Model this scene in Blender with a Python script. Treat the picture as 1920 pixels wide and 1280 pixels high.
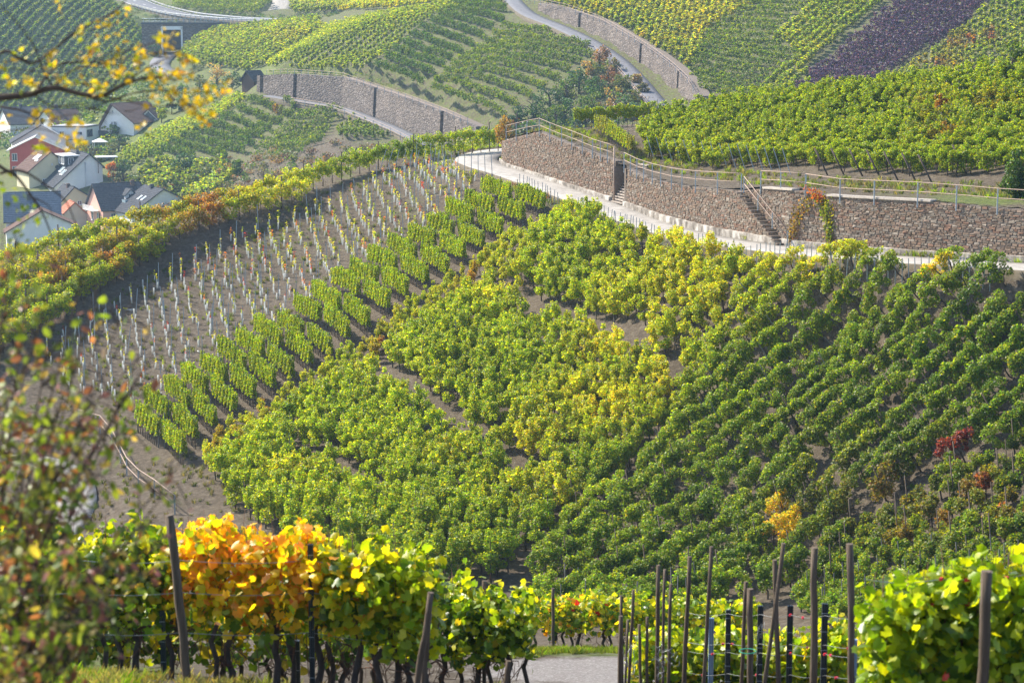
import bpy, math, random
import numpy as np
from mathutils import Vector, Matrix, noise as mnoise
R = math.radians
scene = bpy.context.scene
for o in list(bpy.data.objects): bpy.data.objects.remove(o)

# ------------------------------------------------------------------ camera, light, exposure
PITCH = R(9.0)
FPX = 4200.0                      # focal length in pixels of the 1920 px wide photograph
CAM = np.array([0.0, 0.0, 40.0])
cam_data = bpy.data.cameras.new("camera")
cam_data.lens = 36.0 * FPX / 1920.0
cam_data.sensor_width = 36.0
cam_data.clip_start = 0.3
cam_data.clip_end = 3000
cam_data.dof.use_dof = True
cam_data.dof.focus_distance = 120.0
cam_data.dof.aperture_fstop = 4.6
cam_data.dof.aperture_blades = 9
cam = bpy.data.objects.new("camera", cam_data)
scene.collection.objects.link(cam)
cam.location = CAM.tolist()
cam.rotation_euler = (math.pi / 2 - PITCH, 0, 0)
scene.camera = cam

SUN_EL, SUN_AZ = 43.0, -58.0       # azimuth from +Y (view direction), negative = to the left
world = bpy.data.worlds.new("World"); scene.world = world
world.use_nodes = True
wn = world.node_tree.nodes; wl = world.node_tree.links
bg = wn["Background"]
sky = wn.new("ShaderNodeTexSky"); sky.sky_type = 'NISHITA'; sky.sun_disc = False
sky.sun_elevation = R(SUN_EL); sky.sun_rotation = R(SUN_AZ)
sky.altitude = 200; sky.dust_density = 1.5; sky.air_density = 1.0
wl.new(sky.outputs[0], bg.inputs[0]); bg.inputs[1].default_value = 0.125
sun_data = bpy.data.lights.new("sun", 'SUN'); sun_data.energy = 4.2
sun_data.angle = R(0.8); sun_data.color = (1.0, 0.92, 0.77)
sun = bpy.data.objects.new("sun", sun_data); scene.collection.objects.link(sun)
sdir = Vector((math.sin(R(SUN_AZ)) * math.cos(R(SUN_EL)), math.cos(R(SUN_AZ)) * math.cos(R(SUN_EL)), math.sin(R(SUN_EL))))
sun.rotation_euler = sdir.to_track_quat('Z', 'Y').to_euler()
sun.location = (-60, 60, 120)

scene.view_settings.view_transform = 'Standard'
scene.view_settings.look = 'None'
scene.view_settings.gamma = 1.0
scene.view_settings.use_curve_mapping = False
scene.view_settings.exposure = 1.15
cy = scene.cycles
cy.use_denoising = True
try:
    cy.denoiser = 'OPENIMAGEDENOISE'; cy.denoising_input_passes = 'RGB_ALBEDO_NORMAL'; cy.denoising_prefilter = 'ACCURATE'
except Exception: pass
cy.max_bounces = 6; cy.diffuse_bounces = 3; cy.glossy_bounces = 2; cy.transmission_bounces = 4
cy.volume_bounces = 0; cy.transparent_max_bounces = 8
cy.sample_clamp_indirect = 4.0
cy.caustics_reflective = False; cy.caustics_refractive = False

# ------------------------------------------------------------------ image <-> world helpers
cP, sP = math.cos(PITCH), math.sin(PITCH)
def ray(px, py):
    x = (np.asarray(px, float) - 960) / FPX; y = -(np.asarray(py, float) - 640) / FPX
    return np.stack([x, cP + y * sP, -sP + y * cP], -1)
def at(px, py, Y):
    """point at ground distance Y seen at pixel (px, py)"""
    d = ray(px, py)
    return CAM + d * (np.asarray(Y, float) / d[..., 1])[..., None]
def project(P):
    P = np.asarray(P, float) - CAM
    w = P[..., 1] * cP - P[..., 2] * sP
    u = P[..., 1] * sP + P[..., 2] * cP
    return 960 + FPX * P[..., 0] / w, 640 - FPX * u / w

class Field:
    """height field z(x, y) through scattered control points"""
    def __init__(self, pts, smooth=0.0):
        P = np.array(pts, float)
        key = np.round(P[:, :2] * 2).astype(int)
        _, ix = np.unique(key, axis=0, return_index=True)
        P = P[np.sort(ix)]
        self.P = P; n = len(P)
        d = np.hypot(P[:, None, 0] - P[None, :, 0], P[:, None, 1] - P[None, :, 1])
        A = np.zeros((n + 3, n + 3)); A[:n, :n] = -d + np.eye(n) * smooth
        A[:n, n] = 1; A[:n, n + 1] = P[:, 0]; A[:n, n + 2] = P[:, 1]; A[n:, :n] = A[:n, n:].T
        b = np.zeros(n + 3); b[:n] = P[:, 2]
        self.w = np.linalg.lstsq(A, b, rcond=None)[0]
    def z(self, x, y):
        x = np.atleast_1d(np.asarray(x, float)); y = np.atleast_1d(np.asarray(y, float))
        sh = x.shape; x = x.ravel(); y = y.ravel(); out = np.empty(len(x)); n = len(self.P)
        for s in range(0, len(x), 8000):
            a, b = x[s:s + 8000], y[s:s + 8000]
            d = np.hypot(a[:, None] - self.P[None, :, 0], b[:, None] - self.P[None, :, 1])
            out[s:s + 8000] = -d @ self.w[:n] + self.w[n] + self.w[n + 1] * a + self.w[n + 2] * b
        return out.reshape(sh)
    def hit(self, px, py, y0, y1, step=0.5):
        Y = np.arange(y0, y1, step)
        P = at(np.full(len(Y), float(px)), np.full(len(Y), float(py)), Y)
        h = P[:, 2] - self.z(P[:, 0], P[:, 1])
        b = np.where(h < 0)[0]
        if len(b) == 0: return P[np.argmin(h)]
        i = b[0]
        if i == 0: return P[0]
        t = h[i - 1] / (h[i - 1] - h[i])
        return P[i - 1] * (1 - t) + P[i] * t

def densify(poly, n):
    """poly: list of tuples; n points between each pair"""
    out = []
    for a, b in zip(poly[:-1], poly[1:]):
        for k in range(n): out.append(tuple(np.array(a, float) + (np.array(b, float) - np.array(a, float)) * k / n))
    out.append(tuple(poly[-1])); return out

def in_poly(poly, x, y):
    x = np.asarray(x); y = np.asarray(y); r = np.zeros(x.shape, bool); j = len(poly) - 1
    for i in range(len(poly)):
        xi, yi = poly[i]; xj, yj = poly[j]
        c = ((yi > y) != (yj > y)) & (x < (xj - xi) * (y - yi) / (yj - yi + 1e-12) + xi)
        r ^= c; j = i
    return r

def ordinal(i): return ['first', 'second', 'third', 'fourth', 'fifth', 'sixth', 'seventh', 'eighth', 'ninth', 'tenth', 'eleventh', 'twelfth', 'thirteenth', 'fourteenth', 'fifteenth', 'sixteenth', 'seventeenth', 'eighteenth', 'nineteenth', 'twentieth'][i]
# ------------------------------------------------------------------ object helpers
COL = scene.collection
def tag(o, label=None, cat=None, group=None, kind=None):
    if label: o['label'] = label
    if cat: o['category'] = cat
    if group: o['group'] = group
    if kind: o['kind'] = kind
    return o
def link(o, parent=None):
    COL.objects.link(o)
    if parent is not None: o.parent = parent
    return o
def empty(name, loc=(0, 0, 0), rz=0.0):
    o = bpy.data.objects.new(name, None); o.empty_display_size = 0.3
    o.location = tuple(float(v) for v in loc); o.rotation_euler = (0, 0, rz); return link(o)
def mesh_np(name, V, F, mats=None, mi=None, smooth=False):
    """F: list of (n,k) int arrays"""
    me = bpy.data.meshes.new(name)
    V = np.asarray(V, np.float32).reshape(-1, 3)
    if not isinstance(F, list): F = [F]
    F = [np.asarray(f, np.int32) for f in F if len(f)]
    tot = sum(f.size for f in F); npoly = sum(len(f) for f in F)
    me.vertices.add(len(V)); me.vertices.foreach_set('co', V.ravel())
    me.loops.add(tot); me.loops.foreach_set('vertex_index', np.concatenate([f.ravel() for f in F]))
    me.polygons.add(npoly)
    sizes = np.concatenate([np.full(len(f), f.shape[1]) for f in F])
    starts = np.concatenate([[0], np.cumsum(sizes)[:-1]]).astype(np.int32)
    me.polygons.foreach_set('loop_start', starts)
    if mi is not None: me.polygons.foreach_set('material_index', np.asarray(mi, np.int32))
    if smooth: me.polygons.foreach_set('use_smooth', np.ones(npoly, bool))
    me.update(calc_edges=True); me.validate()
    for m in (mats or []): me.materials.append(m)
    return me
class MB:
    """collects simple shapes into one mesh"""
    def __init__(s): s.v = []; s.f = []; s.m = []; s.sm = []
    def add(s, v, f, m=0, sm=False):
        b = len(s.v); s.v += [tuple(map(float, p)) for p in v]
        s.f += [tuple(b + i for i in q) for q in f]; s.m += [m] * len(f); s.sm += [sm] * len(f); return s
    def box(s, c, d, rz=0.0, m=0, rx=0.0, ry=0.0):
        M = Matrix.Rotation(rz, 3, 'Z') @ Matrix.Rotation(ry, 3, 'Y') @ Matrix.Rotation(rx, 3, 'X')
        vs = []
        for z in (-.5, .5):
            for x, y in ((-.5, -.5), (.5, -.5), (.5, .5), (-.5, .5)):
                vs.append(Vector(c) + M @ Vector((x * d[0], y * d[1], z * d[2])))
        return s.add(vs, [(3, 2, 1, 0), (4, 5, 6, 7), (0, 1, 5, 4), (1, 2, 6, 5), (2, 3, 7, 6), (3, 0, 4, 7)], m)
    def tube(s, pts, r, n=6, m=0, cap=True):
        pts = [Vector(p) for p in pts]
        if not hasattr(r, '__len__'): r = [r] * len(pts)
        vs = []; prev = None
        for i, p in enumerate(pts):
            t = (pts[min(i + 1, len(pts) - 1)] - pts[max(i - 1, 0)])
            t = t.normalized() if t.length > 1e-9 else Vector((0, 0, 1))
            if prev is None:
                a = t.orthogonal().normalized()
            else:
                a = (prev - t * prev.dot(t)); a = a.normalized() if a.length > 1e-6 else t.orthogonal().normalized()
            prev = a; b = t.cross(a)
            for k in range(n):
                q = 2 * math.pi * k / n
                vs.append(p + (a * math.cos(q) + b * math.sin(q)) * r[i])
        f = []
        for i in range(len(pts) - 1):
            for k in range(n):
                f.append((i * n + k, i * n + (k + 1) % n, (i + 1) * n + (k + 1) % n, (i + 1) * n + k))
        s.add(vs, f, m, True)
        if cap:
            b = len(s.v) - len(vs)
            s.f.append(tuple(b + k for k in reversed(range(n)))); s.m.append(m); s.sm.append(False)
            e = b + (len(pts) - 1) * n
            s.f.append(tuple(e + k for k in range(n))); s.m.append(m); s.sm.append(False)
        return s
    def mesh(s, name, mats):
        me = bpy.data.meshes.new(name); me.from_pydata(s.v, [], s.f)
        for m in (mats if isinstance(mats, (list, tuple)) else [mats]): me.materials.append(m)
        me.polygons.foreach_set('material_index', s.m); me.polygons.foreach_set('use_smooth', s.sm)
        me.update(); return me
    def obj(s, name, mats, parent=None, loc=None):
        o = bpy.data.objects.new(name, s.mesh(name, mats))
        if loc is not None: o.location = tuple(map(float, loc))
        return link(o, parent)

# ------------------------------------------------------------------ materials
_M = {}
def nt(name):
    m = bpy.data.materials.new(name); m.use_nodes = True
    t = m.node_tree; t.nodes.clear(); return m, t.nodes, t.links
def N(nodes, typ, **kw):
    n = nodes.new(typ)
    for k, v in kw.items(): setattr(n, k, v)
    return n
def ramp(nodes, stops):
    r = nodes.new('ShaderNodeValToRGB'); e = r.color_ramp.elements
    while len(e) < len(stops): e.new(0.5)
    for i, (p, c) in enumerate(stops): e[i].position = p; e[i].color = (*c, 1)
    return r
def surf(name, stops, scale=3.0, rough=0.85, bump=0.3, bscale=None, bdist=0.02, spec=0.3, metallic=0.0, detail=6, coord='Object', stretch=(1, 1, 1)):
    """generic weathered surface: noise driven colour ramp + bump"""
    if name in _M: return _M[name]
    m, n, l = nt(name)
    out = N(n, 'ShaderNodeOutputMaterial'); p = N(n, 'ShaderNodeBsdfPrincipled')
    l.new(p.outputs[0], out.inputs[0])
    tc = N(n, 'ShaderNodeTexCoord'); mp = N(n, 'ShaderNodeMapping'); mp.inputs['Scale'].default_value = stretch
    l.new(tc.outputs[coord], mp.inputs[0])
    a = N(n, 'ShaderNodeTexNoise'); a.inputs['Scale'].default_value = scale; a.inputs['Detail'].default_value = detail
    a.inputs['Roughness'].default_value = 0.65
    l.new(mp.outputs[0], a.inputs['Vector'])
    r = ramp(n, stops); l.new(a.outputs['Fac'], r.inputs[0]); l.new(r.outputs[0], p.inputs['Base Color'])
    p.inputs['Roughness'].default_value = rough; p.inputs['Metallic'].default_value = metallic
    p.inputs['Specular IOR Level'].default_value = spec
    if bump:
        b = N(n, 'ShaderNodeTexNoise'); b.inputs['Scale'].default_value = bscale or scale * 4; b.inputs['Detail'].default_value = 4
        l.new(mp.outputs[0], b.inputs['Vector'])
        bn = N(n, 'ShaderNodeBump'); bn.inputs['Strength'].default_value = bump; bn.inputs['Distance'].default_value = bdist
        l.new(b.outputs['Fac'], bn.inputs['Height']); l.new(bn.outputs[0], p.inputs['Normal'])
    _M[name] = m; return m
def mul(c, k): return tuple(min(1.0, v * k) for v in c)
def simple(name, col, rough=0.7, var=0.25, scale=4.0, **kw):
    return surf(name, [(0.3, mul(col, 1 - var)), (0.7, mul(col, 1 + var))], scale=scale, rough=rough, **kw)

def leaf_material(name, trans=0.45, gloss=0.06, var=0.35):
    """leaf whose colour comes from the plant's own 'tint' and varies from leaf to leaf"""
    if name in _M: return _M[name]
    m, n, l = nt(name)
    out = N(n, 'ShaderNodeOutputMaterial')
    at_ = N(n, 'ShaderNodeAttribute', attribute_type='INSTANCER', attribute_name='tint')
    geo = N(n, 'ShaderNodeNewGeometry')
    wn_ = N(n, 'ShaderNodeTexWhiteNoise', noise_dimensions='1D'); l.new(geo.outputs['Random Per Island'], wn_.inputs['W'])
    hsv = N(n, 'ShaderNodeHueSaturation'); l.new(at_.outputs['Color'], hsv.inputs['Color'])
    mr = N(n, 'ShaderNodeMapRange'); l.new(wn_.outputs['Value'], mr.inputs[0])
    mr.inputs[3].default_value = 0.5 - 0.035; mr.inputs[4].default_value = 0.5 + 0.02
    l.new(mr.outputs[0], hsv.inputs['Hue'])
    mv = N(n, 'ShaderNodeMapRange'); l.new(geo.outputs['Random Per Island'], mv.inputs[0])
    mv.inputs[3].default_value = 1 - var; mv.inputs[4].default_value = 1 + var
    l.new(mv.outputs[0], hsv.inputs['Value'])
    w2 = N(n, 'ShaderNodeMath', operation='MULTIPLY'); w2.inputs[1].default_value = 7.31; l.new(geo.outputs['Random Per Island'], w2.inputs[0])
    wn2 = N(n, 'ShaderNodeTexWhiteNoise', noise_dimensions='1D'); l.new(w2.outputs[0], wn2.inputs['W'])
    rp = ramp(n, [(0, (.38, .66, .9)), (.32, (.8, .95, 1)), (.6, (1, 1, 1)), (.9, (1.15, 1.0, .9)), (1, (1.3, .8, .8))]); l.new(wn2.outputs['Value'], rp.inputs[0])
    vm = N(n, 'ShaderNodeMix', data_type='RGBA', blend_type='MULTIPLY'); vm.inputs[0].default_value = 1.0; l.new(hsv.outputs[0], vm.inputs[6]); l.new(rp.outputs[0], vm.inputs[7])
    class _o: outputs = [vm.outputs[2]]
    hsv = _o
    d = N(n, 'ShaderNodeBsdfDiffuse'); l.new(hsv.outputs[0], d.inputs[0])
    tm = N(n, 'ShaderNodeMix', data_type='RGBA', blend_type='MULTIPLY'); tm.inputs[0].default_value = 1.0
    l.new(hsv.outputs[0], tm.inputs[6]); tm.inputs[7].default_value = (2.0, 1.85, 0.5, 1)
    tm.clamp_result = False
    t = N(n, 'ShaderNodeBsdfTranslucent'); l.new(tm.outputs[2], t.inputs[0])
    mx = N(n, 'ShaderNodeMixShader'); mx.inputs[0].default_value = trans
    l.new(d.outputs[0], mx.inputs[1]); l.new(t.outputs[0], mx.inputs[2])
    g = N(n, 'ShaderNodeBsdfGlossy'); g.inputs['Roughness'].default_value = 0.45; g.inputs[0].default_value = (1, 1, 1, 1)
    fr = N(n, 'ShaderNodeMath', operation='MULTIPLY'); fr.inputs[1].default_value = gloss * 3
    lw = N(n, 'ShaderNodeLayerWeight'); lw.inputs[0].default_value = 0.35; l.new(lw.outputs['Facing'], fr.inputs[0])
    ad = N(n, 'ShaderNodeMath', operation='ADD'); ad.inputs[1].default_value = gloss * 0.3; l.new(fr.outputs[0], ad.inputs[0])
    mg = N(n, 'ShaderNodeMixShader'); l.new(ad.outputs[0], mg.inputs[0])
    l.new(mx.outputs[0], mg.inputs[1]); l.new(g.outputs[0], mg.inputs[2])
    l.new(mg.outputs[0], out.inputs[0])
    _M[name] = m; return m
# ------------------------------------------------------------------ terrain
def W(lst): return [tuple(at(a, b, c)) for a, b, c in lst]
def drop(lst, dY, dz):
    """points behind a crest: further by dY and lower by dz"""
    out = []
    for a, b, c in lst:
        p = at(a, b, c); out.append((p[0] * (c + dY) / c, c + dY, p[2] - dz))
    return out
# the near road with its verge, wall foot and wall top, all as (px, py, distance)
road_px = [(1010, 276, 205), (975, 280, 203), (935, 284, 200), (905, 291, 196), (893, 301, 191), (915, 312, 187), (960, 325, 181),
           (1010, 342, 175.5), (1080, 367, 168), (1150, 393, 161), (1220, 420, 154), (1300, 443, 146.5), (1400, 460, 139.5),
           (1500, 472, 134), (1600, 481, 130), (1750, 491, 125), (1900, 500, 120.5), (2050, 508, 116.5)]
foot_px = [(938, 300, 193.5), (945, 312, 188), (1000, 330, 180.5), (1060, 350, 173.5), (1150, 379, 165), (1175, 387, 162.5), (1250, 414, 155), (1350, 438, 147),
           (1480, 460, 138.5), (1600, 471, 133.5), (1750, 482, 128.2), (1920, 492, 123), (2050, 499, 119.5)]
top_px = [(938, 264, 193.5), (948, 261, 188), (985, 253, 182), (1008, 247, 179.6), (1035, 259, 176.4), (1072, 273, 172.3), (1111, 289, 168.5), (1150, 301, 165),
          (1170, 315, 163), (1194, 327, 160.5), (1223, 337, 157.4), (1260, 346, 154), (1304, 352, 150.2), (1386, 358, 144.6), (1425, 354, 142), (1500, 358, 137.7),
          (1545, 368, 135.8), (1600, 372, 133.5), (1740, 379, 128.5), (1870, 391, 124.5), (1920, 394, 123), (2050, 404, 119.5)]
crest = [(-250, 560, 165), (-100, 505, 168), (0, 482, 170), (120, 452, 173), (230, 425, 177), (330, 402, 181), (450, 372, 187), (560, 343, 192), (650, 313, 196), (740, 290, 199), (800, 282, 201), (870, 277, 204), (940, 275, 207), (1010, 270, 212)]
near = W([
    # foreground slope and path
    (-200, 1420, 8), (960, 1520, 8), (2100, 1400, 8), (-200, 1300, 14), (600, 1420, 14), (1300, 1450, 14), (2000, 1380, 14),
    (-100, 1240, 19), (250, 1262, 21), (600, 1300, 22), (960, 1330, 24), (1300, 1400, 24), (1900, 1330, 19), (1600, 1400, 21),
    (100, 1240, 26), (960, 1285, 32), (700, 1270, 29),
    (700, 1290, 40), (1060, 1286, 40), (1300, 1290, 40), (1700, 1300, 40),
    (700, 1225, 43), (1060, 1221, 43), (1300, 1225, 43), (1700, 1235, 43), (100, 1250, 40),
    (100, 1240, 55), (900, 1240, 52), (1400, 1240, 52), (1900, 1230, 50),
    (-200, 1240, 80), (300, 1240, 80), (900, 1240, 80), (1400, 1230, 78), (2000, 1180, 75),
    # bottom of the slope
    (-200, 1110, 105), (100, 1080, 108), (400, 1130, 106), (700, 1150, 104), (1000, 1160, 104), (1300, 1160, 102), (1600, 1130, 100), (1900, 1080, 95), (2100, 1050, 92),
    (1000, 1080, 110), (1300, 1060, 109), (1600, 1020, 107), (1900, 960, 102),
    (500, 1000, 117), (700, 900, 125), (1000, 900, 122), (1300, 900, 118), (1600, 860, 114), (1900, 800, 109), (2100, 760, 108),
    (400, 880, 129), (600, 760, 139), (800, 700, 139), (1000, 700, 137), (1300, 700, 130), (1600, 690, 123), (1900, 650, 116.5), (2100, 620, 114),
    (600, 640, 150), (800, 560, 154), (1000, 560, 150), (1200, 560, 143), (1400, 560, 136), (1600, 570, 130), (1900, 540, 121), (2100, 530, 117),
    (900, 460, 166), (1050, 440, 163), (1200, 460, 154),
    (920, 380, 178), (860, 330, 187), (780, 310, 194), (800, 420, 176), (650, 400, 182), (500, 450, 178), (650, 520, 167), (450, 560, 166),
    (300, 520, 172), (200, 600, 163), (350, 680, 154), (250, 740, 150), (100, 700, 153), (0, 620, 158), (-200, 680, 152),
    (300, 830, 138), (200, 800, 142), (100, 800, 142), (0, 780, 145), (-200, 800, 142), (250, 900, 132), (350, 960, 124),
    (150, 870, 135.5), (170, 930, 131), (60, 890, 134.5), (-200, 900, 133), (0, 980, 126),
])
near += [tuple(p) for p in W(densify(road_px, 2))]
rp = W(densify(road_px, 3))
for i, p in enumerate(rp[15:], 15):             # level the far side of the carriageway
    q = rp[min(i + 1, len(rp) - 1)]; q0 = rp[i - 1]
    t = np.array([q[0] - q0[0], q[1] - q0[1]]); t /= np.linalg.norm(t); nrm = np.array([-t[1], t[0]])
    if nrm[1] < 0: nrm = -nrm
    near.append((p[0] + nrm[0] * 2.0, p[1] + nrm[1] * 2.0, p[2])); near.append((p[0] + nrm[0] * 7, p[1] + nrm[1] * 7, p[2]))
    near.append((p[0] - nrm[0] * 1.8, p[1] - nrm[1] * 1.8, p[2] - 0.05))
near += W(densify(crest, 2))
near += drop(densify(crest, 1), 8, 3.0) + drop(densify(crest, 1), 22, 12) + drop(densify(crest, 1), 40, 22)
near += [(x, 235, 8) for x in (-70, -40, -10, 20, 50, 80)] + [(-75, 5, 37), (75, 5, 37), (0, -6, 38.3), (0, 3, 38.0), (70, 235, 15)]
F_NEAR = Field(near, smooth=0.6)

sky_px = [(1075, 243, 186), (1130, 238, 186), (1240, 228, 184), (1350, 212, 181), (1500, 196, 176), (1650, 178, 170), (1800, 162, 165), (1920, 150, 161), (2100, 138, 156)]
terr = W(densify(top_px, 2))
terr += [(p[0], p[1] + 1.5, p[2] + 0.05) for p in W(densify(top_px, 1))]
terr += W([(1010, 243, 186), (1100, 258, 178), (1210, 300, 168), (1300, 325, 160), (1450, 338, 150), (1600, 346, 142), (1750, 352, 137), (1900, 358, 132),
           (1220, 262, 176), (1400, 268, 168), (1600, 268, 158), (1800, 258, 150), (1920, 255, 146), (2100, 250, 141)])
terr += W(densify(sky_px, 2)) + drop(sky_px, 10, 2.5) + drop(sky_px, 30, 11)
terr += [(7, 195, 26.5), (2, 190, 27.2)]
F_TERR = Field(terr, smooth=0.3)

# far valley and hills
froad_px = [(925, -30, 505), (950, -12, 492), (965, 5, 478), (992, 28, 462), (1050, 52, 443), (1100, 76, 428), (1150, 108, 412), (1185, 140, 398), (1215, 175, 384), (1240, 205, 372), (1262, 240, 358)]
fwallR_foot = [(1008, 18, 468), (1060, 40, 450), (1130, 72, 431), (1185, 110, 413), (1225, 142, 400), (1262, 175, 388), (1290, 200, 376), (1305, 222, 368)]
fwallR_top = [(985, 2, 468), (1060, 17, 450), (1130, 42, 431), (1185, 75, 413), (1225, 100, 400), (1262, 128, 388), (1290, 155, 376), (1305, 180, 368)]
lroad_px = [(500, 182, 462), (560, 192, 453), (640, 206, 440), (700, 228, 426), (750, 249, 412), (800, 275, 398)]
fwallL_foot = [(480, 176, 470), (545, 187, 459), (640, 203, 445), (700, 224, 431), (760, 243, 416), (830, 262, 402), (890, 275, 390)]
fwallL_top = [(480, 142, 470), (545, 139, 459), (640, 146, 445), (700, 166, 431), (760, 186, 416), (830, 212, 402), (890, 238, 390)]
troad_px = [(228, -8, 668), (262, 8, 650), (300, 20, 636), (345, 30, 622), (400, 36, 612), (450, 40, 604), (500, 42, 598), (560, 46, 592)]
far = W([
    (-200, 500, 420), (0, 480, 420), (150, 430, 428), (250, 410, 428), (330, 390, 425), (50, 360, 450), (120, 355, 450), (250, 370, 440),
    (200, 280, 492), (100, 268, 500), (0, 260, 520), (250, 255, 498), (-200, 300, 520),
    (215, 310, 462), (280, 275, 470), (350, 235, 480), (440, 190, 484), (475, 182, 474),
    (300, 350, 428), (400, 345, 416), (520, 330, 404), (350, 300, 446), (450, 260, 450), (560, 225, 440), (500, 300, 418), (620, 290, 404), (640, 250, 414), (720, 290, 396), (850, 300, 380), (1000, 320, 370), (1300, 320, 350), (2000, 320, 330),
    (500, 134, 476), (600, 130, 468), (690, 150, 446), (780, 175, 426), (860, 205, 408), (930, 230, 397),
    (540, 105, 490), (620, 60, 512), (700, 40, 512), (780, 20, 505), (860, 2, 500), (920, 5, 492), (700, 100, 470), (800, 100, 455), (900, 100, 445), (800, 50, 478), (900, 40, 468),
    (1000, 120, 420), (1000, 200, 398), (1060, 70, 436), (1110, 105, 416), (1080, 170, 398), (1150, 190, 388), (1200, 215, 372), (1100, 240, 378),
    (1320, 150, 385), (1300, 90, 408), (1300, 30, 428), (1150, 0, 455), (1250, 0, 442), (1400, 100, 398), (1400, 180, 376), (1500, 185, 370), (1500, 80, 396), (1500, 0, 420),
    (1700, 150, 366), (1700, 60, 388), (1700, 0, 404), (1920, 140, 352), (1920, 60, 370), (1920, 0, 384), (2150, 130, 345), (2150, 0, 370), (1700, 230, 350), (1400, 240, 356),
    (330, 128, 545), (400, 135, 530), (480, 138, 510), (340, 100, 572), (400, 70, 582), (500, 60, 574), (600, 45, 560), (560, 100, 520), (640, 40, 540), (620, 30, 560),
    (0, 250, 560), (100, 240, 555), (200, 200, 562), (260, 150, 572), (275, 110, 586), (0, 120, 594), (130, 100, 602), (0, 0, 630), (130, 0, 640), (240, 30, 630), (260, 60, 612), (-250, 0, 625), (-250, 240, 560),
    (400, 10, 632), (450, 0, 640), (480, 28, 612), (560, 30, 606), (600, 5, 640), (640, -5, 640), (700, 0, 600), (330, -5, 660), (530, 0, 650),
    (290, 125, 560), (310, 98, 594),
])
for pl in (froad_px, lroad_px, troad_px): far += W(densify(pl, 2))
far += W(densify(fwallR_foot, 2)) + W(densify(fwallL_foot, 2))
far += [(p[0] + 0.5, p[1] + 2.2, p[2] - 0.2) for p in W(densify(fwallL_top, 2))]
far += [(p[0] + 2.0, p[1] + 1.4, p[2] - 0.2) for p in W(densify(fwallR_top, 2))]
far += [(x, y, z) for x, y, z in [(-320, 800, 62), (-120, 800, 64), (40, 800, 66), (200, 800, 70), (340, 800, 70), (120, 560, 60), (240, 520, 62), (340, 470, 60), (40, 600, 56), (340, 330, 10), (-340, 330, 0), (340, 240, 0), (-340, 240, -4), (0, 240, 2), (-100, 240, 0), (100, 240, 4), (-100, 330, 0), (0, 330, 12), (100, 330, 16)]]
F_FAR = Field(far, smooth=0.4)

def strip_pts(path, width, n_sub=6):
    """smooth centre line with left/right offsets"""
    P = np.array(W(path)); pts = []
    for i in range(len(P) - 1):
        p0, p1, p2, p3 = P[max(i - 1, 0)], P[i], P[i + 1], P[min(i + 2, len(P) - 1)]
        for k in range(n_sub):
            t = k / n_sub
            pts.append(0.5 * ((2 * p1) + (-p0 + p2) * t + (2 * p0 - 5 * p1 + 4 * p2 - p3) * t * t + (-p0 + 3 * p1 - 3 * p2 + p3) * t ** 3))
    pts.append(P[-1]); C = np.array(pts)
    T = np.gradient(C, axis=0); T[:, 2] = 0; T /= np.linalg.norm(T, axis=1)[:, None]
    Nn = np.stack([-T[:, 1], T[:, 0], 0 * T[:, 0]], 1)
    return C, Nn
SIDE = surf('road_side_soil', [(0.3, (.09, .075, .05)), (.7, (.19, .16, .12))], scale=2, rough=.95)
ROADS = []     # (centre points, half width, field name)
def road(name, path, width, mat, lift=0.03, sub=6, thick=0.6, field='near', kerb=0.0):
    C, Nn = strip_pts(path, width, sub)
    ROADS.append((C, width / 2, field))
    hw = width / 2; cols = []
    for s_, dz in ((-hw, -thick), (-hw, lift), (-hw * .33, lift + .02), (hw * .33, lift + .02), (hw, lift), (hw, -thick)):
        cols.append(C + Nn * s_ + np.array([0, 0, dz]))
    V = np.stack(cols, 1).reshape(-1, 3); k = len(cols); F = []
    for i in range(len(C) - 1):
        for j in range(k - 1): F.append((i * k + j, i * k + j + 1, (i + 1) * k + j + 1, (i + 1) * k + j))
    o = bpy.data.objects.new(name, mesh_np(name, V, np.array(F), [mat])); link(o)
    o.data.materials.append(SIDE); mi = np.tile([1, 0, 0, 0, 1], len(C) - 1).astype(np.int32); o.data.polygons.foreach_set('material_index', mi)
    tag(o, kind='structure'); return o, C, Nn

concrete = surf('road_concrete', [(0.25, (0.20, 0.185, 0.17)), (0.5, (0.34, 0.32, 0.30)), (0.72, (0.42, 0.40, 0.375))], scale=1.6, rough=0.9, bump=0.35, bscale=9, detail=10)
asphalt = surf('road_asphalt', [(0.3, (0.13, 0.13, 0.15)), (0.7, (0.20, 0.20, 0.22))], scale=1.2, rough=0.9, bump=0.2, bscale=20)
road('concrete_road', road_px, 3.6, concrete)
lower_px = [(-60, 868, 137.5), (20, 860, 137.5), (80, 866, 136.5), (120, 885, 134), (140, 912, 131.5), (140, 950, 128.5), (110, 1000, 125), (40, 1040, 122)]
road('lower_concrete_road', lower_px, 2.4, concrete)
road('far_hill_road', froad_px, 3.6, asphalt, lift=0.1, thick=1.0, field='far')
road('far_wall_road', lroad_px, 3.0, asphalt, lift=0.3, thick=1.0, field='far')
road('far_main_road', troad_px, 8.0, asphalt, lift=0.3, thick=1.2, field='far')
road('far_field_path', [(505, -20, 668), (527, -5, 655), (530, 8, 645), (520, 24, 628)], 6.0, concrete, lift=0.2, thick=1.0, field='far')
road('village_road', [(335, 140, 540), (305, 130, 556), (300, 118, 572), (312, 105, 590), (318, 98, 612)], 5.0, asphalt, lift=0.2, thick=1.0, field='far')

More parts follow.
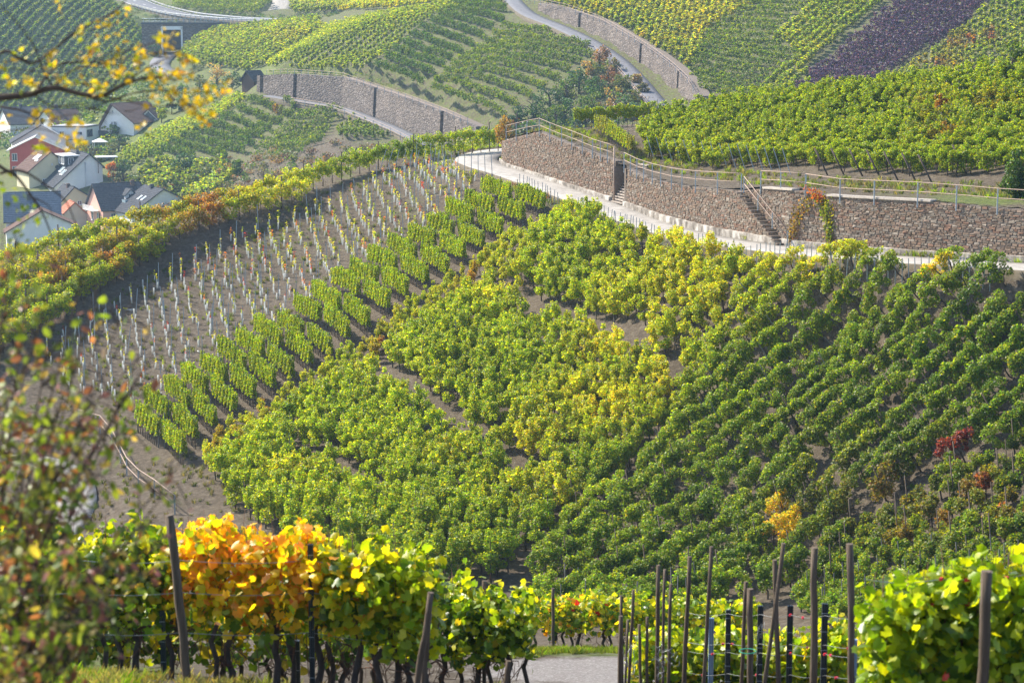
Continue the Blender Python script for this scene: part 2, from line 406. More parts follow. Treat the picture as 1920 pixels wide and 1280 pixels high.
def ground_material():
    """slate soil; the vertex layer 'cover' says how grassy a place is, 'gravel' how stony"""
    m, n, l = nt('soil_ground')
    out = N(n, 'ShaderNodeOutputMaterial'); p = N(n, 'ShaderNodeBsdfPrincipled'); l.new(p.outputs[0], out.inputs[0])
    p.inputs['Roughness'].default_value = 0.95; p.inputs['Specular IOR Level'].default_value = 0.15
    tc = N(n, 'ShaderNodeTexCoord')
    def noise(s, d=5, r=0.6):
        a = N(n, 'ShaderNodeTexNoise'); a.inputs['Scale'].default_value = s; a.inputs['Detail'].default_value = d
        a.inputs['Roughness'].default_value = r; l.new(tc.outputs['Object'], a.inputs['Vector']); return a
    a = noise(2.6, 12, 0.85); soil = ramp(n, [(0.32, (0.05, 0.038, 0.028)), (0.5, (0.125, 0.100, 0.075)), (0.68, (0.24, 0.205, 0.16))])
    l.new(a.outputs['Fac'], soil.inputs[0])
    g = noise(2.2, 8, 0.7); grass = ramp(n, [(0.3, (0.075, 0.10, 0.03)), (0.55, (0.14, 0.17, 0.05)), (0.75, (0.30, 0.27, 0.13))])
    l.new(g.outputs['Fac'], grass.inputs[0])
    st = N(n, 'ShaderNodeTexVoronoi'); st.inputs['Scale'].default_value = 26.0; l.new(tc.outputs['Object'], st.inputs['Vector'])
    stone = ramp(n, [(0.0, (0.36, 0.33, 0.32)), (0.5, (0.26, 0.235, 0.225)), (1.0, (0.45, 0.43, 0.41))]); l.new(st.outputs['Color'], stone.inputs[0])
    cov = N(n, 'ShaderNodeAttribute', attribute_name='cover'); sep = N(n, 'ShaderNodeSeparateColor'); l.new(cov.outputs['Color'], sep.inputs[0])
    b = noise(1.3, 6, 0.7)
    def mask(ch, lo=0.25):
        s = N(n, 'ShaderNodeMath', operation='ADD'); l.new(sep.outputs[ch], s.inputs[0]); l.new(b.outputs['Fac'], s.inputs[1])
        r = N(n, 'ShaderNodeMapRange'); l.new(s.outputs[0], r.inputs[0]); r.inputs[1].default_value = 0.86; r.inputs[2].default_value = 1.12; return r
    mk = mask(0); ms = mask(1)
    m1 = N(n, 'ShaderNodeMix', data_type='RGBA'); l.new(mk.outputs[0], m1.inputs[0]); l.new(soil.outputs[0], m1.inputs[6]); l.new(grass.outputs[0], m1.inputs[7])
    m2 = N(n, 'ShaderNodeMix', data_type='RGBA'); l.new(ms.outputs[0], m2.inputs[0]); l.new(m1.outputs[2], m2.inputs[6]); l.new(stone.outputs[0], m2.inputs[7])
    l.new(m2.outputs[2], p.inputs['Base Color'])
    bb = noise(3.2, 10, 0.85); bn = N(n, 'ShaderNodeBump'); bn.inputs['Strength'].default_value = 0.8; bn.inputs['Distance'].default_value = 0.25
    l.new(bb.outputs['Fac'], bn.inputs['Height']); l.new(bn.outputs[0], p.inputs['Normal'])
    return m
SOIL = ground_material()
COVER = []      # (pixel polygon, field, grass, gravel)
def blobs(v, px, py, lst):
    for cx, cy, rx, ry, s in lst:
        v += s * np.exp(-(((px - cx) / rx) ** 2 + ((py - cy) / ry) ** 2))
    return v
def ground(name, field, x0, x1, y0, y1, step, kind, amp, keep=None, grass=None, gravel=None, base=0.0):
    xs = np.arange(x0, x1 + step / 2, step); ys = np.arange(y0, y1 + step / 2, step)
    X, Y = np.meshgrid(xs, ys); Z = field.z(X, Y)
    rr = np.random.default_rng(3)
    wob = (np.sin(X * 1.3 + np.sin(Y * .9)) * np.cos(Y * 1.1 + X * .4) + np.sin(X * .37 + 1.7) * np.cos(Y * .31)) * amp
    Z += wob + rr.normal(0, amp * 0.5, Z.shape)
    for C, hw, fl in ROADS:
        if fl != kind: continue
        d = np.full(X.shape, 1e9); zr = np.zeros(X.shape)
        for c in C[::2]:
            dd = np.hypot(X - c[0], Y - c[1]); m_ = dd < d; d = np.where(m_, dd, d); zr = np.where(m_, c[2], zr)
        s = hw + step * 1.2
        Z = np.where(d < s, np.minimum(Z, zr - 0.10), np.where(d < s + 2.5 * step, np.minimum(Z, zr - 0.02 + (d - s) * .6), Z))
    px, py = project(np.stack([X, Y, Z], -1))
    gr = np.full(X.shape, base); gv = np.zeros(X.shape)
    if grass: gr = blobs(gr, px, py, grass)
    if gravel: gv = blobs(gv, px, py, gravel)
    ny, nx = X.shape; V = np.stack([X, Y, Z], -1).reshape(-1, 3)
    I = np.arange(nx * ny).reshape(ny, nx)
    Fq = np.stack([I[:-1, :-1], I[:-1, 1:], I[1:, 1:], I[1:, :-1]], -1).reshape(-1, 4)
    if keep is not None:
        k = keep(X, Y).ravel(); Fq = Fq[k[Fq].all(1)]
        used = np.unique(Fq); mp_ = -np.ones(len(V), int); mp_[used] = np.arange(len(used)); V = V[used]; Fq = mp_[Fq]
        gr = gr.ravel()[used]; gv = gv.ravel()[used]
    me = mesh_np(name, V, Fq, [SOIL], smooth=True)
    ca = me.color_attributes.new('cover', 'FLOAT_COLOR', 'POINT')
    ca.data.foreach_set('color', np.stack([np.clip(gr.ravel(), 0, 1), np.clip(gv.ravel(), 0, 1), np.zeros(gr.size), np.ones(gr.size)], 1).astype(np.float32).ravel())
    o = bpy.data.objects.new(name, me); link(o); tag(o, kind='structure'); return o
ground('vineyard_hillside_ground', F_NEAR, -72, 76, -6, 236, 0.5, 'near', 0.025, base=0.18,
       grass=[(800, 285, 60, 12, .5), (900, 270, 60, 8, .5), (1120, 420, 60, 20, .35), (520, 470, 120, 60, .2), (780, 400, 120, 60, .2), (100, 1270, 250, 60, .6), (1100, 1225, 200, 8, .6), (650, 330, 80, 20, .2), (1350, 455, 200, 10, .4),
              (1050, 380, 60, 25, .3)],
       gravel=[(860, 305, 70, 22, .7), (1080, 1255, 260, 28, .8), (960, 335, 60, 14, .5), (1400, 1262, 300, 30, .8)])
tline = np.array(W(top_px))
def behind_wall(X, Y):
    yw = np.interp(X, tline[:, 0], tline[:, 1]); return (Y > yw + 0.1) & (X > tline[0, 0] - 0.2)
tl_sorted = tline[np.argsort(tline[:, 0])]
def keep_terr(X, Y):
    yw = np.interp(X, tl_sorted[:, 0], tl_sorted[:, 1]); return (Y > yw + 0.15) & (X > tl_sorted[0, 0] + 0.2) & (Y < 215)
ground('terrace_ground', F_TERR, -3, 60, 110, 216, 0.6, 'terr', 0.03, keep=keep_terr, base=0.15,
       grass=[(1850, 375, 130, 14, .6), (1650, 360, 100, 12, .25), (1050, 250, 50, 12, .5)])
ground('valley_and_far_hills_ground', F_FAR, -345, 345, 238, 800, 3.0, 'far', 0.12, base=0.50,
       grass=[(560, 140, 100, 10, .7), (250, 400, 100, 30, .3), (200, 240, 100, 40, .5), (520, 330, 90, 40, -.2), (620, 300, 60, 50, -.25), (0, 100, 300, 200, .3)])
# ------------------------------------------------------------------ retaining walls, stairs, railings
rng = np.random.default_rng(7)
rnd = random.Random(5)
STONES = [surf('wall_stone_%s' % nm, [(0.3, mul(c, .7)), (0.7, mul(c, 1.12))], scale=6, rough=0.92, bump=0.5, bscale=18, bdist=0.02)
          for nm, c in (('brown', (0.22, 0.158, 0.115)), ('grey', (0.225, 0.19, 0.155)), ('red', (0.235, 0.14, 0.098)), ('dark', (0.155, 0.12, 0.095)), ('pale', (0.33, 0.28, 0.23)), ('rose', (0.25, 0.185, 0.145)))]
MORTAR = surf('wall_mortar', [(0.3, (0.14, 0.11, 0.09)), (0.7, (0.22, 0.18, 0.15))], scale=5, rough=0.95, bump=0.4)
PLINTH = surf('lime_washed_plinth', [(0.36, (0.11, 0.095, 0.08)), (0.5, (0.28, 0.25, 0.22)), (0.64, (0.55, 0.52, 0.48))], scale=1.6, rough=0.9, bump=0.4, stretch=(.9, .9, .5), detail=10)
COPING = simple('coping_stone', (0.45, 0.40, 0.35), 0.85, .2, 3, bump=.3)
STEEL = simple('galvanised_steel', (0.36, 0.42, 0.47), 0.5, .15, 6, metallic=0.35, bump=0)
RAILM = simple('weathered_rail', (0.36, 0.27, 0.22), 0.6, .2, 5, metallic=0.2, bump=0)
def wpath(foot, top, step=0.25):
    """foot and top line resampled with the same stations"""
    f = np.array(W(foot)); t = np.array(W(top))
    def res(P, s):
        d = np.concatenate([[0], np.cumsum(np.hypot(*(P[1:, :2] - P[:-1, :2]).T))])
        return np.stack([np.interp(s, d, P[:, k]) for k in range(3)], 1), d[-1]
    L = res(f, [0])[1]; n = max(2, int(L / step)); s = np.linspace(0, L, n + 1)
    A, _ = res(f, s)
    o_ = np.argsort(t[:, 0]); zt = np.interp(A[:, 0], t[o_, 0], t[o_, 2])
    return s, A, zt
def wall_core(s, A, zt, thick=0.5, batter=0.04, drop_=0.6, setback=0.0):
    T = np.gradient(A, axis=0); T[:, 2] = 0; T /= np.linalg.norm(T, axis=1)[:, None]
    Nf = np.stack([T[:, 1], -T[:, 0], 0 * T[:, 0]], 1)           # faces the camera side
    V = []
    h = zt - A[:, 2]
    for i in range(len(s)):
        a = A[i]; n_ = Nf[i]
        b0 = a + n_ * (-setback); b1 = a - n_ * (batter * h[i] + setback)
        V += [(b0[0], b0[1], a[2] - drop_), (b1[0], b1[1], zt[i]), (b1[0] - n_[0] * thick, b1[1] - n_[1] * thick, zt[i]), (b0[0] - n_[0] * (thick + .3), b0[1] - n_[1] * (thick + .3), a[2] - drop_)]
    F = []
    for i in range(len(s) - 1):
        for j in range(4):
            k = (j + 1) % 4
            F.append((i * 4 + j, i * 4 + k, (i + 1) * 4 + k, (i + 1) * 4 + j))
    e = (len(s) - 1) * 4
    F += [(3, 2, 1, 0), (e, e + 1, e + 2, e + 3)]
    return np.array(V), F, T, Nf
def stone_box(c, t, n_, L, H, D):
    up = np.array([0, 0, 1.0]); j = lambda k: rng.normal(0, k)
    vs = []
    for dd in (0, 1):
        for a, b in ((-.5, -.5), (.5, -.5), (.5, .5), (-.5, .5)):
            sh = 1 - (.16 if dd else 0)
            vs.append(c + t * (a * L * sh + j(.012)) + up * (b * H * sh + j(.008)) + n_ * (D * dd + (j(.012) if dd else -.05)))
    return vs
SF = [(4, 5, 6, 7), (0, 1, 5, 4), (1, 2, 6, 5), (2, 3, 7, 6), (3, 0, 4, 7)]
def stone_wall(name, label, foot, top, sx0, sx1, cut=None, part_stones=0, plinth_h=0.34, seed=1):
    """part of the line between pixel columns sx0 and sx1; returns the wall object"""
    s, A, zt = wpath(foot, top)
    px, _ = project(A); k = np.where((px >= sx0) & (px <= sx1))[0]
    s, A, zt = s[k], A[k], zt[k]
    V, F, T, Nf = wall_core(s, A, zt)
    org = np.array([A[len(A) // 2][0], A[len(A) // 2][1], A[:, 2].min()])
    root = empty(name, org); tag(root, label, 'wall')
    m = MB(); m.add(V - org, F); m.obj('core', MORTAR, root)
    # stones in courses
    h = zt - A[:, 2]; hmax = h.max(); recs = []
    z0 = 0.0
    ztop = zt.max()
    row = ztop; rr = np.random.default_rng(seed)
    while row > A[:, 2].min() - .1:
        H = rr.uniform(0.07, 0.16); zc = row - H / 2; row -= H + 0.012
        u = s[0] + rr.uniform(0, .3)
        while u < s[-1] - .1:
            L = rr.uniform(0.18, 0.55); uc = u + L / 2; u += L + rr.uniform(.008, .03)
            if uc + L / 2 > s[-1]: break
            p = np.array([np.interp(uc, s, A[:, q]) for q in range(3)]); zt_ = np.interp(uc, s, zt)
            if zc + H / 2 > zt_ + .03 or zc < p[2] + plinth_h * .9: continue
            i = min(len(s) - 1, int(np.searchsorted(s, uc))); t = T[i]; n_ = Nf[i]
            face = p - n_ * (0.04 * (zc - p[2])); face = np.array([face[0], face[1], zc])
            recs.append((face, t, n_, L, H, rr.uniform(.012, .05), rr.choice(6, p=[.33, .22, .11, .13, .06, .15])))
    if cut: recs = [r for r in recs if not cut(*project(r[0]))]
    # the stones that show largest are objects of their own
    if part_stones:
        order = np.argsort([r[0][1] - 6 * r[3] for r in recs])
        own = set(order[:part_stones].tolist())
    else: own = set()
    mb = MB()
    for q, (c, t, n_, L, H, D, mi) in enumerate(recs):
        vs = stone_box(np.zeros(3) if q in own else c - org, t, n_, L, H, D)
        if q in own:
            o = MB().add(vs, SF).obj('stone', STONES[mi], root, c - org)
        else: mb.add(vs, SF, int(mi))
    if mb.v: tag(mb.obj('small_stones', STONES, root), kind='stuff')
    # plinth
    P = MB(); vs = []; F = []
    for i in range(0, len(s), 3):
        n_ = Nf[i]; a = A[i]; ph = plinth_h + rr.uniform(-.02, .02)
        for off, z in ((.22, -.5), (.20, ph), (-.1, ph + .03), (-.1, -.5)):
            vs.append((a[0] + n_[0] * off - org[0], a[1] + n_[1] * off - org[1], a[2] + z - org[2]))
    nn = len(vs) // 4
    for i in range(nn - 1):
        for j in range(4): F.append((i * 4 + j, i * 4 + (j + 1) % 4, i * 4 + 4 + (j + 1) % 4, i * 4 + 4 + j))
    F += [(3, 2, 1, 0), ((nn - 1) * 4, (nn - 1) * 4 + 1, (nn - 1) * 4 + 2, (nn - 1) * 4 + 3)]
    P.add(vs, F).obj('plinth', PLINTH, root)
    return root, s, A, zt, T, Nf, org
wA = stone_wall('retaining_wall', 'brown stone retaining wall with rounded end, from the road bend to the narrow steps', foot_px, top_px, 940, 1151, part_stones=0, seed=1)
wB = stone_wall('retaining_wall', 'red brown stone retaining wall along the pale road, right of the narrow steps, with creepers', foot_px, top_px, 1170, 2040, part_stones=300, seed=2)
# rounded outer end of wall A returns away from the camera
def coping(root, s, A, zt, T, Nf, org, x0, x1):
    px, _ = project(np.stack([A[:, 0], A[:, 1], zt], 1)); k = np.where((px >= x0) & (px <= x1))[0]
    idx = list(k[::5])
    for a, b in zip(idx[:-1], idx[1:]):
        p, q = A[a], A[b]; L = math.hypot(q[0] - p[0], q[1] - p[1]) - .015; c = (p + q) / 2
        ang = math.atan2(q[1] - p[1], q[0] - p[0]); h = zt[a] - p[2]; n_ = Nf[a]
        sl = -math.asin(max(-.9, min(.9, (zt[b] - zt[a]) / max(L, .1))))
        MB().box((0, 0, 0), (L, .55, .12), ang, ry=sl).obj('coping_slab', COPING, root, np.array([c[0], c[1], 0]) - n_ * (.04 * h + .16) * np.array([1, 1, 0]) + np.array([0, 0, (zt[a] + zt[b]) / 2 + .07]) - org)
coping(*wB, 1425, 1505); coping(*wB, 1548, 1745)

# narrow steps between the two walls
def hit_line(px_list, line):
    ln = np.array(W(line)); pxs = project(ln)[0]; return [np.array([np.interp(px, pxs, ln[:, q]) for q in range(3)]) for px in px_list]
STEPM = simple('step_stone', (0.36, 0.31, 0.27), .9, .25, 4, bump=.4)
a, b = hit_line([1151.5, 1170.5], foot_px); tp = hit_line([1161], top_px)[0]
mid = (a + b) / 2; wd = math.hypot(b[0] - a[0], b[1] - a[1]); ang = math.atan2(b[1] - a[1], b[0] - a[0])
st = empty('stone_steps', mid, ang); tag(st, 'steep flight of stone steps in the gap between the two retaining walls', 'steps')
ns = 16; rise = (tp[2] - mid[2]) / ns
for i in range(ns):
    MB().box((0, 0, 0), (wd + .1, .34, rise * .5), 0).obj('step', STEPM, st, (0, -0.05 + i * .13, rise * (i + .72)))
MB().box((0, 1.45, 1.3), (wd, 3.4, .1), 0, rx=math.atan2(rise, .13)).obj('step_bed', MORTAR, st)
for sx in (-1, 1): MB().box((sx * (wd / 2 + .12), 1.5, (tp[2] - mid[2]) / 2 - .15), (.26, 3.0, tp[2] - mid[2] - .1)).obj('side_wall', MORTAR, st)

# second flight running down along the face of the right wall
s_, A_, zt_, T_, Nf_ = wB[1], wB[2], wB[3], wB[4], wB[5]
pxw = project(np.stack([A_[:, 0], A_[:, 1], (zt_ + A_[:, 2]) / 2], 1))[0]
i0 = int(np.argmin(abs(pxw - 1392))); i1 = int(np.argmin(abs(pxw - 1476)))
p0 = np.array([A_[i0][0], A_[i0][1], zt_[i0]]); p1 = A_[i1].copy()
STEPD = simple('dark_step_stone', (0.17, 0.135, 0.11), .9, .25, 4, bump=.4)
st2 = empty('stone_steps', A_[i1], math.atan2(p1[1] - p0[1], p1[0] - p0[0]))
tag(st2, 'flight of stone steps running down across the face of the right retaining wall', 'steps')
Ls = math.hypot(p1[0] - p0[0], p1[1] - p0[1]); ns = 15; dz = (p0[2] - p1[2]) / ns
for i in range(ns):
    MB().box((0, 0, 0), (Ls / ns + .10, .60, dz * .42)).obj('step', STEPD, st2, (-Ls + (i + .5) * Ls / ns, -.36, (p0[2] - p1[2]) - dz * (i + .6)))
def railing(label, pts, hs, foot=0.35, group=None, r=0.024, mid_=True, post_r=.035, rails=(1.12, .58), every=1, step_name='post'):
    """posts at pts (world, top of the wall); rails follow"""
    org = pts[0]; root = empty('railing', org); tag(root, label, 'railing', group)
    for i, p in enumerate(pts):
        if i % every == 0 and hs[i]:
            MB().box((0, 0, (rails[0] - foot) / 2), (post_r * 2, post_r * 1.6, rails[0] + foot)).obj('post', STEEL, root, p - org)
    for rz in rails:
        MB().tube([p - org + np.array([0, 0, rz]) for p in pts], r, 6).obj('rail', RAILM, root)
    return root
def topline(xs, off=0.05):
    ln = np.array(W(top_px)); pxs = project(ln)[0]; return [np.array([np.interp(px, pxs, ln[:, q]) for q in range(3)]) + np.array([0, off, 0]) for px in xs]
railing('curved two bar railing on the left wall, from the rusty bush to the narrow steps', topline([949, 968, 988, 1011, 1031, 1053, 1072, 1092, 1111, 1126, 1139, 1152]), [1] * 12)
railing('two bar railing on the wall just right of the narrow steps', topline([1170, 1182, 1194, 1207, 1223, 1239, 1259, 1279, 1304, 1346, 1390]), [1] * 11)
railing('short two bar railing on the wall above the second flight of steps', topline([1427, 1465, 1512], .25), [1] * 3)
railing('long straight two bar railing on the right wall, ending at the dark bush', topline([1510, 1575, 1640, 1721, 1794, 1870, 1960, 2030], .02), [1] * 8)
hp = [p0 + np.array([0, -.6, 0]) + (np.array([p1[0], p1[1], p1[2]]) - p0) * t for t in (0, .33, .66, 1.0)]
railing('sloping handrail beside the steps across the right wall', hp, [1] * 4, rails=(.95, .5), foot=.1)
q = topline([1153], 0)[0]
# long standing pipe at the steps
gp = np.array(hit_line([1152], foot_px)[0]); 
tag(MB().tube([(0, 0, 0), (0, 0, q[2] - gp[2] + 1.1)], .05, 8).obj('pipe_post', RAILM, None, gp + np.array([-.05, -.25, 0])), 'tall rusty pipe post standing at the left edge of the narrow steps', 'post')

# far walls: coursed stone skin over a core, with gaps shaped as dark bands for shaded wall steps
FARST = None
def far_stone_material():
    m, n, l = nt('far_wall_stone')
    out = N(n, 'ShaderNodeOutputMaterial'); p = N(n, 'ShaderNodeBsdfPrincipled'); l.new(p.outputs[0], out.inputs[0]); p.inputs['Roughness'].default_value = .95
    tc = N(n, 'ShaderNodeTexCoord'); mp = N(n, 'ShaderNodeMapping'); mp.inputs['Scale'].default_value = (1, 1, 1.7); l.new(tc.outputs['Object'], mp.inputs[0])
    v = N(n, 'ShaderNodeTexVoronoi'); v.inputs['Scale'].default_value = 2.2; l.new(mp.outputs[0], v.inputs['Vector'])
    sp = N(n, 'ShaderNodeSeparateColor'); l.new(v.outputs['Color'], sp.inputs[0])
    r = ramp(n, [(0, (.10, .085, .08)), (.4, (.15, .125, .115)), (.8, (.19, .16, .145)), (1, (.28, .25, .235))]); l.new(sp.outputs[0], r.inputs[0])
    a = N(n, 'ShaderNodeTexNoise'); a.inputs['Scale'].default_value = .25; a.inputs['Detail'].default_value = 5; l.new(tc.outputs['Object'], a.inputs['Vector'])
    mr = ramp(n, [(.35, (.75, .72, .7)), (.65, (1.1, 1.05, 1.0))]); l.new(a.outputs['Fac'], mr.inputs[0])
    mx = N(n, 'ShaderNodeMix', data_type='RGBA', blend_type='MULTIPLY'); mx.inputs[0].default_value = 1; l.new(r.outputs[0], mx.inputs[6]); l.new(mr.outputs[0], mx.inputs[7])
    l.new(mx.outputs[2], p.inputs['Base Color'])
    b = N(n, 'ShaderNodeBump'); b.inputs['Strength'].default_value = .9; b.inputs['Distance'].default_value = .15; l.new(v.outputs['Distance'], b.inputs['Height']); b.invert = True
    l.new(b.outputs[0], p.inputs['Normal']); return m
FARST = far_stone_material()
def far_wall(label, foot, top, shade_gaps, x0, x1, thick=1.6):
    s, A, zt = wpath(foot, top, .65)
    px = project(A)[0]
    V, F, T, Nf = wall_core(s, A, zt, thick, .08, 2.0, setback=.7)
    org = A[0].copy(); root = empty('retaining_wall', org); tag(root, label, 'wall')
    MB().add(V - org, F).obj('core', MORTAR, root)
    edges = [x0] + shade_gaps + [x1]
    for a, b in zip(edges[:-1], edges[1:]):
        k = np.where((px >= a) & (px <= b))[0]
        if len(k) < 2: continue
        k = k[:-1] if b != x1 and len(k) > 2 else k
        V2, F2, _, _ = wall_core(s[k], A[k], zt[k] + .05, .72, .08, 2.0)
        MB().add(V2 - org, F2).obj('wall_section', FARST, root)
    return root, s, A, zt
fwL = far_wall('long grey stone retaining wall above the small road, below the dark vine rows', fwallL_foot, fwallL_top, [491, 552, 702, 826], 478, 895)
fwR = far_wall('curving stone retaining wall on the right of the far hill road', fwallR_foot, fwallR_top, [1086, 1199, 1268], 985, 1310)
def far_rail(label, xs, foot, top, h=1.0, off=.6, dy=0):
    ln = np.array(W(top)); pxs = project(ln)[0]
    pts = [np.array([np.interp(px, pxs, ln[:, q]) for q in range(3)]) + np.array([0, off, 0]) for px in xs]
    return railing(label, pts, [1] * len(pts), foot=.3, r=.035, post_r=.04, rails=(h, h * .5))
far_rail('thin railing on top of the long grey far wall', list(range(500, 890, 13)), fwallL_foot, fwallL_top)
far_rail('thin railing on top of the curving far wall right of the hill road', list(range(992, 1305, 11)), fwallR_foot, fwallR_top)
ln = strip_pts(froad_px, 3.6)[0]; px_, py_ = project(ln); k = np.where((py_ > 95) & (py_ < 215))[0]
nn_ = strip_pts(froad_px, 3.6)[1]
railing('thin railing on the left edge of the far hill road', [ln[i] + nn_[i] * 2.1 * (1 if nn_[i][0] < 0 else -1) for i in k[::2]], [1] * 60, r=.035, post_r=.035, rails=(1.0, .5), foot=.5)
ln, nn_ = strip_pts(lroad_px, 3.0); 
railing('thin dark railing on the outer edge of the small road below the far wall', [ln[i] - nn_[i] * 1.8 * (1 if nn_[i][1] > 0 else -1) for i in range(6, len(ln), 2)], [1] * 60, r=.04, post_r=.05, rails=(1.0, .5), foot=.5)
# ------------------------------------------------------------------ vine prototypes
LEAF = leaf_material('vine_leaf', trans=0.55, gloss=0.018, var=0.38)
BARK = surf('vine_bark', [(0.3, (0.055, 0.042, 0.035)), (0.7, (0.13, 0.10, 0.085))], scale=14, rough=0.95, bump=.6, stretch=(1, 1, .3))
WOOD = surf('weathered_post_wood', [(0.25, (0.055, 0.04, 0.028)), (0.5, (0.12, 0.09, 0.065)), (0.75, (0.22, 0.175, 0.135))], scale=9, rough=0.9, bump=.7, bscale=30, stretch=(3, 3, .18), detail=8)
GREYPOST = simple('grey_stake', (.20, .19, .18), .8, .2, 8, bump=.2)
def cards(P, size, rg, up=0.45, squash=1.0, jit=.3):
    """one folded four point leaf at each point"""
    n = len(P); s = size * rg.uniform(1 - jit, 1 + jit, n)
    nrm = rg.normal(size=(n, 3)); nrm[:, 2] = np.abs(nrm[:, 2]) + up; nrm /= np.linalg.norm(nrm, axis=1)[:, None]
    a = rg.normal(size=(n, 3)); a -= nrm * (a * nrm).sum(1)[:, None]; a /= np.linalg.norm(a, axis=1)[:, None]
    b = np.cross(nrm, a)
    V = np.empty((n, 4, 3)); h = s[:, None]
    V[:, 0] = P - a * h * .5; V[:, 2] = P + a * h * .5
    V[:, 1] = P - b * h * .5 * squash - nrm * h * .16; V[:, 3] = P + b * h * .5 * squash - nrm * h * .16
    I = np.arange(n)[:, None] * 4
    F = np.concatenate([I + [0, 1, 2], I + [0, 2, 3]], 0)
    return V.reshape(-1, 3), F
def clump(rg, centres, radii, n):
    """leaf positions in lumpy shells round the centres"""
    c = np.asarray(centres, float); r = np.asarray(radii, float)
    w = (r[:, 0] * r[:, 1] * r[:, 2]) ** (2 / 3); k = rg.choice(len(c), n, p=w / w.sum())
    d = rg.normal(size=(n, 3)); d /= np.linalg.norm(d, axis=1)[:, None]
    return c[k] + d * r[k] * (rg.uniform(0.35, 1, n) ** .5)[:, None]
def vine_arch(seed, n=230, leaf=.092):
    """trunk with canes arched over along +x, leaves hanging from them"""
    rg = np.random.default_rng(seed); cs = []; rs = []
    th = rg.uniform(.7, .9)
    for sgn in (1, -1):
        Lr = rg.uniform(.65, 1.0) if sgn > 0 else rg.uniform(.4, .75)
        for t in np.linspace(0, 1, 5):
            cs.append((sgn * Lr * t, rg.normal(0, .07), th + .55 * math.sin(min(1, t * 1.1) * 2.4) * rg.uniform(.5, .8) + .15 - .15 * t)); q = rg.uniform(.14, .27)
            rs.append((q * 1.15, q, q * rg.uniform(.8, 1.3)))
    for _ in range(6): cs.append((rg.uniform(-.6, .8), rg.normal(0, .14), th + rg.uniform(-.45, .15))); q = rg.uniform(.13, .24); rs.append((q, q, q * 1.4))
    P = clump(rg, cs, rs, n); V, F = cards(P, leaf, rg)
    T = MB(); b = rg.normal(0, .05, (4, 2))
    T.tube([(0, 0, -.25), (b[0][0], b[0][1], .3), (b[1][0], b[1][1], .65), (b[2][0] * .5, b[2][1], th + .1)], [.045, .036, .034, .028], 5)
    for sgn in (1, -1): T.tube([(0, 0, th), (sgn * .25, 0, th + .33), (sgn * .55, 0, th + .28)], [.022, .014, .009], 4)
    return V, F, T, th
def vine_pole(seed, n=250, leaf=.09, h=1.75):
    """upright leafy column of a vine tied to a stake, with bulging shoots"""
    rg = np.random.default_rng(seed); cs = []; rs = []
    for k in range(9):
        z = rg.uniform(.5, h - .1); q = rg.uniform(.18, .30) * (1.1 - .25 * abs(z - 1.2))
        a = rg.uniform(0, 6.28); d = rg.uniform(0, .26); cs.append((math.cos(a) * d * 1.2, math.sin(a) * d, z)); rs.append((q * 1.1, q, q * .9))
    for k in range(3): cs.append((rg.normal(0, .12), rg.normal(0, .12), h + rg.uniform(-.1, .15))); rs.append((.1, .1, .18))
    P = clump(rg, cs, rs, n); V, F = cards(P, leaf, rg)
    T = MB(); T.tube([(0, 0, -.25), (.04, .02, .35), (-.02, 0, .8)], [.045, .036, .025], 5)
    return V, F, T, .6
def vine_bush(seed, n=150, leaf=.09):
    rg = np.random.default_rng(seed); cs = []; rs = []
    for k in range(6):
        a = rg.uniform(0, 6.28); d = rg.uniform(0, .28); z = rg.uniform(.45, 1.0); q = rg.uniform(.15, .27)
        cs.append((math.cos(a) * d * 1.3, math.sin(a) * d, z)); rs.append((q * 1.15, q, q))
    P = clump(rg, cs, rs, n); V, F = cards(P, leaf, rg)
    T = MB(); T.tube([(0, 0, -.25), (.03, .02, .3), (-.02, 0, .6)], [.04, .03, .02], 5)
    return V, F, T, .6
def hedge(seed, n=120, leaf=.14, L=1.2, z0=.65, z1=1.85, th=.24, trunk=True, m=9):
    rg = np.random.default_rng(seed); cs = []; rs = []
    for k in range(m):
        cs.append((-L / 2 + L * (k + rg.uniform(0, 1)) / m, rg.normal(0, th * .3), rg.uniform(z0 + .15, z1 - .12))); q = rg.uniform(.8, 1.25)
        rs.append((.26 * q, th * q, .25 * q))
    P = clump(rg, cs, rs, n); V, F = cards(P, leaf, rg)
    T = MB()
    if trunk: T.tube([(0, 0, -.25), (.04, .02, .4), (-.02, 0, .9)], [.04, .03, .02], 4)
    return V, F, T, .8
def hedge_wall(seed, n=1200, leaf=.10, L=1.25, z0=.8, z1=1.9, th=.17, **kw):
    z0, z1, th = .75, 1.78, .19
    """clipped leaf wall: leaves in a slab with a crisp top and faces"""
    rg = np.random.default_rng(seed); n = 1300; x = rg.uniform(-L / 2, L / 2, n); u = rg.uniform(0, 1, n)
    z = z0 + .10 * np.sin(x * 7 + seed) + (z1 - z0 + .05 * np.sin(x * 9 + seed * 2)) * u; w = th * (.85 + .25 * np.sin(x * 8 + z * 5 + seed))
    y = np.where(rg.uniform(size=n) < .7, np.sign(rg.normal(size=n)) * w * rg.uniform(.75, 1.05, n), rg.uniform(-1, 1, n) * w)
    V, F = cards(np.column_stack([x, y, z]), .10, rg); T = MB()
    for xx in (-.35, 0, .35): T.tube([(xx, 0, -.25), (xx + .05, .02, .4), (xx - .04, 0, .95)], [.035, .026, .02], 4)
    return V, F, T, .8
def stake_mb(h=2.0, r=.022, lean=0.0): return MB().tube([(0, 0, -.3), (lean * h, 0, h)], r, 5)
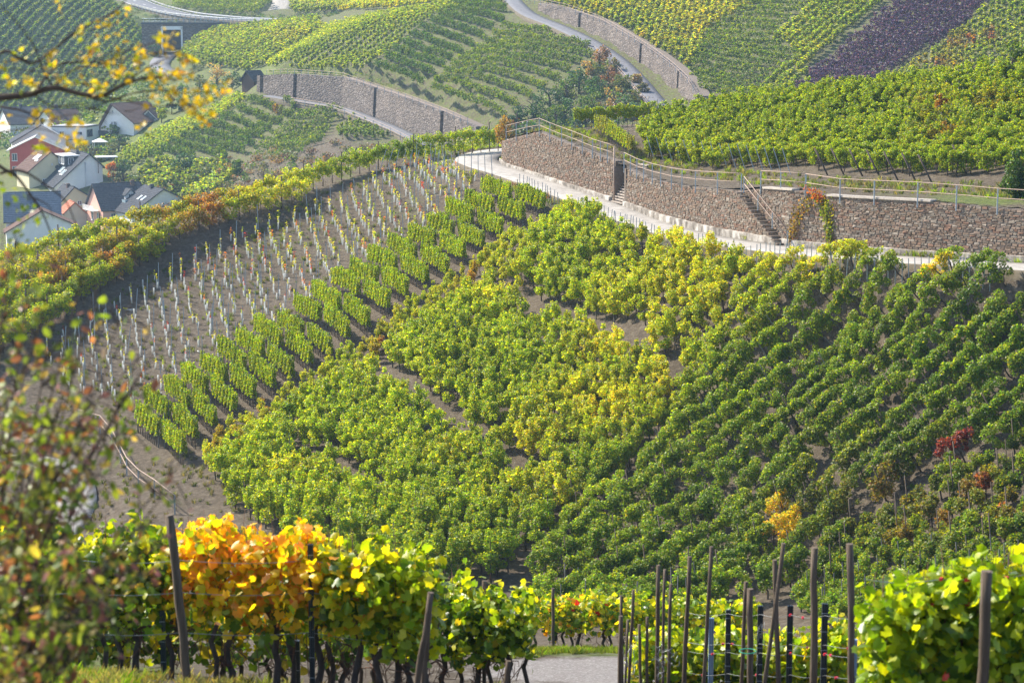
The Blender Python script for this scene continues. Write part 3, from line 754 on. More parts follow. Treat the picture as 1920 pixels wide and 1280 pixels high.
def joined_proto(name, V, F, T, stake=None):
    tv = np.array(T.v, float).reshape(-1, 3) if T.v else np.zeros((0, 3)); nv = len(V)
    allV = [V]; Fs = [F]; mi = [np.zeros(len(F), int)]
    def addmb(mb, slot):
        nonlocal nv
        v = np.array(mb.v); q = [f for f in mb.f if len(f) == 4]; t = [f for f in mb.f if len(f) != 4]
        if q: Fs.append(np.array(q) + nv); mi.append(np.full(len(q), slot))
        allV.append(v); nv += len(v)
    if T.v: addmb(T, 1)
    if stake is not None: addmb(stake, 2)
    me = mesh_np(name, np.concatenate(allV), Fs, [LEAF, BARK, GREYPOST], np.concatenate(mi))
    return bpy.data.objects.new(name, me)
def lib(name, objs):
    c = bpy.data.collections.new(name)
    for o in objs: c.objects.link(o)
    return c
def scatter(name, label, cat, P, coll, nproto, rz, scale, tint, tilt=None):
    """one object standing for plants past the countable: instances on points"""
    n = len(P); me = bpy.data.meshes.new(name); me.vertices.add(n)
    me.vertices.foreach_set('co', np.asarray(P, np.float32).ravel())
    def attr(nm, typ, arr, key='value'):
        a = me.attributes.new(nm, typ, 'POINT'); a.data.foreach_set(key, np.ascontiguousarray(arr).ravel())
    rot = np.zeros((n, 3), np.float32); rot[:, 2] = rz
    if tilt is not None: rot[:, :2] = tilt
    attr('rot', 'FLOAT_VECTOR', rot, 'vector')
    sc = np.asarray(scale, np.float32)
    if sc.ndim == 1: sc = np.repeat(sc[:, None], 3, 1)
    attr('scl', 'FLOAT_VECTOR', sc.astype(np.float32), 'vector')
    attr('pick', 'INT', rng.integers(0, nproto, n).astype(np.int32))
    attr('tint', 'FLOAT_COLOR', np.concatenate([np.asarray(tint, np.float32).reshape(n, 3), np.ones((n, 1), np.float32)], 1), 'color')
    o = bpy.data.objects.new(name, me); link(o); tag(o, label, cat, kind='stuff')
    g = bpy.data.node_groups.new('scatter', 'GeometryNodeTree')
    g.interface.new_socket('Geometry', in_out='INPUT', socket_type='NodeSocketGeometry'); g.interface.new_socket('Geometry', in_out='OUTPUT', socket_type='NodeSocketGeometry')
    gn = g.nodes; gl = g.links
    gi = gn.new('NodeGroupInput'); go = gn.new('NodeGroupOutput'); ip = gn.new('GeometryNodeInstanceOnPoints'); ci = gn.new('GeometryNodeCollectionInfo')
    ci.inputs['Collection'].default_value = coll; ci.inputs['Separate Children'].default_value = True; ci.inputs['Reset Children'].default_value = True
    ip.inputs['Pick Instance'].default_value = True
    def na(nm, dt):
        a = gn.new('GeometryNodeInputNamedAttribute'); a.data_type = dt; a.inputs['Name'].default_value = nm; return a.outputs['Attribute']
    gl.new(gi.outputs[0], ip.inputs['Points']); gl.new(ci.outputs[0], ip.inputs['Instance'])
    gl.new(na('pick', 'INT'), ip.inputs['Instance Index']); gl.new(na('rot', 'FLOAT_VECTOR'), ip.inputs['Rotation']); gl.new(na('scl', 'FLOAT_VECTOR'), ip.inputs['Scale'])
    gl.new(ip.outputs[0], go.inputs[0])
    o.modifiers.new('scatter', 'NODES').node_group = g
    return o

def lattice(field, poly, dirpx, row, plant, y0, y1, jit=.12, rowjit=.05, seed=0, step=None, ref=None):
    """rows of plants on the terrain: poly in pixels of the ground, dirpx two pixels along a row"""
    rg = np.random.default_rng(seed)
    a = field.hit(*dirpx[0], y0, y1); b = field.hit(*dirpx[1], y0, y1)
    d = (b - a)[:2]; d /= np.linalg.norm(d); n_ = np.array([-d[1], d[0]])
    corners = np.array([field.hit(px, py, y0, y1)[:2] for px, py in densify(list(poly) + [poly[0]], 4)])
    u = corners @ d; v = corners @ n_
    U, Vv = np.meshgrid(np.arange(u.min() - 1, u.max() + 1, plant), np.arange(v.min() - 1, v.max() + 1, row))
    U = U + rg.normal(0, jit, U.shape) * plant; U[1::2] += plant * .5; Vv = Vv + rg.normal(0, rowjit, Vv.shape)
    XY = U[..., None] * d + Vv[..., None] * n_
    ri = np.repeat(np.arange(U.shape[0])[:, None], U.shape[1], 1).ravel()
    XY = XY.reshape(-1, 2)
    k = (XY[:, 0] > corners[:, 0].min() - 2) & (XY[:, 0] < corners[:, 0].max() + 2) & (XY[:, 1] > corners[:, 1].min() - 2) & (XY[:, 1] < corners[:, 1].max() + 2)
    XY = XY[k]; ri = ri[k]
    k = in_poly(corners, XY[:, 0], XY[:, 1]); XY = XY[k]; ri = ri[k]
    z = field.z(XY[:, 0], XY[:, 1])
    P = np.column_stack([XY, z]); px, py = project(P)
    k = np.isfinite(px) & (px > -160) & (px < 2080); P = P[k]; ri = ri[k]; px = px[k]; py = py[k]
    return P, math.atan2(d[1], d[0]), px, py, ri
G0 = np.array((.105, .175, .012)); G1 = np.array((.20, .28, .010)); YG = np.array((.38, .46, .012)); YE = np.array((.66, .62, .025)); OR = np.array((.60, .22, .03)); RD = np.array((.42, .06, .03)); DK = np.array((.04, .105, .022))
BR = np.array((.24, .15, .06))
def mixc(a, b, t): t = np.clip(np.asarray(t)[:, None], 0, 1); return a * (1 - t) + b * t
def field_noise(P, s, seed=0):
    x, y = P[:, 0] / s + seed, P[:, 1] / s - seed
    return .5 + .25 * (np.sin(x * 2.1 + np.sin(y * 1.7 + seed)) + np.sin(y * 2.7 + 1.3 * np.sin(x * 1.3)))
def bl(px, py, lst):
    v = np.zeros(len(px))
    for cx, cy, rx, ry, s in lst: v = np.maximum(v, s * np.exp(-(((px - cx) / rx) ** 2 + ((py - cy) / ry) ** 2)))
    return v
# ------------------------------------------------------------------ main slope: bush vines
YBL = [(1300, 500, 110, 45, .7), (1270, 560, 80, 40, .75), (1545, 510, 60, 30, .95), (1430, 500, 80, 30, .7), (1370, 600, 60, 60, .55), (1180, 680, 120, 50, .6), (1120, 800, 110, 50, .75), (1230, 760, 60, 50, .7), (1000, 860, 80, 40, .5), (1020, 960, 70, 30, .7),
       (930, 960, 40, 20, .6), (750, 740, 60, 25, .5), (960, 575, 30, 30, .85), (940, 600, 40, 20, .6), (1060, 405, 40, 25, .8), (1250, 640, 70, 40, .5), (840, 900, 60, 20, .3), (1160, 600, 60, 40, .5), (560, 930, 60, 20, .45)]
RBL = [(1800, 880, 30, 22, .8), (1860, 900, 25, 20, .5), (1700, 950, 55, 30, .55), (1900, 985, 40, 25, .8), (1850, 940, 50, 30, .55), (1690, 1040, 50, 20, .5), (1590, 1010, 60, 25, .3), (1780, 1000, 60, 30, .35), (850, 560, 20, 20, .4)]
def slope_tint(P, px, py, rg):
    n = len(P); c = mixc(G1, YG, .5 + .5 * field_noise(P, 5, 2) * .7 + rg.normal(0, .2, n))
    right = 1 / (1 + np.exp(-((px - 1330) * .55 + (py - 700) * .62) / 90))
    c = c * (1 - right[:, None]) + mixc(G0, G1, .5 + rg.normal(0, .3, n)) * right[:, None] * 1.08
    c = mixc(c, YE, bl(px, py, YBL) * rg.uniform(.4, 1.35, n))
    c = mixc(c, BR * .8, np.clip(bl(px, py, [(1680, 960, 260, 110, .55)]) * rg.uniform(0, 1, n), 0, 1))
    c = mixc(c, RD, np.clip(bl(px, py, RBL) * rg.uniform(0, 1.3, n) - .1, 0, 1)); return c * rg.uniform(.85, 1.15, n)[:, None]
def protos(fn, k, seed0, **kw): return [fn(seed0 + i, **kw) for i in range(k)]
ARCH = protos(vine_arch, 10, 100, n=1350); POLE = protos(vine_pole, 10, 200, n=1250); BUSH = protos(vine_bush, 6, 300, n=650)
def proto_set(name, S, stake_h, leaf_only=False):
    full = [joined_proto(name, V, F, T, stake_mb(stake_h + .05 * i, .022) if i % 2 else None) for i, (V, F, T, th) in enumerate(S)]
    leaves = [mesh_np('foliage', V, F, [LEAF]) for V, F, T, th in S]
    trunks = [T.mesh('trunk', BARK) for V, F, T, th in S]
    return full, leaves, trunks
pf_arch = proto_set('arched_vine', ARCH, 1.5); pf_pole = proto_set('pole_vine', POLE, 1.6); pf_bush = proto_set('low_vine', BUSH, 1.25)
C_ARCH, C_POLE, C_BUSH = lib('arched_vines', pf_arch[0]), lib('pole_vines', pf_pole[0]), lib('low_vines', pf_bush[0])
stake_wood = stake_mb(1.8, .026).mesh('stake', WOOD); stake_grey = stake_mb(1.6, .022).mesh('stake', GREYPOST)

rg = np.random.default_rng(11)
# the terraces' contour paths are left bare
GAPS = [[(940, 535), (1000, 560), (1110, 600), (1200, 640), (1290, 700), (1350, 745), (1345, 775), (1270, 745), (1180, 685), (1080, 640), (985, 608), (930, 575)],
        [(690, 675), (760, 715), (830, 772), (930, 845), (1040, 905), (1050, 932), (930, 888), (830, 820), (750, 758), (690, 715)],
        [(545, 820), (600, 855), (660, 890), (720, 915), (705, 950), (620, 908), (550, 862)],
        ]
left_poly = [(1065, 424), (1130, 440), (1250, 480), (1390, 505), (1420, 535), (1330, 720), (1240, 830), (1080, 950), (980, 1090), (760, 1110), (560, 1040), (440, 960), (395, 905), (470, 850), (610, 762), (730, 680), (850, 600), (930, 545), (1010, 470)]
P1, a1, x1, y1, _ = lattice(F_NEAR, left_poly, ((900, 760), (1000, 695)), 1.15, 0.95, 95, 190, jit=.14, rowjit=.10, seed=1)
k = np.ones(len(P1), bool)
for gp_ in GAPS: k &= ~in_poly(gp_, x1, y1)
k &= rg.uniform(size=len(P1)) > .04
P1, x1, y1 = P1[k], x1[k], y1[k]
right_poly = [(1420, 500), (1500, 500), (1620, 502), (1800, 508), (2060, 519), (2080, 800), (1960, 830), (1780, 880), (1690, 920), (1480, 860), (1240, 830), (1330, 720), (1425, 530)]
right_low = [(1240, 832), (1480, 862), (1690, 922), (1620, 1000), (1500, 1110), (1300, 1180), (980, 1180), (980, 1090), (1080, 950)]
P2, a2, x2, y2, _ = lattice(F_NEAR, right_poly, ((1500, 760), (1600, 690)), 1.65, 1.0, 85, 160, jit=.14, rowjit=.12, seed=2)
P2b, a2b, x2b, y2b, _ = lattice(F_NEAR, right_low, ((1200, 1000), (1300, 925)), 1.7, 1.25, 85, 160, jit=.2, rowjit=.2, seed=12)
A2 = np.concatenate([np.full(len(P2), a2), np.full(len(P2b), a2b)]); P2 = np.concatenate([P2, P2b]); x2 = np.concatenate([x2, x2b]); y2 = np.concatenate([y2, y2b])
k = rg.uniform(size=len(P2)) > .06; P2, x2, y2, A2 = P2[k], x2[k], y2[k], A2[k]
low_poly = [(2080, 800), (1960, 830), (1780, 900), (1620, 1000), (1500, 1110), (1500, 1180), (2100, 1150)]
P3, a3, x3, y3, _ = lattice(F_NEAR, low_poly, ((1600, 980), (1720, 915)), 1.15, .85, 80, 140, jit=.12, rowjit=.08, seed=3)
print('slope vines', len(P1), len(P2), len(P3))
allP = np.concatenate([P1, P2, P3]); allpx = np.concatenate([x1, x2, x3]); allpy = np.concatenate([y1, y2, y3])
kind = np.concatenate([np.full(len(P1), 1), np.zeros(len(P2), int), np.full(len(P3), 2)])
alla = np.concatenate([np.full(len(P1), a1), A2, np.full(len(P3), a3)])
alla = alla + np.where(rg.uniform(size=len(alla)) < .35, math.pi, 0) + rg.normal(0, .25, len(alla))
e_ = .6; tl = -np.arctan((F_NEAR.z(allP[:, 0] + np.cos(alla) * e_, allP[:, 1] + np.sin(alla) * e_) - allP[:, 2]) / e_) * np.where(kind == 0, 1, .3)
tint = slope_tint(allP, allpx, allpy, rg); scl = rg.uniform(1.0, 1.35, len(allP))
scl = np.where(kind == 1, scl * 1.0, scl)
single = [('yellow_a', (1462, 985)), ('yellow_b', (1500, 985)), ('yellow_c', (1775, 512)), ('red', (1800, 868))]
special = {}
for nm, (sx, sy) in single:
    d2 = (allpx - sx) ** 2 + (allpy - 12 - sy) ** 2; i = int(np.argmin(d2)); special[i] = nm
    if nm in ('yellow_a', 'yellow_b'):
        for i_ in np.where(d2 < 34 ** 2)[0]: tint[i_] = np.array((.62, .52, .025))
    tint[i] = np.array((.26, .065, .04)) if nm == 'red' else np.array((.62, .54, .025))
SETS = {0: pf_arch, 1: pf_pole, 2: pf_bush}
vis = (allpy < 1120) & (allpx > 0) & (allpx < 1920) & ~((allpx < 820) & (allpy > 990)) & ~((allpy > 1060) & (allpx > 1590))
# 300 that show largest (nearest, and in view)
score = allP[:, 1] + np.where(vis, 0, 500) - np.where(np.isin(np.arange(len(allP)), list(special)), 900, 0) + rg.uniform(0, 4, len(allP))
near_ix = set(np.argsort(score)[:300].tolist())
SPL = {'yellow_a': 'golden yellow vine alone among green ones, left one of the yellow pair behind the tall posts', 'yellow_b': 'golden yellow vine, right one of the yellow pair among the green rows',
       'yellow_c': 'bright yellow umbrella shaped vine by the road under the right retaining wall', 'red': 'deep red vine among green ones at the lower right of the slope'}
def slope_label(kd, px, py, t, sc):
    r, g = t[0] / (t[1] + 1e-6), t[1]
    col = 'russet' if r > 1.15 and g < .3 else ('golden yellow' if r > 1.02 else ('yellow green' if r > .78 else ('fresh green' if g > .21 else 'dark green')))
    size = 'large ' if sc > 1.25 else ('small ' if sc < 1.08 else '')
    zone = 'close below the concrete road' if py < 560 else ('beside the golden yellow pair' if abs(px - 1480) < 130 and abs(py - 985) < 70 else ('behind the tall thin posts' if py > 985 and 1130 < px < 1620 else ('just above the bushy end of the second front row' if py > 985 and px <= 1130
           else ('near the lower right corner of the slope' if px > 1620 and py > 860 else ('high at the right edge of the slope' if px > 1700 else ('below the single red vine' if px > 1500 and py > 860 else ('in the centre of the slope' if px < 1300 else 'in the open rows right of the centre')))))))
    k_ = ['arching vine', 'staked bushy vine', 'low rounded vine'][kd]
    return '%s%s %s %s' % (size, col, k_, zone), '%s %s' % (['arching vines', 'staked vines', 'low vines'][kd], zone)
for i in sorted(near_ix):
    kd = int(kind[i]); full, leaves, trunks = SETS[kd]; q = int(rng.integers(0, len(leaves)))
    r_ = empty('slope_vine', allP[i], float(alla[i])); r_.rotation_euler = (0, float(tl[i]), float(alla[i])); r_.scale = (float(scl[i]),) * 3
    if i in special: tag(r_, SPL[special[i]], 'vine')
    else:
        lb_, gp2 = slope_label(kd, allpx[i], allpy[i], tint[i], scl[i]); tag(r_, lb_, 'vine', gp2)
    lo = bpy.data.objects.new('foliage', leaves[q]); lo['tint'] = [float(v) for v in tint[i]]; link(lo, r_)
    link(bpy.data.objects.new('trunk', trunks[q]), r_)
    if i % 3 == 0: link(bpy.data.objects.new('stake', stake_wood), r_)
rest = np.array([i for i in range(len(allP)) if i not in near_ix])
for kd, cc, ns_, lb in ((0, C_ARCH, 10, 'mass of green arching vines filling the upper right of the slope below the road'), (1, C_POLE, 10, 'mass of yellow green vines covering the middle of the slope'), (2, C_BUSH, 6, 'mass of small russet tipped vines at the lower right corner of the slope')):
    m_ = rest[kind[rest] == kd]
    if len(m_): scatter('vineyard_plot', lb, 'vines', allP[m_], cc, ns_, alla[m_], scl[m_], tint[m_], tilt=np.stack([0 * tl[m_], tl[m_]], 1))

# ------------------------------------------------------------------ trellised rows on the left of the slope
rows_a = [(905, 335), (875, 362), (838, 378), (803, 403), (768, 422), (730, 443), (693, 462), (660, 490), (625, 505), (590, 530), (555, 555), (525, 588), (480, 597), (447, 620), (412, 640), (380, 668), (345, 690), (313, 712), (275, 735), (258, 768)]
rows_b = [(1017, 372), (980, 392), (940, 416), (905, 438), (870, 462), (838, 488), (800, 508), (762, 532), (728, 558), (690, 592), (652, 612), (618, 642), (582, 660), (547, 686), (513, 706), (476, 726), (440, 750), (403, 778), (367, 800), (345, 832)]
HEDGE_NEAR = [hedge_wall(400 + i, n=760, leaf=.115, L=1.25, z0=.55, z1=2.0, th=.23, m=18) for i in range(8)]
hedge_leaf = [mesh_np('foliage', V, F, [LEAF]) for V, F, T, t in HEDGE_NEAR]; hedge_trunk = [T.mesh('trunk', BARK) for V, F, T, t in HEDGE_NEAR]
POSTM = MB().box((0, 0, .9), (.05, .05, 2.3)).mesh('post', GREYPOST)
WIREM = simple('steel_wire', (.35, .36, .37), .4, .1, 5, metallic=.8, bump=0)
def row_thing(pA, pB, label, group, tintf, y0=100, y1=220, spacing=1.0, hs=1.08, field=F_NEAR, seed=0, lift=42, post_every=4):
    rg = np.random.default_rng(seed)
    a = field.hit(pA[0], pA[1] + lift, y0, y1); b = field.hit(pB[0], pB[1] + lift, y0, y1)
    L = math.hypot(b[0] - a[0], b[1] - a[1]); ang = math.atan2(b[1] - a[1], b[0] - a[0]); n = max(2, int(round(L / spacing)))
    root = empty('trellised_vine_row', a); tag(root, label, 'vine row', group)
    wire = []
    for i in range(n):
        t = (i + .5) / n; p = a + (b - a) * t; z = float(field.z(p[0], p[1])[0]); q = int(rg.integers(0, 8)); loc = (p[0] - a[0], p[1] - a[1], z - a[2])
        fl = rg.uniform() < .5; tlt = -math.atan2(b[2] - a[2], L) * (-1 if fl else 1)
        f = bpy.data.objects.new('foliage', hedge_leaf[q]); f.location = loc; f.rotation_euler = (0, tlt, ang + (math.pi if fl else 0)); s_ = hs * rg.uniform(.93, 1.1); f.scale = (spacing / 1.2 * 1.08, 1, s_)
        f['tint'] = [float(v) for v in tintf(rg, t)]; link(f, root)
        tr = bpy.data.objects.new('trunk', hedge_trunk[q]); tr.location = loc; tr.rotation_euler = (0, 0, ang); link(tr, root)
    for i in range(0, n + 1, post_every):
        p = a + (b - a) * (i / n); z = float(field.z(p[0], p[1])[0]); o = bpy.data.objects.new('post', POSTM); o.location = (p[0] - a[0], p[1] - a[1], z - a[2]); o.scale = (1, 1, hs); link(o, root)
    for wz in (.7, 1.2, 1.7): wire.append(MB().tube([(0, 0, wz * hs), ((b - a)[0], (b - a)[1], (b - a)[2] + wz * hs)], .006, 3, cap=False))
    for w_ in wire: w_.obj('wire', WIREM, root)
    return root, L
tot = 0
for i, (pa, pb) in enumerate(zip(rows_a, rows_b)):
    pa = np.array(pa, float); pb = np.array(pb, float); m1 = pa + (pb - pa) * .455; m2 = pa + (pb - pa) * .545 + np.array([4, -6])
    tf = lambda r, t: mixc(G1[None], YG, [.25 + r.normal(0, .12)])[0] * r.uniform(.85, 1.15)
    for part, (u, v) in enumerate(((pa, m1), (m2, pb))):
        lbl = '%s half of the %s short trellised vine row, counted down from the road bend' % ('upper' if part == 0 else 'lower', ordinal(i))
        if i == 0: lbl = ('upper' if part == 0 else 'lower') + ' half of the topmost trellised row, nearest the road bend'
        if i == len(rows_a) - 1: lbl = ('upper' if part == 0 else 'lower') + ' half of the lowest trellised row at the bottom left'
        tot += row_thing(u, v, lbl, ['upper', 'lower'][part] + ' halves of the short trellised rows', tf, seed=i * 2 + part)[1]
print('row length mean', tot / 38)
# loose yellowing vines between the trellised rows and the dense slope
edge_poly = [(1035, 415), (1065, 412), (1010, 470), (930, 545), (850, 600), (730, 680), (610, 762), (470, 850), (395, 905), (375, 865), (412, 830), (490, 778), (560, 735), (628, 690), (700, 640), (740, 604), (812, 560), (880, 515), (955, 455)]
P4, a4, x4, y4, _ = lattice(F_NEAR, edge_poly, ((700, 620), (780, 565)), .95, .9, 110, 190, jit=.2, rowjit=.15, seed=6)
rg = np.random.default_rng(5)
t4 = mixc(YG * .9, YE * .8, rg.uniform(-.2, .7, len(P4))); t4 = mixc(t4, RD, (bl(x4, y4, [(715, 680, 25, 25, 1), (430, 850, 30, 20, .5), (500, 790, 20, 20, .6), (880, 540, 20, 20, .6)]) * rg.uniform(0, 1.4, len(P4))))
scatter('vineyard_edge_plants', 'loose yellowing vines with some red leaves beside the trellised rows', 'vines', P4, C_POLE, 10, rg.uniform(0, 6, len(P4)), np.stack([rg.uniform(.6, .9, len(P4))] * 2 + [rg.uniform(.5, .85, len(P4))], 1), t4)

# ------------------------------------------------------------------ vines along the ridge at the left
rg = np.random.default_rng(21)
HR = [hedge(500 + i, n=800, leaf=.115, L=1.5, z0=.4, z1=2.0, th=.28, m=18) for i in range(6)]
hr_leaf = [mesh_np('foliage', V, F, [LEAF]) for V, F, T, t in HR]; hr_trunk = [T.mesh('trunk', BARK) for V, F, T, t in HR]
post_dark = MB().tube([(0, 0, -.3), (0.03, 0, 2.25)], .045, 6).mesh('post', BARK)
ridge_rows = [[(-60, 545), (20, 515), (120, 482), (230, 450), (330, 425), (450, 394), (560, 364), (650, 334), (740, 311), (790, 300), (850, 291), (935, 284)],
              [(-60, 580), (20, 553), (120, 518), (230, 482), (330, 450), (440, 415), (540, 388), (580, 374)],
              [(-60, 618), (20, 590), (120, 550), (230, 508), (300, 480)], [(-60, 650), (20, 622), (110, 580), (180, 552), (240, 522)], [(-60, 690), (20, 655), (80, 622), (130, 598)]]
cnt = 0
for ri, line in enumerate(ridge_rows):
    pts = [F_NEAR.hit(px, py, 130, 215) for px, py in line]
    d = np.concatenate([[0], np.cumsum([math.hypot(*(q - p)[:2]) for p, q in zip(pts[:-1], pts[1:])])])
    A = np.array(pts)
    for u in np.arange(0.4, d[-1], 1.0):
        x = np.interp(u, d, A[:, 0]); y = np.interp(u, d, A[:, 1]); x2_ = np.interp(u + .3, d, A[:, 0]); y2_ = np.interp(u + .3, d, A[:, 1])
        z = float(F_NEAR.z(x, y)[0]); px, py = [float(v) for v in project(np.array([x, y, z]))]; q = int(rg.integers(0, 6))
        r_ = empty('ridge_vine', (x, y, z), math.atan2(y2_ - y, x2_ - x) + (math.pi if rg.uniform() < .5 else 0)); s_ = rg.uniform(1.0, 1.2); r_.scale = (s_, s_ * 1.1, s_)
        b1 = np.array([px]); b2 = np.array([py - 20]); col = mixc(G1[None], YG, [.55 + rg.normal(0, .2)])
        col = mixc(col, YE, bl(b1, b2, [(500, 360, 110, 30, .8), (230, 430, 120, 40, .5), (60, 500, 80, 40, .55)]) * rg.uniform(.2, 1.2)); col = mixc(col, RD, bl(b1, b2, [(390, 395, 60, 20, .75), (330, 420, 60, 20, .6), (210, 490, 60, 30, .55), (100, 520, 50, 30, .5), (420, 380, 25, 12, .6)]) * rg.uniform(-.2, 1.3))
        col = mixc(col, G0 * 1.2, bl(b1, b2, [(745, 285, 45, 20, .9)]))
        word = 'green' if px > 600 else 'yellow and orange'
        cw = 'red orange' if col[0][0] > 1.6 * col[0][1] else ('golden yellow' if col[0][0] > col[0][1] else ('yellow green' if col[0][0] > .75 * col[0][1] else 'green'))
        zn = 'beside the road bend' if px > 800 else ('above the top of the young vineyard' if px > 620 else ('in front of the small far vineyard' if px > 440 else ('right of the last dark roof' if px > 300 else ('below the pink house' if px > 170 else 'below the white gable at the left edge'))))
        tag(r_, '%s vine in the %s ridge row, %s' % (cw, ordinal(ri), zn), 'vine', 'vines of the %s ridge row %s' % (ordinal(ri), zn))
        lo = bpy.data.objects.new('foliage', hr_leaf[q]); lo['tint'] = [float(v) for v in col[0]]; link(lo, r_)
        link(bpy.data.objects.new('trunk', hr_trunk[q]), r_)
        if cnt % 4 == 0: link(bpy.data.objects.new('post', post_dark), r_)
        cnt += 1
print('ridge vines', cnt)

# ------------------------------------------------------------------ young vineyard: white guard tubes and steel stakes
def plastic(name, col, trans):
    m, n, l = nt(name); out = N(n, 'ShaderNodeOutputMaterial'); d = N(n, 'ShaderNodeBsdfDiffuse'); t = N(n, 'ShaderNodeBsdfTranslucent'); mx = N(n, 'ShaderNodeMixShader')
    ns_ = N(n, 'ShaderNodeTexNoise'); ns_.inputs['Scale'].default_value = 6; r = ramp(n, [(.3, mul(col, .85)), (.7, col)]); l.new(ns_.outputs['Fac'], r.inputs[0])
    l.new(r.outputs[0], d.inputs[0]); l.new(r.outputs[0], t.inputs[0]); mx.inputs[0].default_value = trans
    l.new(d.outputs[0], mx.inputs[1]); l.new(t.outputs[0], mx.inputs[2]); l.new(mx.outputs[0], out.inputs[0]); return m
TUBE = plastic('vine_guard_plastic', (.85, .86, .83), .5)
def tube_mesh(seed):
    rg = np.random.default_rng(seed); l = rg.normal(0, .05, 2)
    return MB().tube([(0, 0, -.05), (l[0] * .6, l[1] * .6, .52)], .052, 7).mesh('guard_tube', TUBE)
tubes = [tube_mesh(i) for i in range(6)]
def shoot_mesh(seed):
    rg = np.random.default_rng(seed); P = np.column_stack([rg.normal(0, .03, 18), rg.normal(0, .03, 18), np.linspace(.48, .80, 18)]); V, F = cards(P, .08, rg)
    return mesh_np('shoot', V, F, [LEAF])
shoots = [shoot_mesh(i) for i in range(5)]
YOUNG = [(790, 303), (860, 318), (900, 345), (870, 395), (760, 450), (640, 525), (540, 600), (400, 680), (300, 745), (235, 760), (130, 735), (60, 660), (150, 600), (270, 530), (380, 470), (480, 425), (600, 390), (700, 340)]
P5, a5, x5, y5, r5 = lattice(F_NEAR, YOUNG, ((600, 430), (640, 520)), 1.05, .90, 130, 215, jit=.16, rowjit=.12, seed=8)
rg = np.random.default_rng(8); k = rg.uniform(size=len(P5)) > .06; P5, x5, y5, r5 = P5[k], x5[k], y5[k], r5[k]
print('young vines', len(P5))
o5 = np.argsort(P5[:, 1] + np.where((x5 < 60) | (x5 > 1000), 900, 0)); ind5 = o5[:300]
for i in ind5:
    has = rg.uniform() < .5; c = rg.choice(4, p=[.45, .3, .1, .15]); t_ = [YE, YG, RD, OR][c] * rg.uniform(.7, 1.1)
    r_ = empty('young_vine', P5[i], rg.uniform(0, 6.28)); r_.rotation_euler = (rg.normal(0, .04), rg.normal(0, .04), rg.uniform(0, 6.28))
    if rg.uniform() < .03: r_.rotation_euler = (1.45, 0, rg.uniform(0, 6.28)); r_.location.z += .06
    word = ['yellow', 'green', 'red', 'orange'][c]
    tag(r_, ('young vine in white tube with a %s shoot' % word) if has else 'bare white vine guard tube', 'young vine', ('young vines with %s shoots in white tubes' % word) if has else 'bare white guard tubes')
    link(bpy.data.objects.new('guard_tube', tubes[int(rg.integers(0, 6))]), r_)
    if has:
        s_ = bpy.data.objects.new('shoot', shoots[int(rg.integers(0, 5))]); s_['tint'] = [float(v) for v in t_]; link(s_, r_)
rest5 = o5[300:]
if len(rest5):
    yp = []
    for i in range(4):
        V = np.array(tubes[i].vertices[0].co); m = MB().tube([(0, 0, -.05), (.03 * i - .04, 0.02, .52)], .052, 7)
        rgx = np.random.default_rng(i); V, F = cards(np.column_stack([rgx.normal(0, .05, 20), rgx.normal(0, .05, 20), rgx.uniform(.5, 1.05, 20)]), .09, rgx)
        tv = np.array(m.v); q4 = np.array([f for f in m.f if len(f) == 4]) + len(V)
        yp.append(bpy.data.objects.new('young_vine_plant', mesh_np('young_vine_plant', np.concatenate([V, tv]), [F, q4], [LEAF, TUBE], np.concatenate([np.zeros(len(F), int), np.ones(len(q4), int)]))))
    cc = lib('young_vine_plants', yp); tn = np.array([[YE, YG, RD, OR][c] for c in rg.choice(4, len(rest5), p=[.45, .3, .1, .15])])
    scatter('young_vineyard', 'remaining young vines in white tubes at the upper edge of the bare slope', 'young vines', P5[rest5], cc, 4, rg.uniform(0, 6, len(rest5)), rg.uniform(.85, 1.1, len(rest5)), tn)
stake5 = MB().box((0, 0, .9), (.045, .035, 2.2)).mesh('stake', STEEL)
k5 = np.where((r5 % 1 == 0) & (rg.uniform(size=len(P5)) < .26))[0]
for i in k5:
    o = bpy.data.objects.new('steel_stake', stake5); o.location = tuple(P5[i] + np.array([.12, .1, 0])); o.rotation_euler = (rg.normal(0, .03), rg.normal(0, .05), 0); link(o)
    tag(o, 'thin grey steel stake among the white tubes', 'stake', 'steel stakes in the young vineyard')
for j in range(17):           # leaning end stakes along the top of the young vineyard
    px = 712 + j * 13.2; p = F_NEAR.hit(px, 321 + (px - 712) * .06, 170, 215)
    o = bpy.data.objects.new('end_stake', stake5); o.location = tuple(p); o.rotation_euler = (0.05, .30 - j * .022, 0); o.scale = (1.2, 1.2, 1.0); link(o)
    tag(o, 'leaning steel end stake at the upper edge of the young vineyard beside the road bend', 'stake', 'leaning end stakes above the young vineyard')

# ------------------------------------------------------------------ terrace vineyard above the wall
TG = lambda P, px, py, rg: mixc(mixc(mixc(G1, YG, .22 + rg.normal(0, .14, len(P))), YE * .7, bl(px, py, [(1300, 300, 200, 30, .25), (1750, 210, 50, 20, .6)]) * rg.uniform(0, 1, len(P))), RD * .8, bl(px, py, [(1745, 235, 35, 15, .8), (1760, 285, 40, 15, .6), (1860, 230, 40, 20, .4)]) * rg.uniform(-.2, 1, len(P)))
tp_poly = [(1215, 300), (1330, 318), (1500, 315), (1640, 330), (1800, 330), (2050, 335), (2100, 140), (1920, 152), (1650, 180), (1500, 197), (1350, 214), (1240, 230), (1200, 262)]
P6, a6, x6, y6, _ = lattice(F_TERR, tp_poly, ((1400, 300), (1560, 262)), 1.15, 1.0, 125, 200, jit=.22, rowjit=.2, seed=9)
print('terrace', len(P6)); rg = np.random.default_rng(9); t6 = TG(P6, x6, y6, rg)
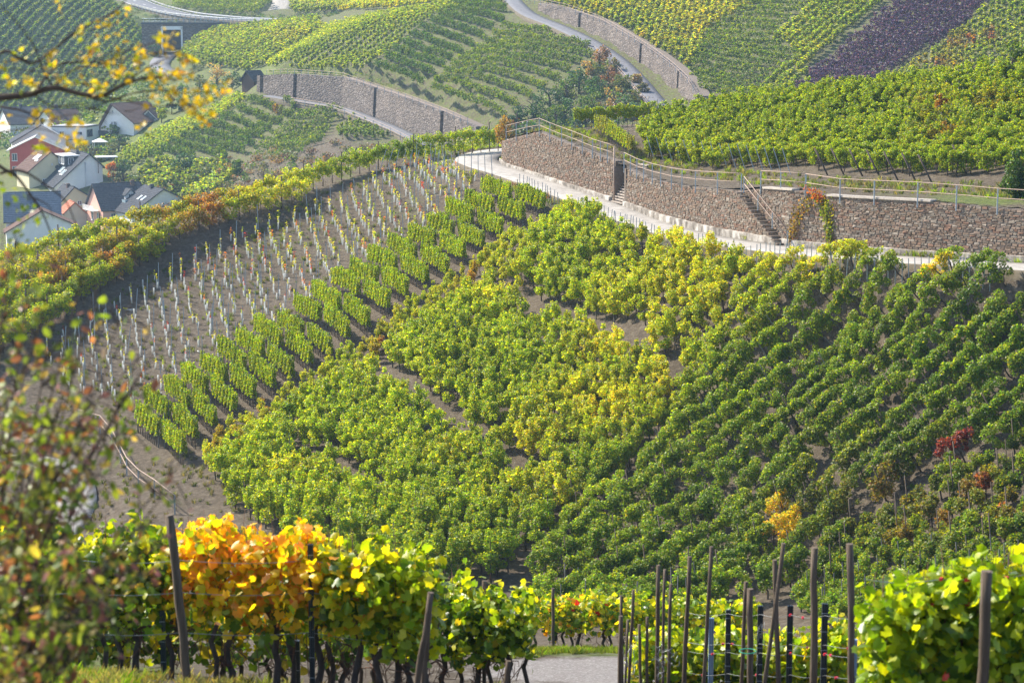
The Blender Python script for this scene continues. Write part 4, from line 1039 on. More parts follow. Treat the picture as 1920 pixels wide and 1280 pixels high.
o6 = np.argsort(-y6 + np.where((x6 > 1930) | (x6 < 1150), 900, 0)); f6 = o6[:90]
a6s = a6 + rg.normal(0, .15, len(P6))
for i in f6:
    q = int(rng.integers(0, 8)); r_ = empty('terrace_vine', P6[i], float(a6s[i])); s_ = rg.uniform(.9, 1.15); r_.scale = (s_,) * 3
    zn = 'above the narrow steps' if x6[i] < 1300 else ('above the second flight of steps' if x6[i] < 1520 else ('behind the dark leaning posts' if x6[i] < 1760 else 'beside the dark bush')); tag(r_, '%s%s vine at the front of the terrace, %s' % ('large ' if s_ > 1.08 else ('small ' if s_ < .97 else ''), 'yellow green' if t6[i][0] > .75 * t6[i][1] else 'green', zn), 'vine', 'front terrace vines ' + zn)
    lo = bpy.data.objects.new('foliage', pf_arch[1][q]); lo['tint'] = [float(v) for v in t6[i]]; link(lo, r_); link(bpy.data.objects.new('trunk', pf_arch[2][q]), r_)
r6 = o6[90:]
scatter('terrace_vineyard', 'dense green vineyard on the terrace above the right retaining wall', 'vines', P6[r6], C_POLE, 10, a6s[r6], np.stack([rg.uniform(1.1, 1.5, len(r6)), rg.uniform(1.1, 1.5, len(r6)), rg.uniform(.85, 1.1, len(r6))], 1), t6[r6])
for j in range(8):            # dark leaning end posts
    px, py = [(1555, 329), (1586, 329), (1620, 330), (1653, 333), (1686, 337), (1720, 340), (1751, 344), (1700, 339)][j] if j < 7 else (1815, 325)
    p = F_TERR.hit(px, py, 120, 165); o = MB().tube([(0, 0, -.2), (-.95, .4, 1.75)], .055, 6).obj('leaning_end_post', BARK, None, p)
    tag(o, 'dark wooden end post leaning left at the foot of the terrace vineyard', 'post', 'dark leaning end posts on the terrace')
for j in range(16):
    px = 1228 + j * 17; p = F_TERR.hit(px, 300 + 1.8 * j, 125, 180); o = MB().box((-.3, 0, .8), (.05, .04, 2.0), 0, ry=-.33).obj('leaning_end_stake', STEEL, None, p)
    tag(o, 'grey steel end stake leaning left at the lower edge of the terrace vineyard', 'stake', 'grey leaning end stakes on the terrace')
# the small row standing above the left wall
for (u, v, lb) in (((1078, 205), (1232, 196), 'small row of green vines on the crest above the narrow steps'), ((1118, 218), (1185, 262), 'short russet tinged vine row running down from the crest behind the left railing')):
    row_thing(u, v, lb, None, lambda r, t: mixc(mixc(G1[None], YG, [.3]), BR, [r.uniform(0, .5) if lb.startswith('short') else .05])[0], 120, 205, 1.1, .95, F_TERR, 77, 36, 3)

# ------------------------------------------------------------------ far vineyard plots
HF = [hedge(600 + i, n=130, leaf=.25, L=1.5, z0=.35, z1=1.85, th=.36, m=12) for i in range(6)]
FF = [vine_pole(650 + i, n=120, leaf=.27) for i in range(6)]
C_HF = lib('far_hedges', [joined_proto('far_hedge', V, F, MB()) for V, F, T, t in HF])
C_FF = lib('far_vines', [joined_proto('far_vine', V, F, MB(), stake_mb(1.9, .035)) for V, F, T, t in FF])
def far_plot(label, poly, dirpx, row, plant, tintf, coll=None, sc=1.0, seed=0, y0=345, y1=700, field=F_FAR, keep=1.0):
    coll = coll or C_HF; rg = np.random.default_rng(seed + 50)
    P, a, px, py, ri = lattice(field, poly, dirpx, row, plant, y0, y1, jit=.06, rowjit=.08, seed=seed)
    k = rg.uniform(size=len(P)) < keep; P, px, py = P[k], px[k], py[k]
    if not len(P): print('EMPTY', label); return
    t = tintf(P, px, py, rg)
    rz = a + rg.normal(0, .06, len(P)) + np.where(rg.uniform(size=len(P)) < .5, math.pi, 0)
    s_ = rg.uniform(.88, 1.12, (len(P), 3)) * sc
    if coll is C_FF: s_[:, :2] *= 1.35
    t = np.asarray(t) * .9
    s_[:, 0] *= plant / 1.25
    scatter('vineyard_plot', label, 'vineyard', P, coll, 6, rz, s_, t); return len(P)
def T_(c0, c1, m=.5, s=.2, blo=None, bc=None):
    def f(P, px, py, rg):
        c = mixc(c0, c1, m + rg.normal(0, s, len(P)) + .5 * (field_noise(P, 18, 1) - .5))
        if blo: c = mixc(c, bc, bl(px, py, blo) * rg.uniform(.2, 1.2, len(P)))
        return c
    return f
nfar = 0
for args in [
    ('dark green neat vine rows on the upper left flank of the far spur', [(690, 138), (790, 165), (950, 40), (945, 12), (925, 2), (860, 2)], ((720, 135), (790, 165)), 3.4, 1.2, T_(DK, G0, .6), C_HF, 1.1, 1),
    ('dark green neat vine rows on the lower right flank of the far spur', [(800, 168), (930, 232), (985, 195), (1120, 105), (1095, 88), (1010, 60), (955, 45)], ((850, 160), (960, 200)), 3.2, 1.2, T_(G0, G1, .25), C_HF, 1.0, 2),
    ('pale yellow green vineyard strip left of the dark rows on the far spur', [(500, 133), (685, 135), (855, 5), (800, 15), (700, 40), (620, 75), (540, 108)], ((600, 110), (680, 60)), 2.4, 1.6, T_(G1, YG, .4, .25), C_FF, .85, 3),
    ('bright yellow vine belt along the left edge of the far spur', [(500, 130), (540, 108), (620, 70), (700, 46), (860, 18), (850, 8), (700, 32), (610, 52), (530, 98)], ((560, 90), (640, 55)), 2.2, 1.3, T_(G1, YG, .9), C_HF, .8, 4),
    ('olive and orange vineyard on the slope right of the tunnel', [(330, 122), (470, 136), (500, 122), (600, 60), (600, 42), (480, 52), (400, 62), (350, 90)], ((400, 110), (470, 75)), 2.3, 1.4, T_(G0, YG, .55, .25, [(400, 60, 60, 30, .5), (540, 75, 50, 20, .7)], YE * .7), C_FF, 1.1, 5),
    ('pale gold vine strip in the top middle behind the far spur', [(560, 18), (700, 22), (860, 6), (940, 2), (940, -20), (560, -20)], ((600, 10), (700, 5)), 2.3, 1.4, T_(YG, YE * .7, .5), C_FF, 1.0, 6),
    ('green vineyard above the main road at the top left', [(330, 16), (400, 24), (480, 28), (505, 10), (500, -25), (310, -25)], ((380, 15), (440, 0)), 2.2, 1.4, T_(G0, G1, .7), C_HF, 1.1, 7),
    ('vine rows right of the field path at the top', [(545, 22), (560, 30), (640, 20), (640, -20), (540, -20)], ((560, 20), (620, 0)), 2.2, 1.4, T_(G1, YG, .4), C_FF, 1.0, 8),
    ('hazy blue green vineyard covering the left hillside above the village', [(-120, 240), (100, 235), (200, 200), (262, 130), (268, 70), (240, 32), (210, 8), (190, -25), (-120, -25)], ((60, 120), (110, 60)), 2.5, 1.5, T_(G0, G1, .5), C_FF, 1.15, 9),
    ('terraced rows with pale edges beside the tunnel on the left hillside', [(160, 190), (215, 185), (262, 110), (268, 60), (240, 35), (180, 60)], ((185, 150), (240, 158)), 3.2, 1.3, T_(G1, YG, .5), C_HF, .7, 10),
    ('sunlit yellow vine edge along the crest of the small vineyard by the houses', [(215, 305), (300, 250), (370, 222), (440, 186), (470, 186), (400, 232), (330, 270), (260, 310), (225, 320)], ((240, 290), (330, 240)), 1.6, 1.3, T_(G1 * 1.1, YG, .75, .3), C_FF, .95, 11),
    ('dark green vine rows of the small vineyard above the village', [(270, 300), (420, 300), (460, 290), (500, 255), (560, 215), (545, 198), (480, 186), (440, 215), (360, 250), (300, 285)], ((380, 235), (470, 255)), 2.5, 1.15, T_(DK, G0, .8, .2, [(520, 220, 8, 8, .9)], RD), C_HF, 1.1, 12),
    ('duller green vine rows at the right of the small vineyard', [(475, 290), (560, 285), (600, 270), (645, 215), (620, 206), (570, 215), (510, 258)], ((500, 262), (570, 245)), 2.3, 1.3, T_(G0, G1, .5), C_HF, .95, 13),
    ('small pale green patch of staked vines below the small far road', [(650, 262), (735, 262), (700, 240), (660, 222), (625, 250)], ((650, 255), (700, 245)), 1.6, 1.3, T_(G1, G0, .4), C_FF, .75, 14),
    ('straggly vines and bushes on the bank above the houses', [(240, 345), (300, 310), (420, 308), (450, 330), (400, 370), (300, 385), (240, 380)], ((300, 340), (380, 330)), 2.2, 1.6, T_(G0, YG, .45, .25), C_FF, 1.15, 15, ),
    ('yellow mottled vineyard high on the right, above the curving far wall', [(1010, 2), (1160, 55), (1290, 130), (1310, 110), (1330, 60), (1480, -25), (1000, -25)], ((1150, 30), (1230, 20)), 2.0, 1.3, T_(G1, YE * .75, .35, .22, [(1290, 30, 90, 40, .5), (1330, 60, 60, 30, .5)], YE), C_FF, 1.05, 16),
    ('combed green vine rows on the right hillside left of the purple strip', [(1310, 185), (1290, 130), (1330, 60), (1480, -25), (1560, -25), (1440, 80), (1500, 110), (1440, 160), (1420, 190)], ((1350, 130), (1430, 150)), 2.9, 1.2, T_(G0, G1, .55), C_HF, 1.0, 17),
    ('green staked vineyard just left of the purple strip', [(1425, 190), (1440, 160), (1500, 110), (1450, 80), (1560, -25), (1700, -25), (1600, 50), (1540, 110), (1490, 170), (1480, 190)], ((1480, 140), (1540, 90)), 2.0, 1.3, T_(G1, YG, .3, .2, [(1530, 100, 60, 40, .3)], YE), C_FF, 1.05, 18),
    ('dark purple vine strip running up the right hillside', [(1482, 195), (1500, 165), (1600, 80), (1720, -25), (1890, -25), (1800, 60), (1720, 110), (1640, 160), (1600, 195)], ((1560, 160), (1680, 80)), 1.9, 1.15, T_(np.array((.065, .026, .13)), np.array((.115, .05, .19)), .4), C_HF, 1.05, 19),
    ('pale green vineyard with red patches at the upper right', [(1610, 195), (1650, 160), (1730, 112), (1810, 62), (1900, -25), (2100, -25), (2100, 190)], ((1750, 130), (1850, 70)), 2.1, 1.3, T_(G1, YG * .9, .5, .2, [(1800, 90, 30, 14, .9), (1760, 130, 50, 14, .5), (1860, 75, 10, 12, 1)], RD), C_FF, 1.0, 20),
]:
    nfar += far_plot(*args) or 0
print('far', nfar)

# short steel stakes along the outer edge of the concrete road
C, Nn = strip_pts(road_px, 3.6); cx_, cy_ = project(C); last = -99
rg = np.random.default_rng(64); kk = 0
for i in range(len(C)):
    if not (1030 < cx_[i] < 1920): continue
    for t in (0, .5):
        p = C[i] + (C[min(i + 1, len(C) - 1)] - C[i]) * t - Nn[i] * 2.5 * (1 if Nn[i][1] > 0 else -1); p[2] = float(F_NEAR.z(p[0], p[1])[0])
        o = bpy.data.objects.new('roadside_stake', stake5); o.location = tuple(p); o.scale = (1, 1, .72); o.rotation_euler = (rg.normal(0, .04), rg.normal(0, .06), 0); link(o); tag(o, 'thin steel stake beside the concrete road', 'stake', 'steel stakes along the concrete road'); kk += 1
print('road stakes', kk)
# ------------------------------------------------------------------ village houses
def wallmat(n_, c): return surf('render_' + n_, [(0.3, mul(c, .9)), (0.7, mul(c, 1.05))], scale=.5, rough=.9, bump=.1, bscale=20)
WHITE = wallmat('white', (.84, .84, .84)); CREAM = wallmat('cream', (.72, .64, .44)); REDW = wallmat('red', (.50, .09, .07)); PINK = wallmat('pink', (.72, .42, .34)); BEIGE = wallmat('beige', (.58, .52, .44))
def roofmat(name, c, c2, row=.34):
    """tiled roof: courses and tile columns as relief"""
    m, n, l = nt(name); out = N(n, 'ShaderNodeOutputMaterial'); p = N(n, 'ShaderNodeBsdfPrincipled'); l.new(p.outputs[0], out.inputs[0]); p.inputs['Roughness'].default_value = .92; p.inputs['Specular IOR Level'].default_value = .12
    tc = N(n, 'ShaderNodeTexCoord'); a = N(n, 'ShaderNodeTexNoise'); a.inputs['Scale'].default_value = 2.5; a.inputs['Detail'].default_value = 6; l.new(tc.outputs['Object'], a.inputs[0])
    r = ramp(n, [(.3, c), (.7, c2)]); l.new(a.outputs['Fac'], r.inputs[0]); l.new(r.outputs[0], p.inputs['Base Color']); return m
SLATE = roofmat('slate_roof', (.045, .048, .06), (.085, .09, .105)); BROWNR = roofmat('brown_tile_roof', (.10, .06, .05), (.17, .11, .09)); BLUER = roofmat('blue_grey_tile_roof', (.05, .075, .12), (.085, .12, .175)); REDR = roofmat('red_tile_roof', (.36, .13, .08), (.48, .20, .13))
METAL = simple('pale_sheet_roof', (.62, .60, .58), .4, .1, 3, metallic=.5, bump=0); GREYT = simple('dark_trim', (.07, .07, .08), .6, .2, 5); WTRIM = simple('white_trim', (.8, .8, .8), .5, .05, 5)
GLASS = simple('window_glass', (.05, .07, .10), .12, .2, 3, bump=0, spec=.8); WOODD = simple('dark_timber', (.10, .06, .045), .8, .3, 6)
GLASSB = simple('balcony_glass', (.35, .45, .50), .15, .1, 3, bump=0, spec=.8)
def window(parent, c, w, h, nrm_rz, frame=WTRIM, mull=1):
    """c: centre on the wall; nrm_rz: heading of the wall plane"""
    f = MB(); t = .09
    for dx, dz, ww, hh in ((0, h / 2 - t / 2, w, t), (0, -h / 2 + t / 2, w, t), (-w / 2 + t / 2, 0, t, h), (w / 2 - t / 2, 0, t, h)): f.box((dx, -.05, dz), (ww, .10, hh))
    for k in range(mull): f.box((-w / 2 + w * (k + 1) / (mull + 1), -.04, 0), (.06, .07, h - 2 * t))
    f.box((0, -.10, -h / 2 - .04), (w + .2, .18, .06))
    o = f.obj('window', frame, parent, c); o.rotation_euler = (0, 0, nrm_rz)
    MB().box((0, -.015, 0), (w - t, .02, h - t)).obj('pane', GLASS, o)
    return o
def house(label, apex, xl, xr, dl, dr, H, L, rz, wall, roofL, roofR=None, wins=(), side_wins=(), chim=(), sky_l=(), sky_r=(), over=.45, name='house', tile=True):
    """gable front in the local plane y=0; ridge runs along +y; apex: pixel and distance of the front ridge end"""
    roofR = roofR or roofL
    p = at(*apex); root = empty(name, (p[0], p[1], p[2] - H), R(rz)); tag(root, label, 'house')
    el, er = H - dl, H - dr
    pts = [(-xl, -3), (xr, -3), (xr, er), (0, H), (-xl, el)]
    v = [(x, 0, z) for x, z in pts] + [(x, L, z) for x, z in pts]
    MB().add(v, [(0, 1, 2, 3, 4), (9, 8, 7, 6, 5), (0, 5, 6, 1), (1, 6, 7, 2), (2, 7, 8, 3), (3, 8, 9, 4), (4, 9, 5, 0)]).obj('wall', wall, root)
    planes = []
    for sgn, xe, de, mt in ((-1, xl, dl, roofL), (1, xr, dr, roofR)):
        ln = math.hypot(xe, de); k = (ln + over) / ln; nx, nz = sgn * de / ln, xe / ln; th = .16
        base = .03
        def P(t, y, o_): return (sgn * xe * t + nx * o_, y, H - de * t + nz * o_)
        m = MB(); m.add([P(0, -over, base), P(k, -over, base), P(k, L + over, base), P(0, L + over, base), P(0, -over, base + th), P(k, -over, base + th), P(k, L + over, base + th), P(0, L + over, base + th)],
                        [(3, 2, 1, 0), (4, 5, 6, 7), (0, 1, 5, 4), (1, 2, 6, 5), (2, 3, 7, 6), (3, 0, 4, 7)])
        if tile:                         # tile courses stand proud
            n_c = max(4, int(ln / .42))
            for c in range(n_c):
                t0, t1 = k * c / n_c, k * (c + 1) / n_c
                a, b = base + th + .012, base + th + .06
                m.add([P(t0, -over, a), P(t1, -over, b), P(t1, L + over, b), P(t0, L + over, a), P(t1, -over, base + th - .02), P(t1, L + over, base + th - .02)], [(0, 1, 2, 3), (1, 4, 5, 2)])
        o = m.obj('roof', mt, root); planes.append(o)
        for (t, y, w, h) in (sky_l if sgn < 0 else sky_r):
            q = Vector(P(t, y, base + th + .12)); s_ = MB(); ang = math.atan2(de, xe)
            s_.box((0, 0, 0), (h, w, .12), ry=sgn * ang); so = s_.obj('skylight', WTRIM, o, q); MB().box((0, 0, .07), (h * .8, w * .8, .03), ry=sgn * ang).obj('pane', GLASSB, so)
        MB().tube([P(k, -over, base - .03), P(k, L + over, base - .03)], .08, 6).obj('gutter', GREYT, root)
    MB().tube([(0, -over, H + .22), (0, L + over, H + .22)], .10, 6).obj('ridge_cap', roofL, root)
    for (x, y, h) in chim:
        zz = H - (dl * -x / xl if x < 0 else dr * x / xr); o = MB().box((0, 0, h / 2), (.6, .7, h + .8)).obj('chimney', BROWNR if wall is not WHITE else GREYT, root, (x, y, zz)); MB().box((0, 0, h / 2 + .45), (.75, .85, .1)).obj('chimney_cap', GREYT, o)
    for (x, z, w, h) in wins: window(root, (x, -.0, z), w, h, 0)
    for (sd, y, z, w, h) in side_wins: window(root, (xr if sd > 0 else -xl, y, z), w, h, math.pi / 2 if sd > 0 else -math.pi / 2)
    return root
h1 = house('tall white gabled house with dark asymmetric roof and white flat dormer', (167, 290, 450), 7.2, 2.7, 6.2, 2.5, 8.5, 13, 26, WHITE, SLATE, chim=[(-.8, 6, .8)], sky_l=[(.62, 2.2, .7, 1.5), (.62, 3.4, .7, 1.5), (.55, 5.6, 1.8, 1.6)])
MB().tube([(-.9, -.08, -2), (-.9, -.08, 7)], .09, 6).obj('downpipe', METAL, h1)
d = MB().box((0, 0, 0), (3.0, 6.4, 2.1)).obj('dormer', SLATE, h1, (-2.3, 7.6, 6.9)); MB().box((0, 0, 1.15), (3.7, 7.0, .22)).obj('dormer_roof', WTRIM, d)
for yy in (-2.3, -.9, .9, 2.2): window(d, (-1.52, yy, .1), .9, 1.3, -math.pi / 2)
for xx in (-.3,): window(d, (xx, -3.21, .1), 1.1, 1.3, 0)
h2 = house('cream house with brown tiled roof and white skylights beside the red house', (95, 286, 456), 4.7, 4.0, 3.7, 3.3, 8.0, 8, 30, CREAM, BROWNR, chim=[(-.3, 3.2, .9)], sky_l=[(.35, 3.0, 2.6, 1.5), (.5, 1.5, 1.6, .5)], wins=[(-1.5, 2.2, .8, 1.1), (.2, 5.6, .3, .4)])
MB().tube([(1.2, -.4, 5.0), (1.2, -.15, 5.0)], .42, 12).obj('satellite_dish', GREYT, h2)
h3 = house('red house with pale ribbed metal roof', (66, 258, 474), 5.4, 5.8, 2.6, 2.6, 9.5, 8, 8, REDW, METAL, over=.7, wins=[(-4.4, 2.4, 1.1, 2.2), (-4.4, 5.4, 1.1, 1.6), (2.6, 5.6, 1.1, 1.3), (-1.2, 4.0, 1.6, 1.2)], tile=False)
for i in range(16): MB().box((0, 0, 0), (6.4, .06, .08), ry=math.atan2(2.6, 5.8)).obj('roof_rib', METAL, h3, (2.95, -.6 + i * .6, 9.5 - 1.32 + .30))
h4 = house('white gabled house with blue grey roof behind the red house', (77, 236, 490), 6.2, 5.2, 3.6, 3.0, 8.5, 10, 14, WHITE, SLATE, METAL, chim=[(.4, 5, 1.2)], wins=[(-1.2, 4.2, 1.1, .9)])
def flat_house(label, px, py, Y, w, l, h, rz, wall, name='flat_roofed_house'):
    p = at(px, py, Y); root = empty(name, p, R(rz)); tag(root, label, 'house')
    MB().box((w / 2, l / 2, h / 2 - 1.5), (w, l, h + 3)).obj('wall', wall, root)
    MB().box((w / 2, l / 2, h + .12), (w + .3, l + .3, .22)).obj('roof', GREYT, root)
    MB().box((w / 2, l / 2, h + .27), (w - .8, l - .8, .08)).obj('roof_gravel', METAL, root)
    return root
h5 = flat_house('white flat roofed modern house with dark corner window', 97, 280, 496, 8.2, 7.5, 4.9, -12, WHITE)
window(h5, (8.2, 2.0, 3.6), 3.0, 1.5, math.pi / 2, GREYT); window(h5, (6.6, 0, 3.6), 1.6, .8, 0); window(h5, (2.5, 0, 3.5), 1.2, 1.0, 0)
MB().box((4.1, -.03, 2.2), (8.3, .12, .12)).obj('cornice', GREYT, h5)
h6 = house('white chalet with broad brown roof reaching low on the left', (212, 196, 502), 4.0, 6.0, 5.2, 3.6, 7.4, 10.5, -33, WHITE, BROWNR, wins=[(.6, 3.0, .9, 1.3), (-.4, 3.0, .7, 1.2), (-.1, 5.8, .5, .7)], over=.9)
MB().box((-2.0, -1.3, .6), (5, 2.4, .2)).obj('balcony', GREYT, h6); MB().box((-2.0, -2.5, 1.2), (5, .08, 1.0)).obj('balcony_rail', GREYT, h6)
h6b = house('small brown roofed wing with dark glazed gable right of the chalet', (278, 206, 504), 2.6, 2.6, 2.4, 2.4, 5.0, 5, -8, WHITE, BROWNR, wins=[(-.6, 1.2, 1.6, 1.4)])
MB().add([(-1.9, -.06, 2.8), (1.9, -.06, 2.8), (0, -.06, 4.6)], [(0, 1, 2)]).obj('gable_glazing', GLASS, h6b)
h7 = house('pink house with dark roof, flower balcony and a glazed dormer', (176, 347, 426), 4.4, 4.6, 4.3, 4.3, 8.2, 9.0, -60, PINK, SLATE, wins=[(1.9, 2.3, 1.0, 1.7), (-1.2, 2.3, 1.0, 1.7)], side_wins=[(1, 2.0, 2.4, 1.0, 1.5), (1, 5.0, 2.4, .9, 1.2)], chim=[(0.5, 7.5, .8)])
MB().box((0, -.7, 3.5), (6.0, 1.2, .15)).obj('balcony', WTRIM, h7)
for i in range(9): MB().box((-2.8 + i * .7, -1.28, 4.0), (.35, .05, .9)).obj('balcony_panel', WTRIM, h7)
dm = MB().add([(0, -1.1, 0), (0, 1.1, 0), (0, 1.1, 1.6), (0, 0, 2.7), (0, -1.1, 1.6), (-4, -1.1, 0), (-4, 1.1, 0), (-4, 1.1, 1.6), (-4, 0, 2.7), (-4, -1.1, 1.6)], [(0, 1, 2, 3, 4), (9, 8, 7, 6, 5), (2, 7, 8, 3), (3, 8, 9, 4), (1, 6, 7, 2), (4, 9, 5, 0)]).obj('dormer', WHITE, h7, (3.6, 6.0, 4.6))
for sg in (-1, 1): MB().box((-1.9, sg * .68, 2.22), (4.6, 1.7, .14), rx=-sg * math.atan2(1.1, 1.1)).obj('dormer_roof', SLATE, dm)
window(dm, (.03, 0, 1.1), 1.1, 1.8, math.pi / 2)
bl_ = MB().box((.9, 0, -.05), (1.8, 3.6, .15)).obj('balcony', WTRIM, dm); MB().box((1.78, 0, .5), (.06, 3.6, 1.0)).obj('balcony_glass', GLASSB, bl_); MB().box((.9, -1.78, .5), (1.8, .06, 1.0)).obj('balcony_glass', GLASSB, bl_)
h7b = house('white gabled house with dark roof and two skylights right of the pink house', (306, 356, 419), 6.3, 4.6, 4.2, 2.2, 7.0, 9.5, 30, WHITE, SLATE, sky_l=[(.45, 4.4, .8, 1.2), (.45, 2.4, .8, 1.2)], chim=[(-.4, 5, .6)])
h8 = house('small cream gabled house with slate roof between the white and the pink house', (139, 352, 437), 2.9, 2.7, 2.9, 1.7, 6.4, 7, 28, CREAM, SLATE, wins=[(1.0, 3.4, .9, .9)], chim=[(-.3, 3.0, .5)])
h9 = house('house with large blue grey tiled roof at the lower left', (10, 363, 413), 4.6, 5.2, 4.0, 4.6, 7.2, 9.6, -78, WHITE, BLUER, chim=[(1.4, 4.2, .9)], wins=[(-.6, 2.6, .9, 1.3)])
h10 = house('white gabled house with brown roof, cut by the ridge vines at the left edge', (79, 396, 403), 6.4, 6.0, 3.7, 2.8, 8.5, 6, 14, WHITE, BROWNR)
h11 = house('small beige house with red tiled roof beside the pink house', (140, 381, 429), 2.0, 2.3, 1.8, 2.2, 6.0, 4.2, 24, BEIGE, REDR)
h12 = house('dark roofed house at the left edge behind the branches', (6, 203, 530), 5.5, 5.5, 3.4, 3.4, 7, 10, -62, WHITE, SLATE, chim=[(.5, 4, .8)])
h12b = house('grey roofed pale house behind the white gable, half hidden by twigs', (84, 208, 524), 4.6, 4.6, 3.0, 3.0, 7, 8, -48, WHITE, SLATE, BROWNR, chim=[(0, 3, 1)])
h13 = house('white house with steep dark roof behind the yellow leaves', (338, 166, 522), 5.0, 3.6, 4.2, 2.8, 7, 9, 22, WHITE, SLATE)
h13b = house('house with broad brown roof behind the twigs, near the gold bush', (318, 140, 540), 4.0, 5.5, 2.6, 3.8, 6.5, 9, -66, BEIGE, BROWNR)
h14 = house('small dark roofed shed at the left end of the far wall', (464, 135, 480), 1.8, 2.0, 1.8, 1.8, 4.4, 3.4, -40, WOODD, SLATE, name='garden_shed')
cp = at(200, 318, 452); t_ = empty('carport', cp, R(20)); tag(t_, 'white flat carport roof right of the tall white house', 'carport'); MB().box((0, 0, 2.6), (4.2, 3.0, .18)).obj('roof', WTRIM, t_)
for sx in (-1.9, 1.9):
    for sy in (-1.3, 1.3): MB().box((sx, sy, 1.0), (.12, .12, 3.2)).obj('post', WOODD, t_)
gz = empty('garden_pavilion', at(188, 284, 486), .3); tag(gz, 'small white garden pavilion beside the modern house', 'pavilion'); MB().add([(-1.6, -1.6, 2.1), (1.6, -1.6, 2.1), (1.6, 1.6, 2.1), (-1.6, 1.6, 2.1), (0, 0, 2.9)], [(0, 1, 4), (1, 2, 4), (2, 3, 4), (3, 0, 4), (3, 2, 1, 0)]).obj('canopy', WTRIM, gz)
for sx in (-1.4, 1.4):
    for sy in (-1.4, 1.4): MB().box((sx, sy, 1), (.1, .1, 2.4)).obj('post', WTRIM, gz)
fn = empty('board_fence', at(168, 292, 478), .05); tag(fn, 'dark board fence below the white pavilion', 'fence')
for i in range(22): MB().box((i * .26, 0, .6), (.22, .04, 1.9)).obj('board', WOODD, fn)

# ------------------------------------------------------------------ bridge with the tunnel portal and road guard rails
br = empty('road_bridge', at(325, 96, 596), R(6)); tag(br, 'masonry road bridge with a pale square tunnel portal', 'bridge')
HB = 7.0
MB().box((-5.6, 1.0, HB / 2 - 2), (5.0, 2.0, HB + 4)).obj('abutment', FARST, br); MB().box((8.6, 1.0, HB / 2 - 2), (12.0, 2.0, HB + 4)).obj('abutment', FARST, br)
MB().box((-.3, 1.0, HB - .35), (5.8, 2.0, .7)).obj('lintel_wall', FARST, br)
MB().box((-2.85, -.05, HB / 2 - 1.2), (.55, .5, HB + 1.0)).obj('portal_pier', WTRIM, br); MB().box((2.3, -.05, HB / 2 - 1.2), (.45, .5, HB + 1.0)).obj('portal_pier', WTRIM, br); MB().box((-.27, -.05, HB - 1.0), (5.65, .5, .9)).obj('portal_lintel', WTRIM, br)
MB().box((-3.0, 6, HB / 2 - 1), (.3, 10, HB)).obj('tunnel_wall', MORTAR, br); MB().box((2.5, 6, HB / 2 - 1), (.3, 10, HB)).obj('tunnel_wall', MORTAR, br); MB().box((-.25, 6, HB - .55), (6, 10, .3)).obj('tunnel_ceiling', MORTAR, br); MB().box((-.25, 11.2, HB / 2), (6, .3, HB)).obj('tunnel_end', MORTAR, br)
MB().box((3.2, 1.2, HB + .25), (23, 2.8, .45)).obj('deck_edge', GREYT, br)
for i in range(16): MB().box((-7.6 + i * 1.5, -.1, HB + 1.0), (.1, .1, 1.2)).obj('rail_post', STEEL, br)
for z in (.8, 1.5): MB().tube([(-8, -.1, HB + z), (15, -.1, HB + z)], .06, 5).obj('rail', STEEL, br)
def guard_rail(label, side, lo, hi, h=.75):
    C, Nn = strip_pts(troad_px, 8.0); idx = [i for i in range(lo, min(hi, len(C)))]; root = empty('guard_rail', C[idx[0]]); tag(root, label, 'guard rail'); pts = []
    for i in idx:
        p = C[i] + Nn[i] * 4.3 * side; pts.append(p - C[idx[0]]); MB().box((0, 0, .3), (.14, .14, 1.1)).obj('post', STEEL, root, p - C[idx[0]])
    V = []; F = []
    for q in pts: V += [q + np.array([0, 0, h - .2]), q + np.array([0, -.07, h]), q + np.array([0, 0, h + .2]), q + np.array([0, .08, h + .2]), q + np.array([0, .08, h - .2])]
    for i in range(len(pts) - 1):
        for j in range(5): F.append((i * 5 + j, i * 5 + (j + 1) % 5, i * 5 + 5 + (j + 1) % 5, i * 5 + 5 + j))
    MB().add(V, F).obj('beam', METAL, root)
guard_rail('guard rail along the near edge of the main road over the bridge', -1, 8, 42); guard_rail('guard rail along the far edge of the main road', 1, 4, 42)
WL = simple('road_marking', (.75, .75, .75), .7, .1, 3, bump=0)
C, Nn = strip_pts(troad_px, 8.0)
for sd, nm in ((-3.6, 'edge_line'), (3.6, 'edge_line')):
    V = []; 
    for i in range(len(C)): V += [C[i] + Nn[i] * (sd - .1) + [0, 0, .335], C[i] + Nn[i] * (sd + .1) + [0, 0, .335]]
    o = MB().add(V, [(2 * i, 2 * i + 1, 2 * i + 3, 2 * i + 2) for i in range(len(C) - 1)]).obj(nm, WL); tag(o, kind='structure')
for i in range(4, 30, 3):
    a, b = C[i], C[i] + (C[i + 1] - C[i]) * .8; n_ = Nn[i] * .1; z = np.array([0, 0, .34]); o = MB().add([a - n_ + z, b - n_ + z, b + n_ + z, a + n_ + z], [(0, 1, 2, 3)]).obj('centre_dash', WL); tag(o, kind='structure')

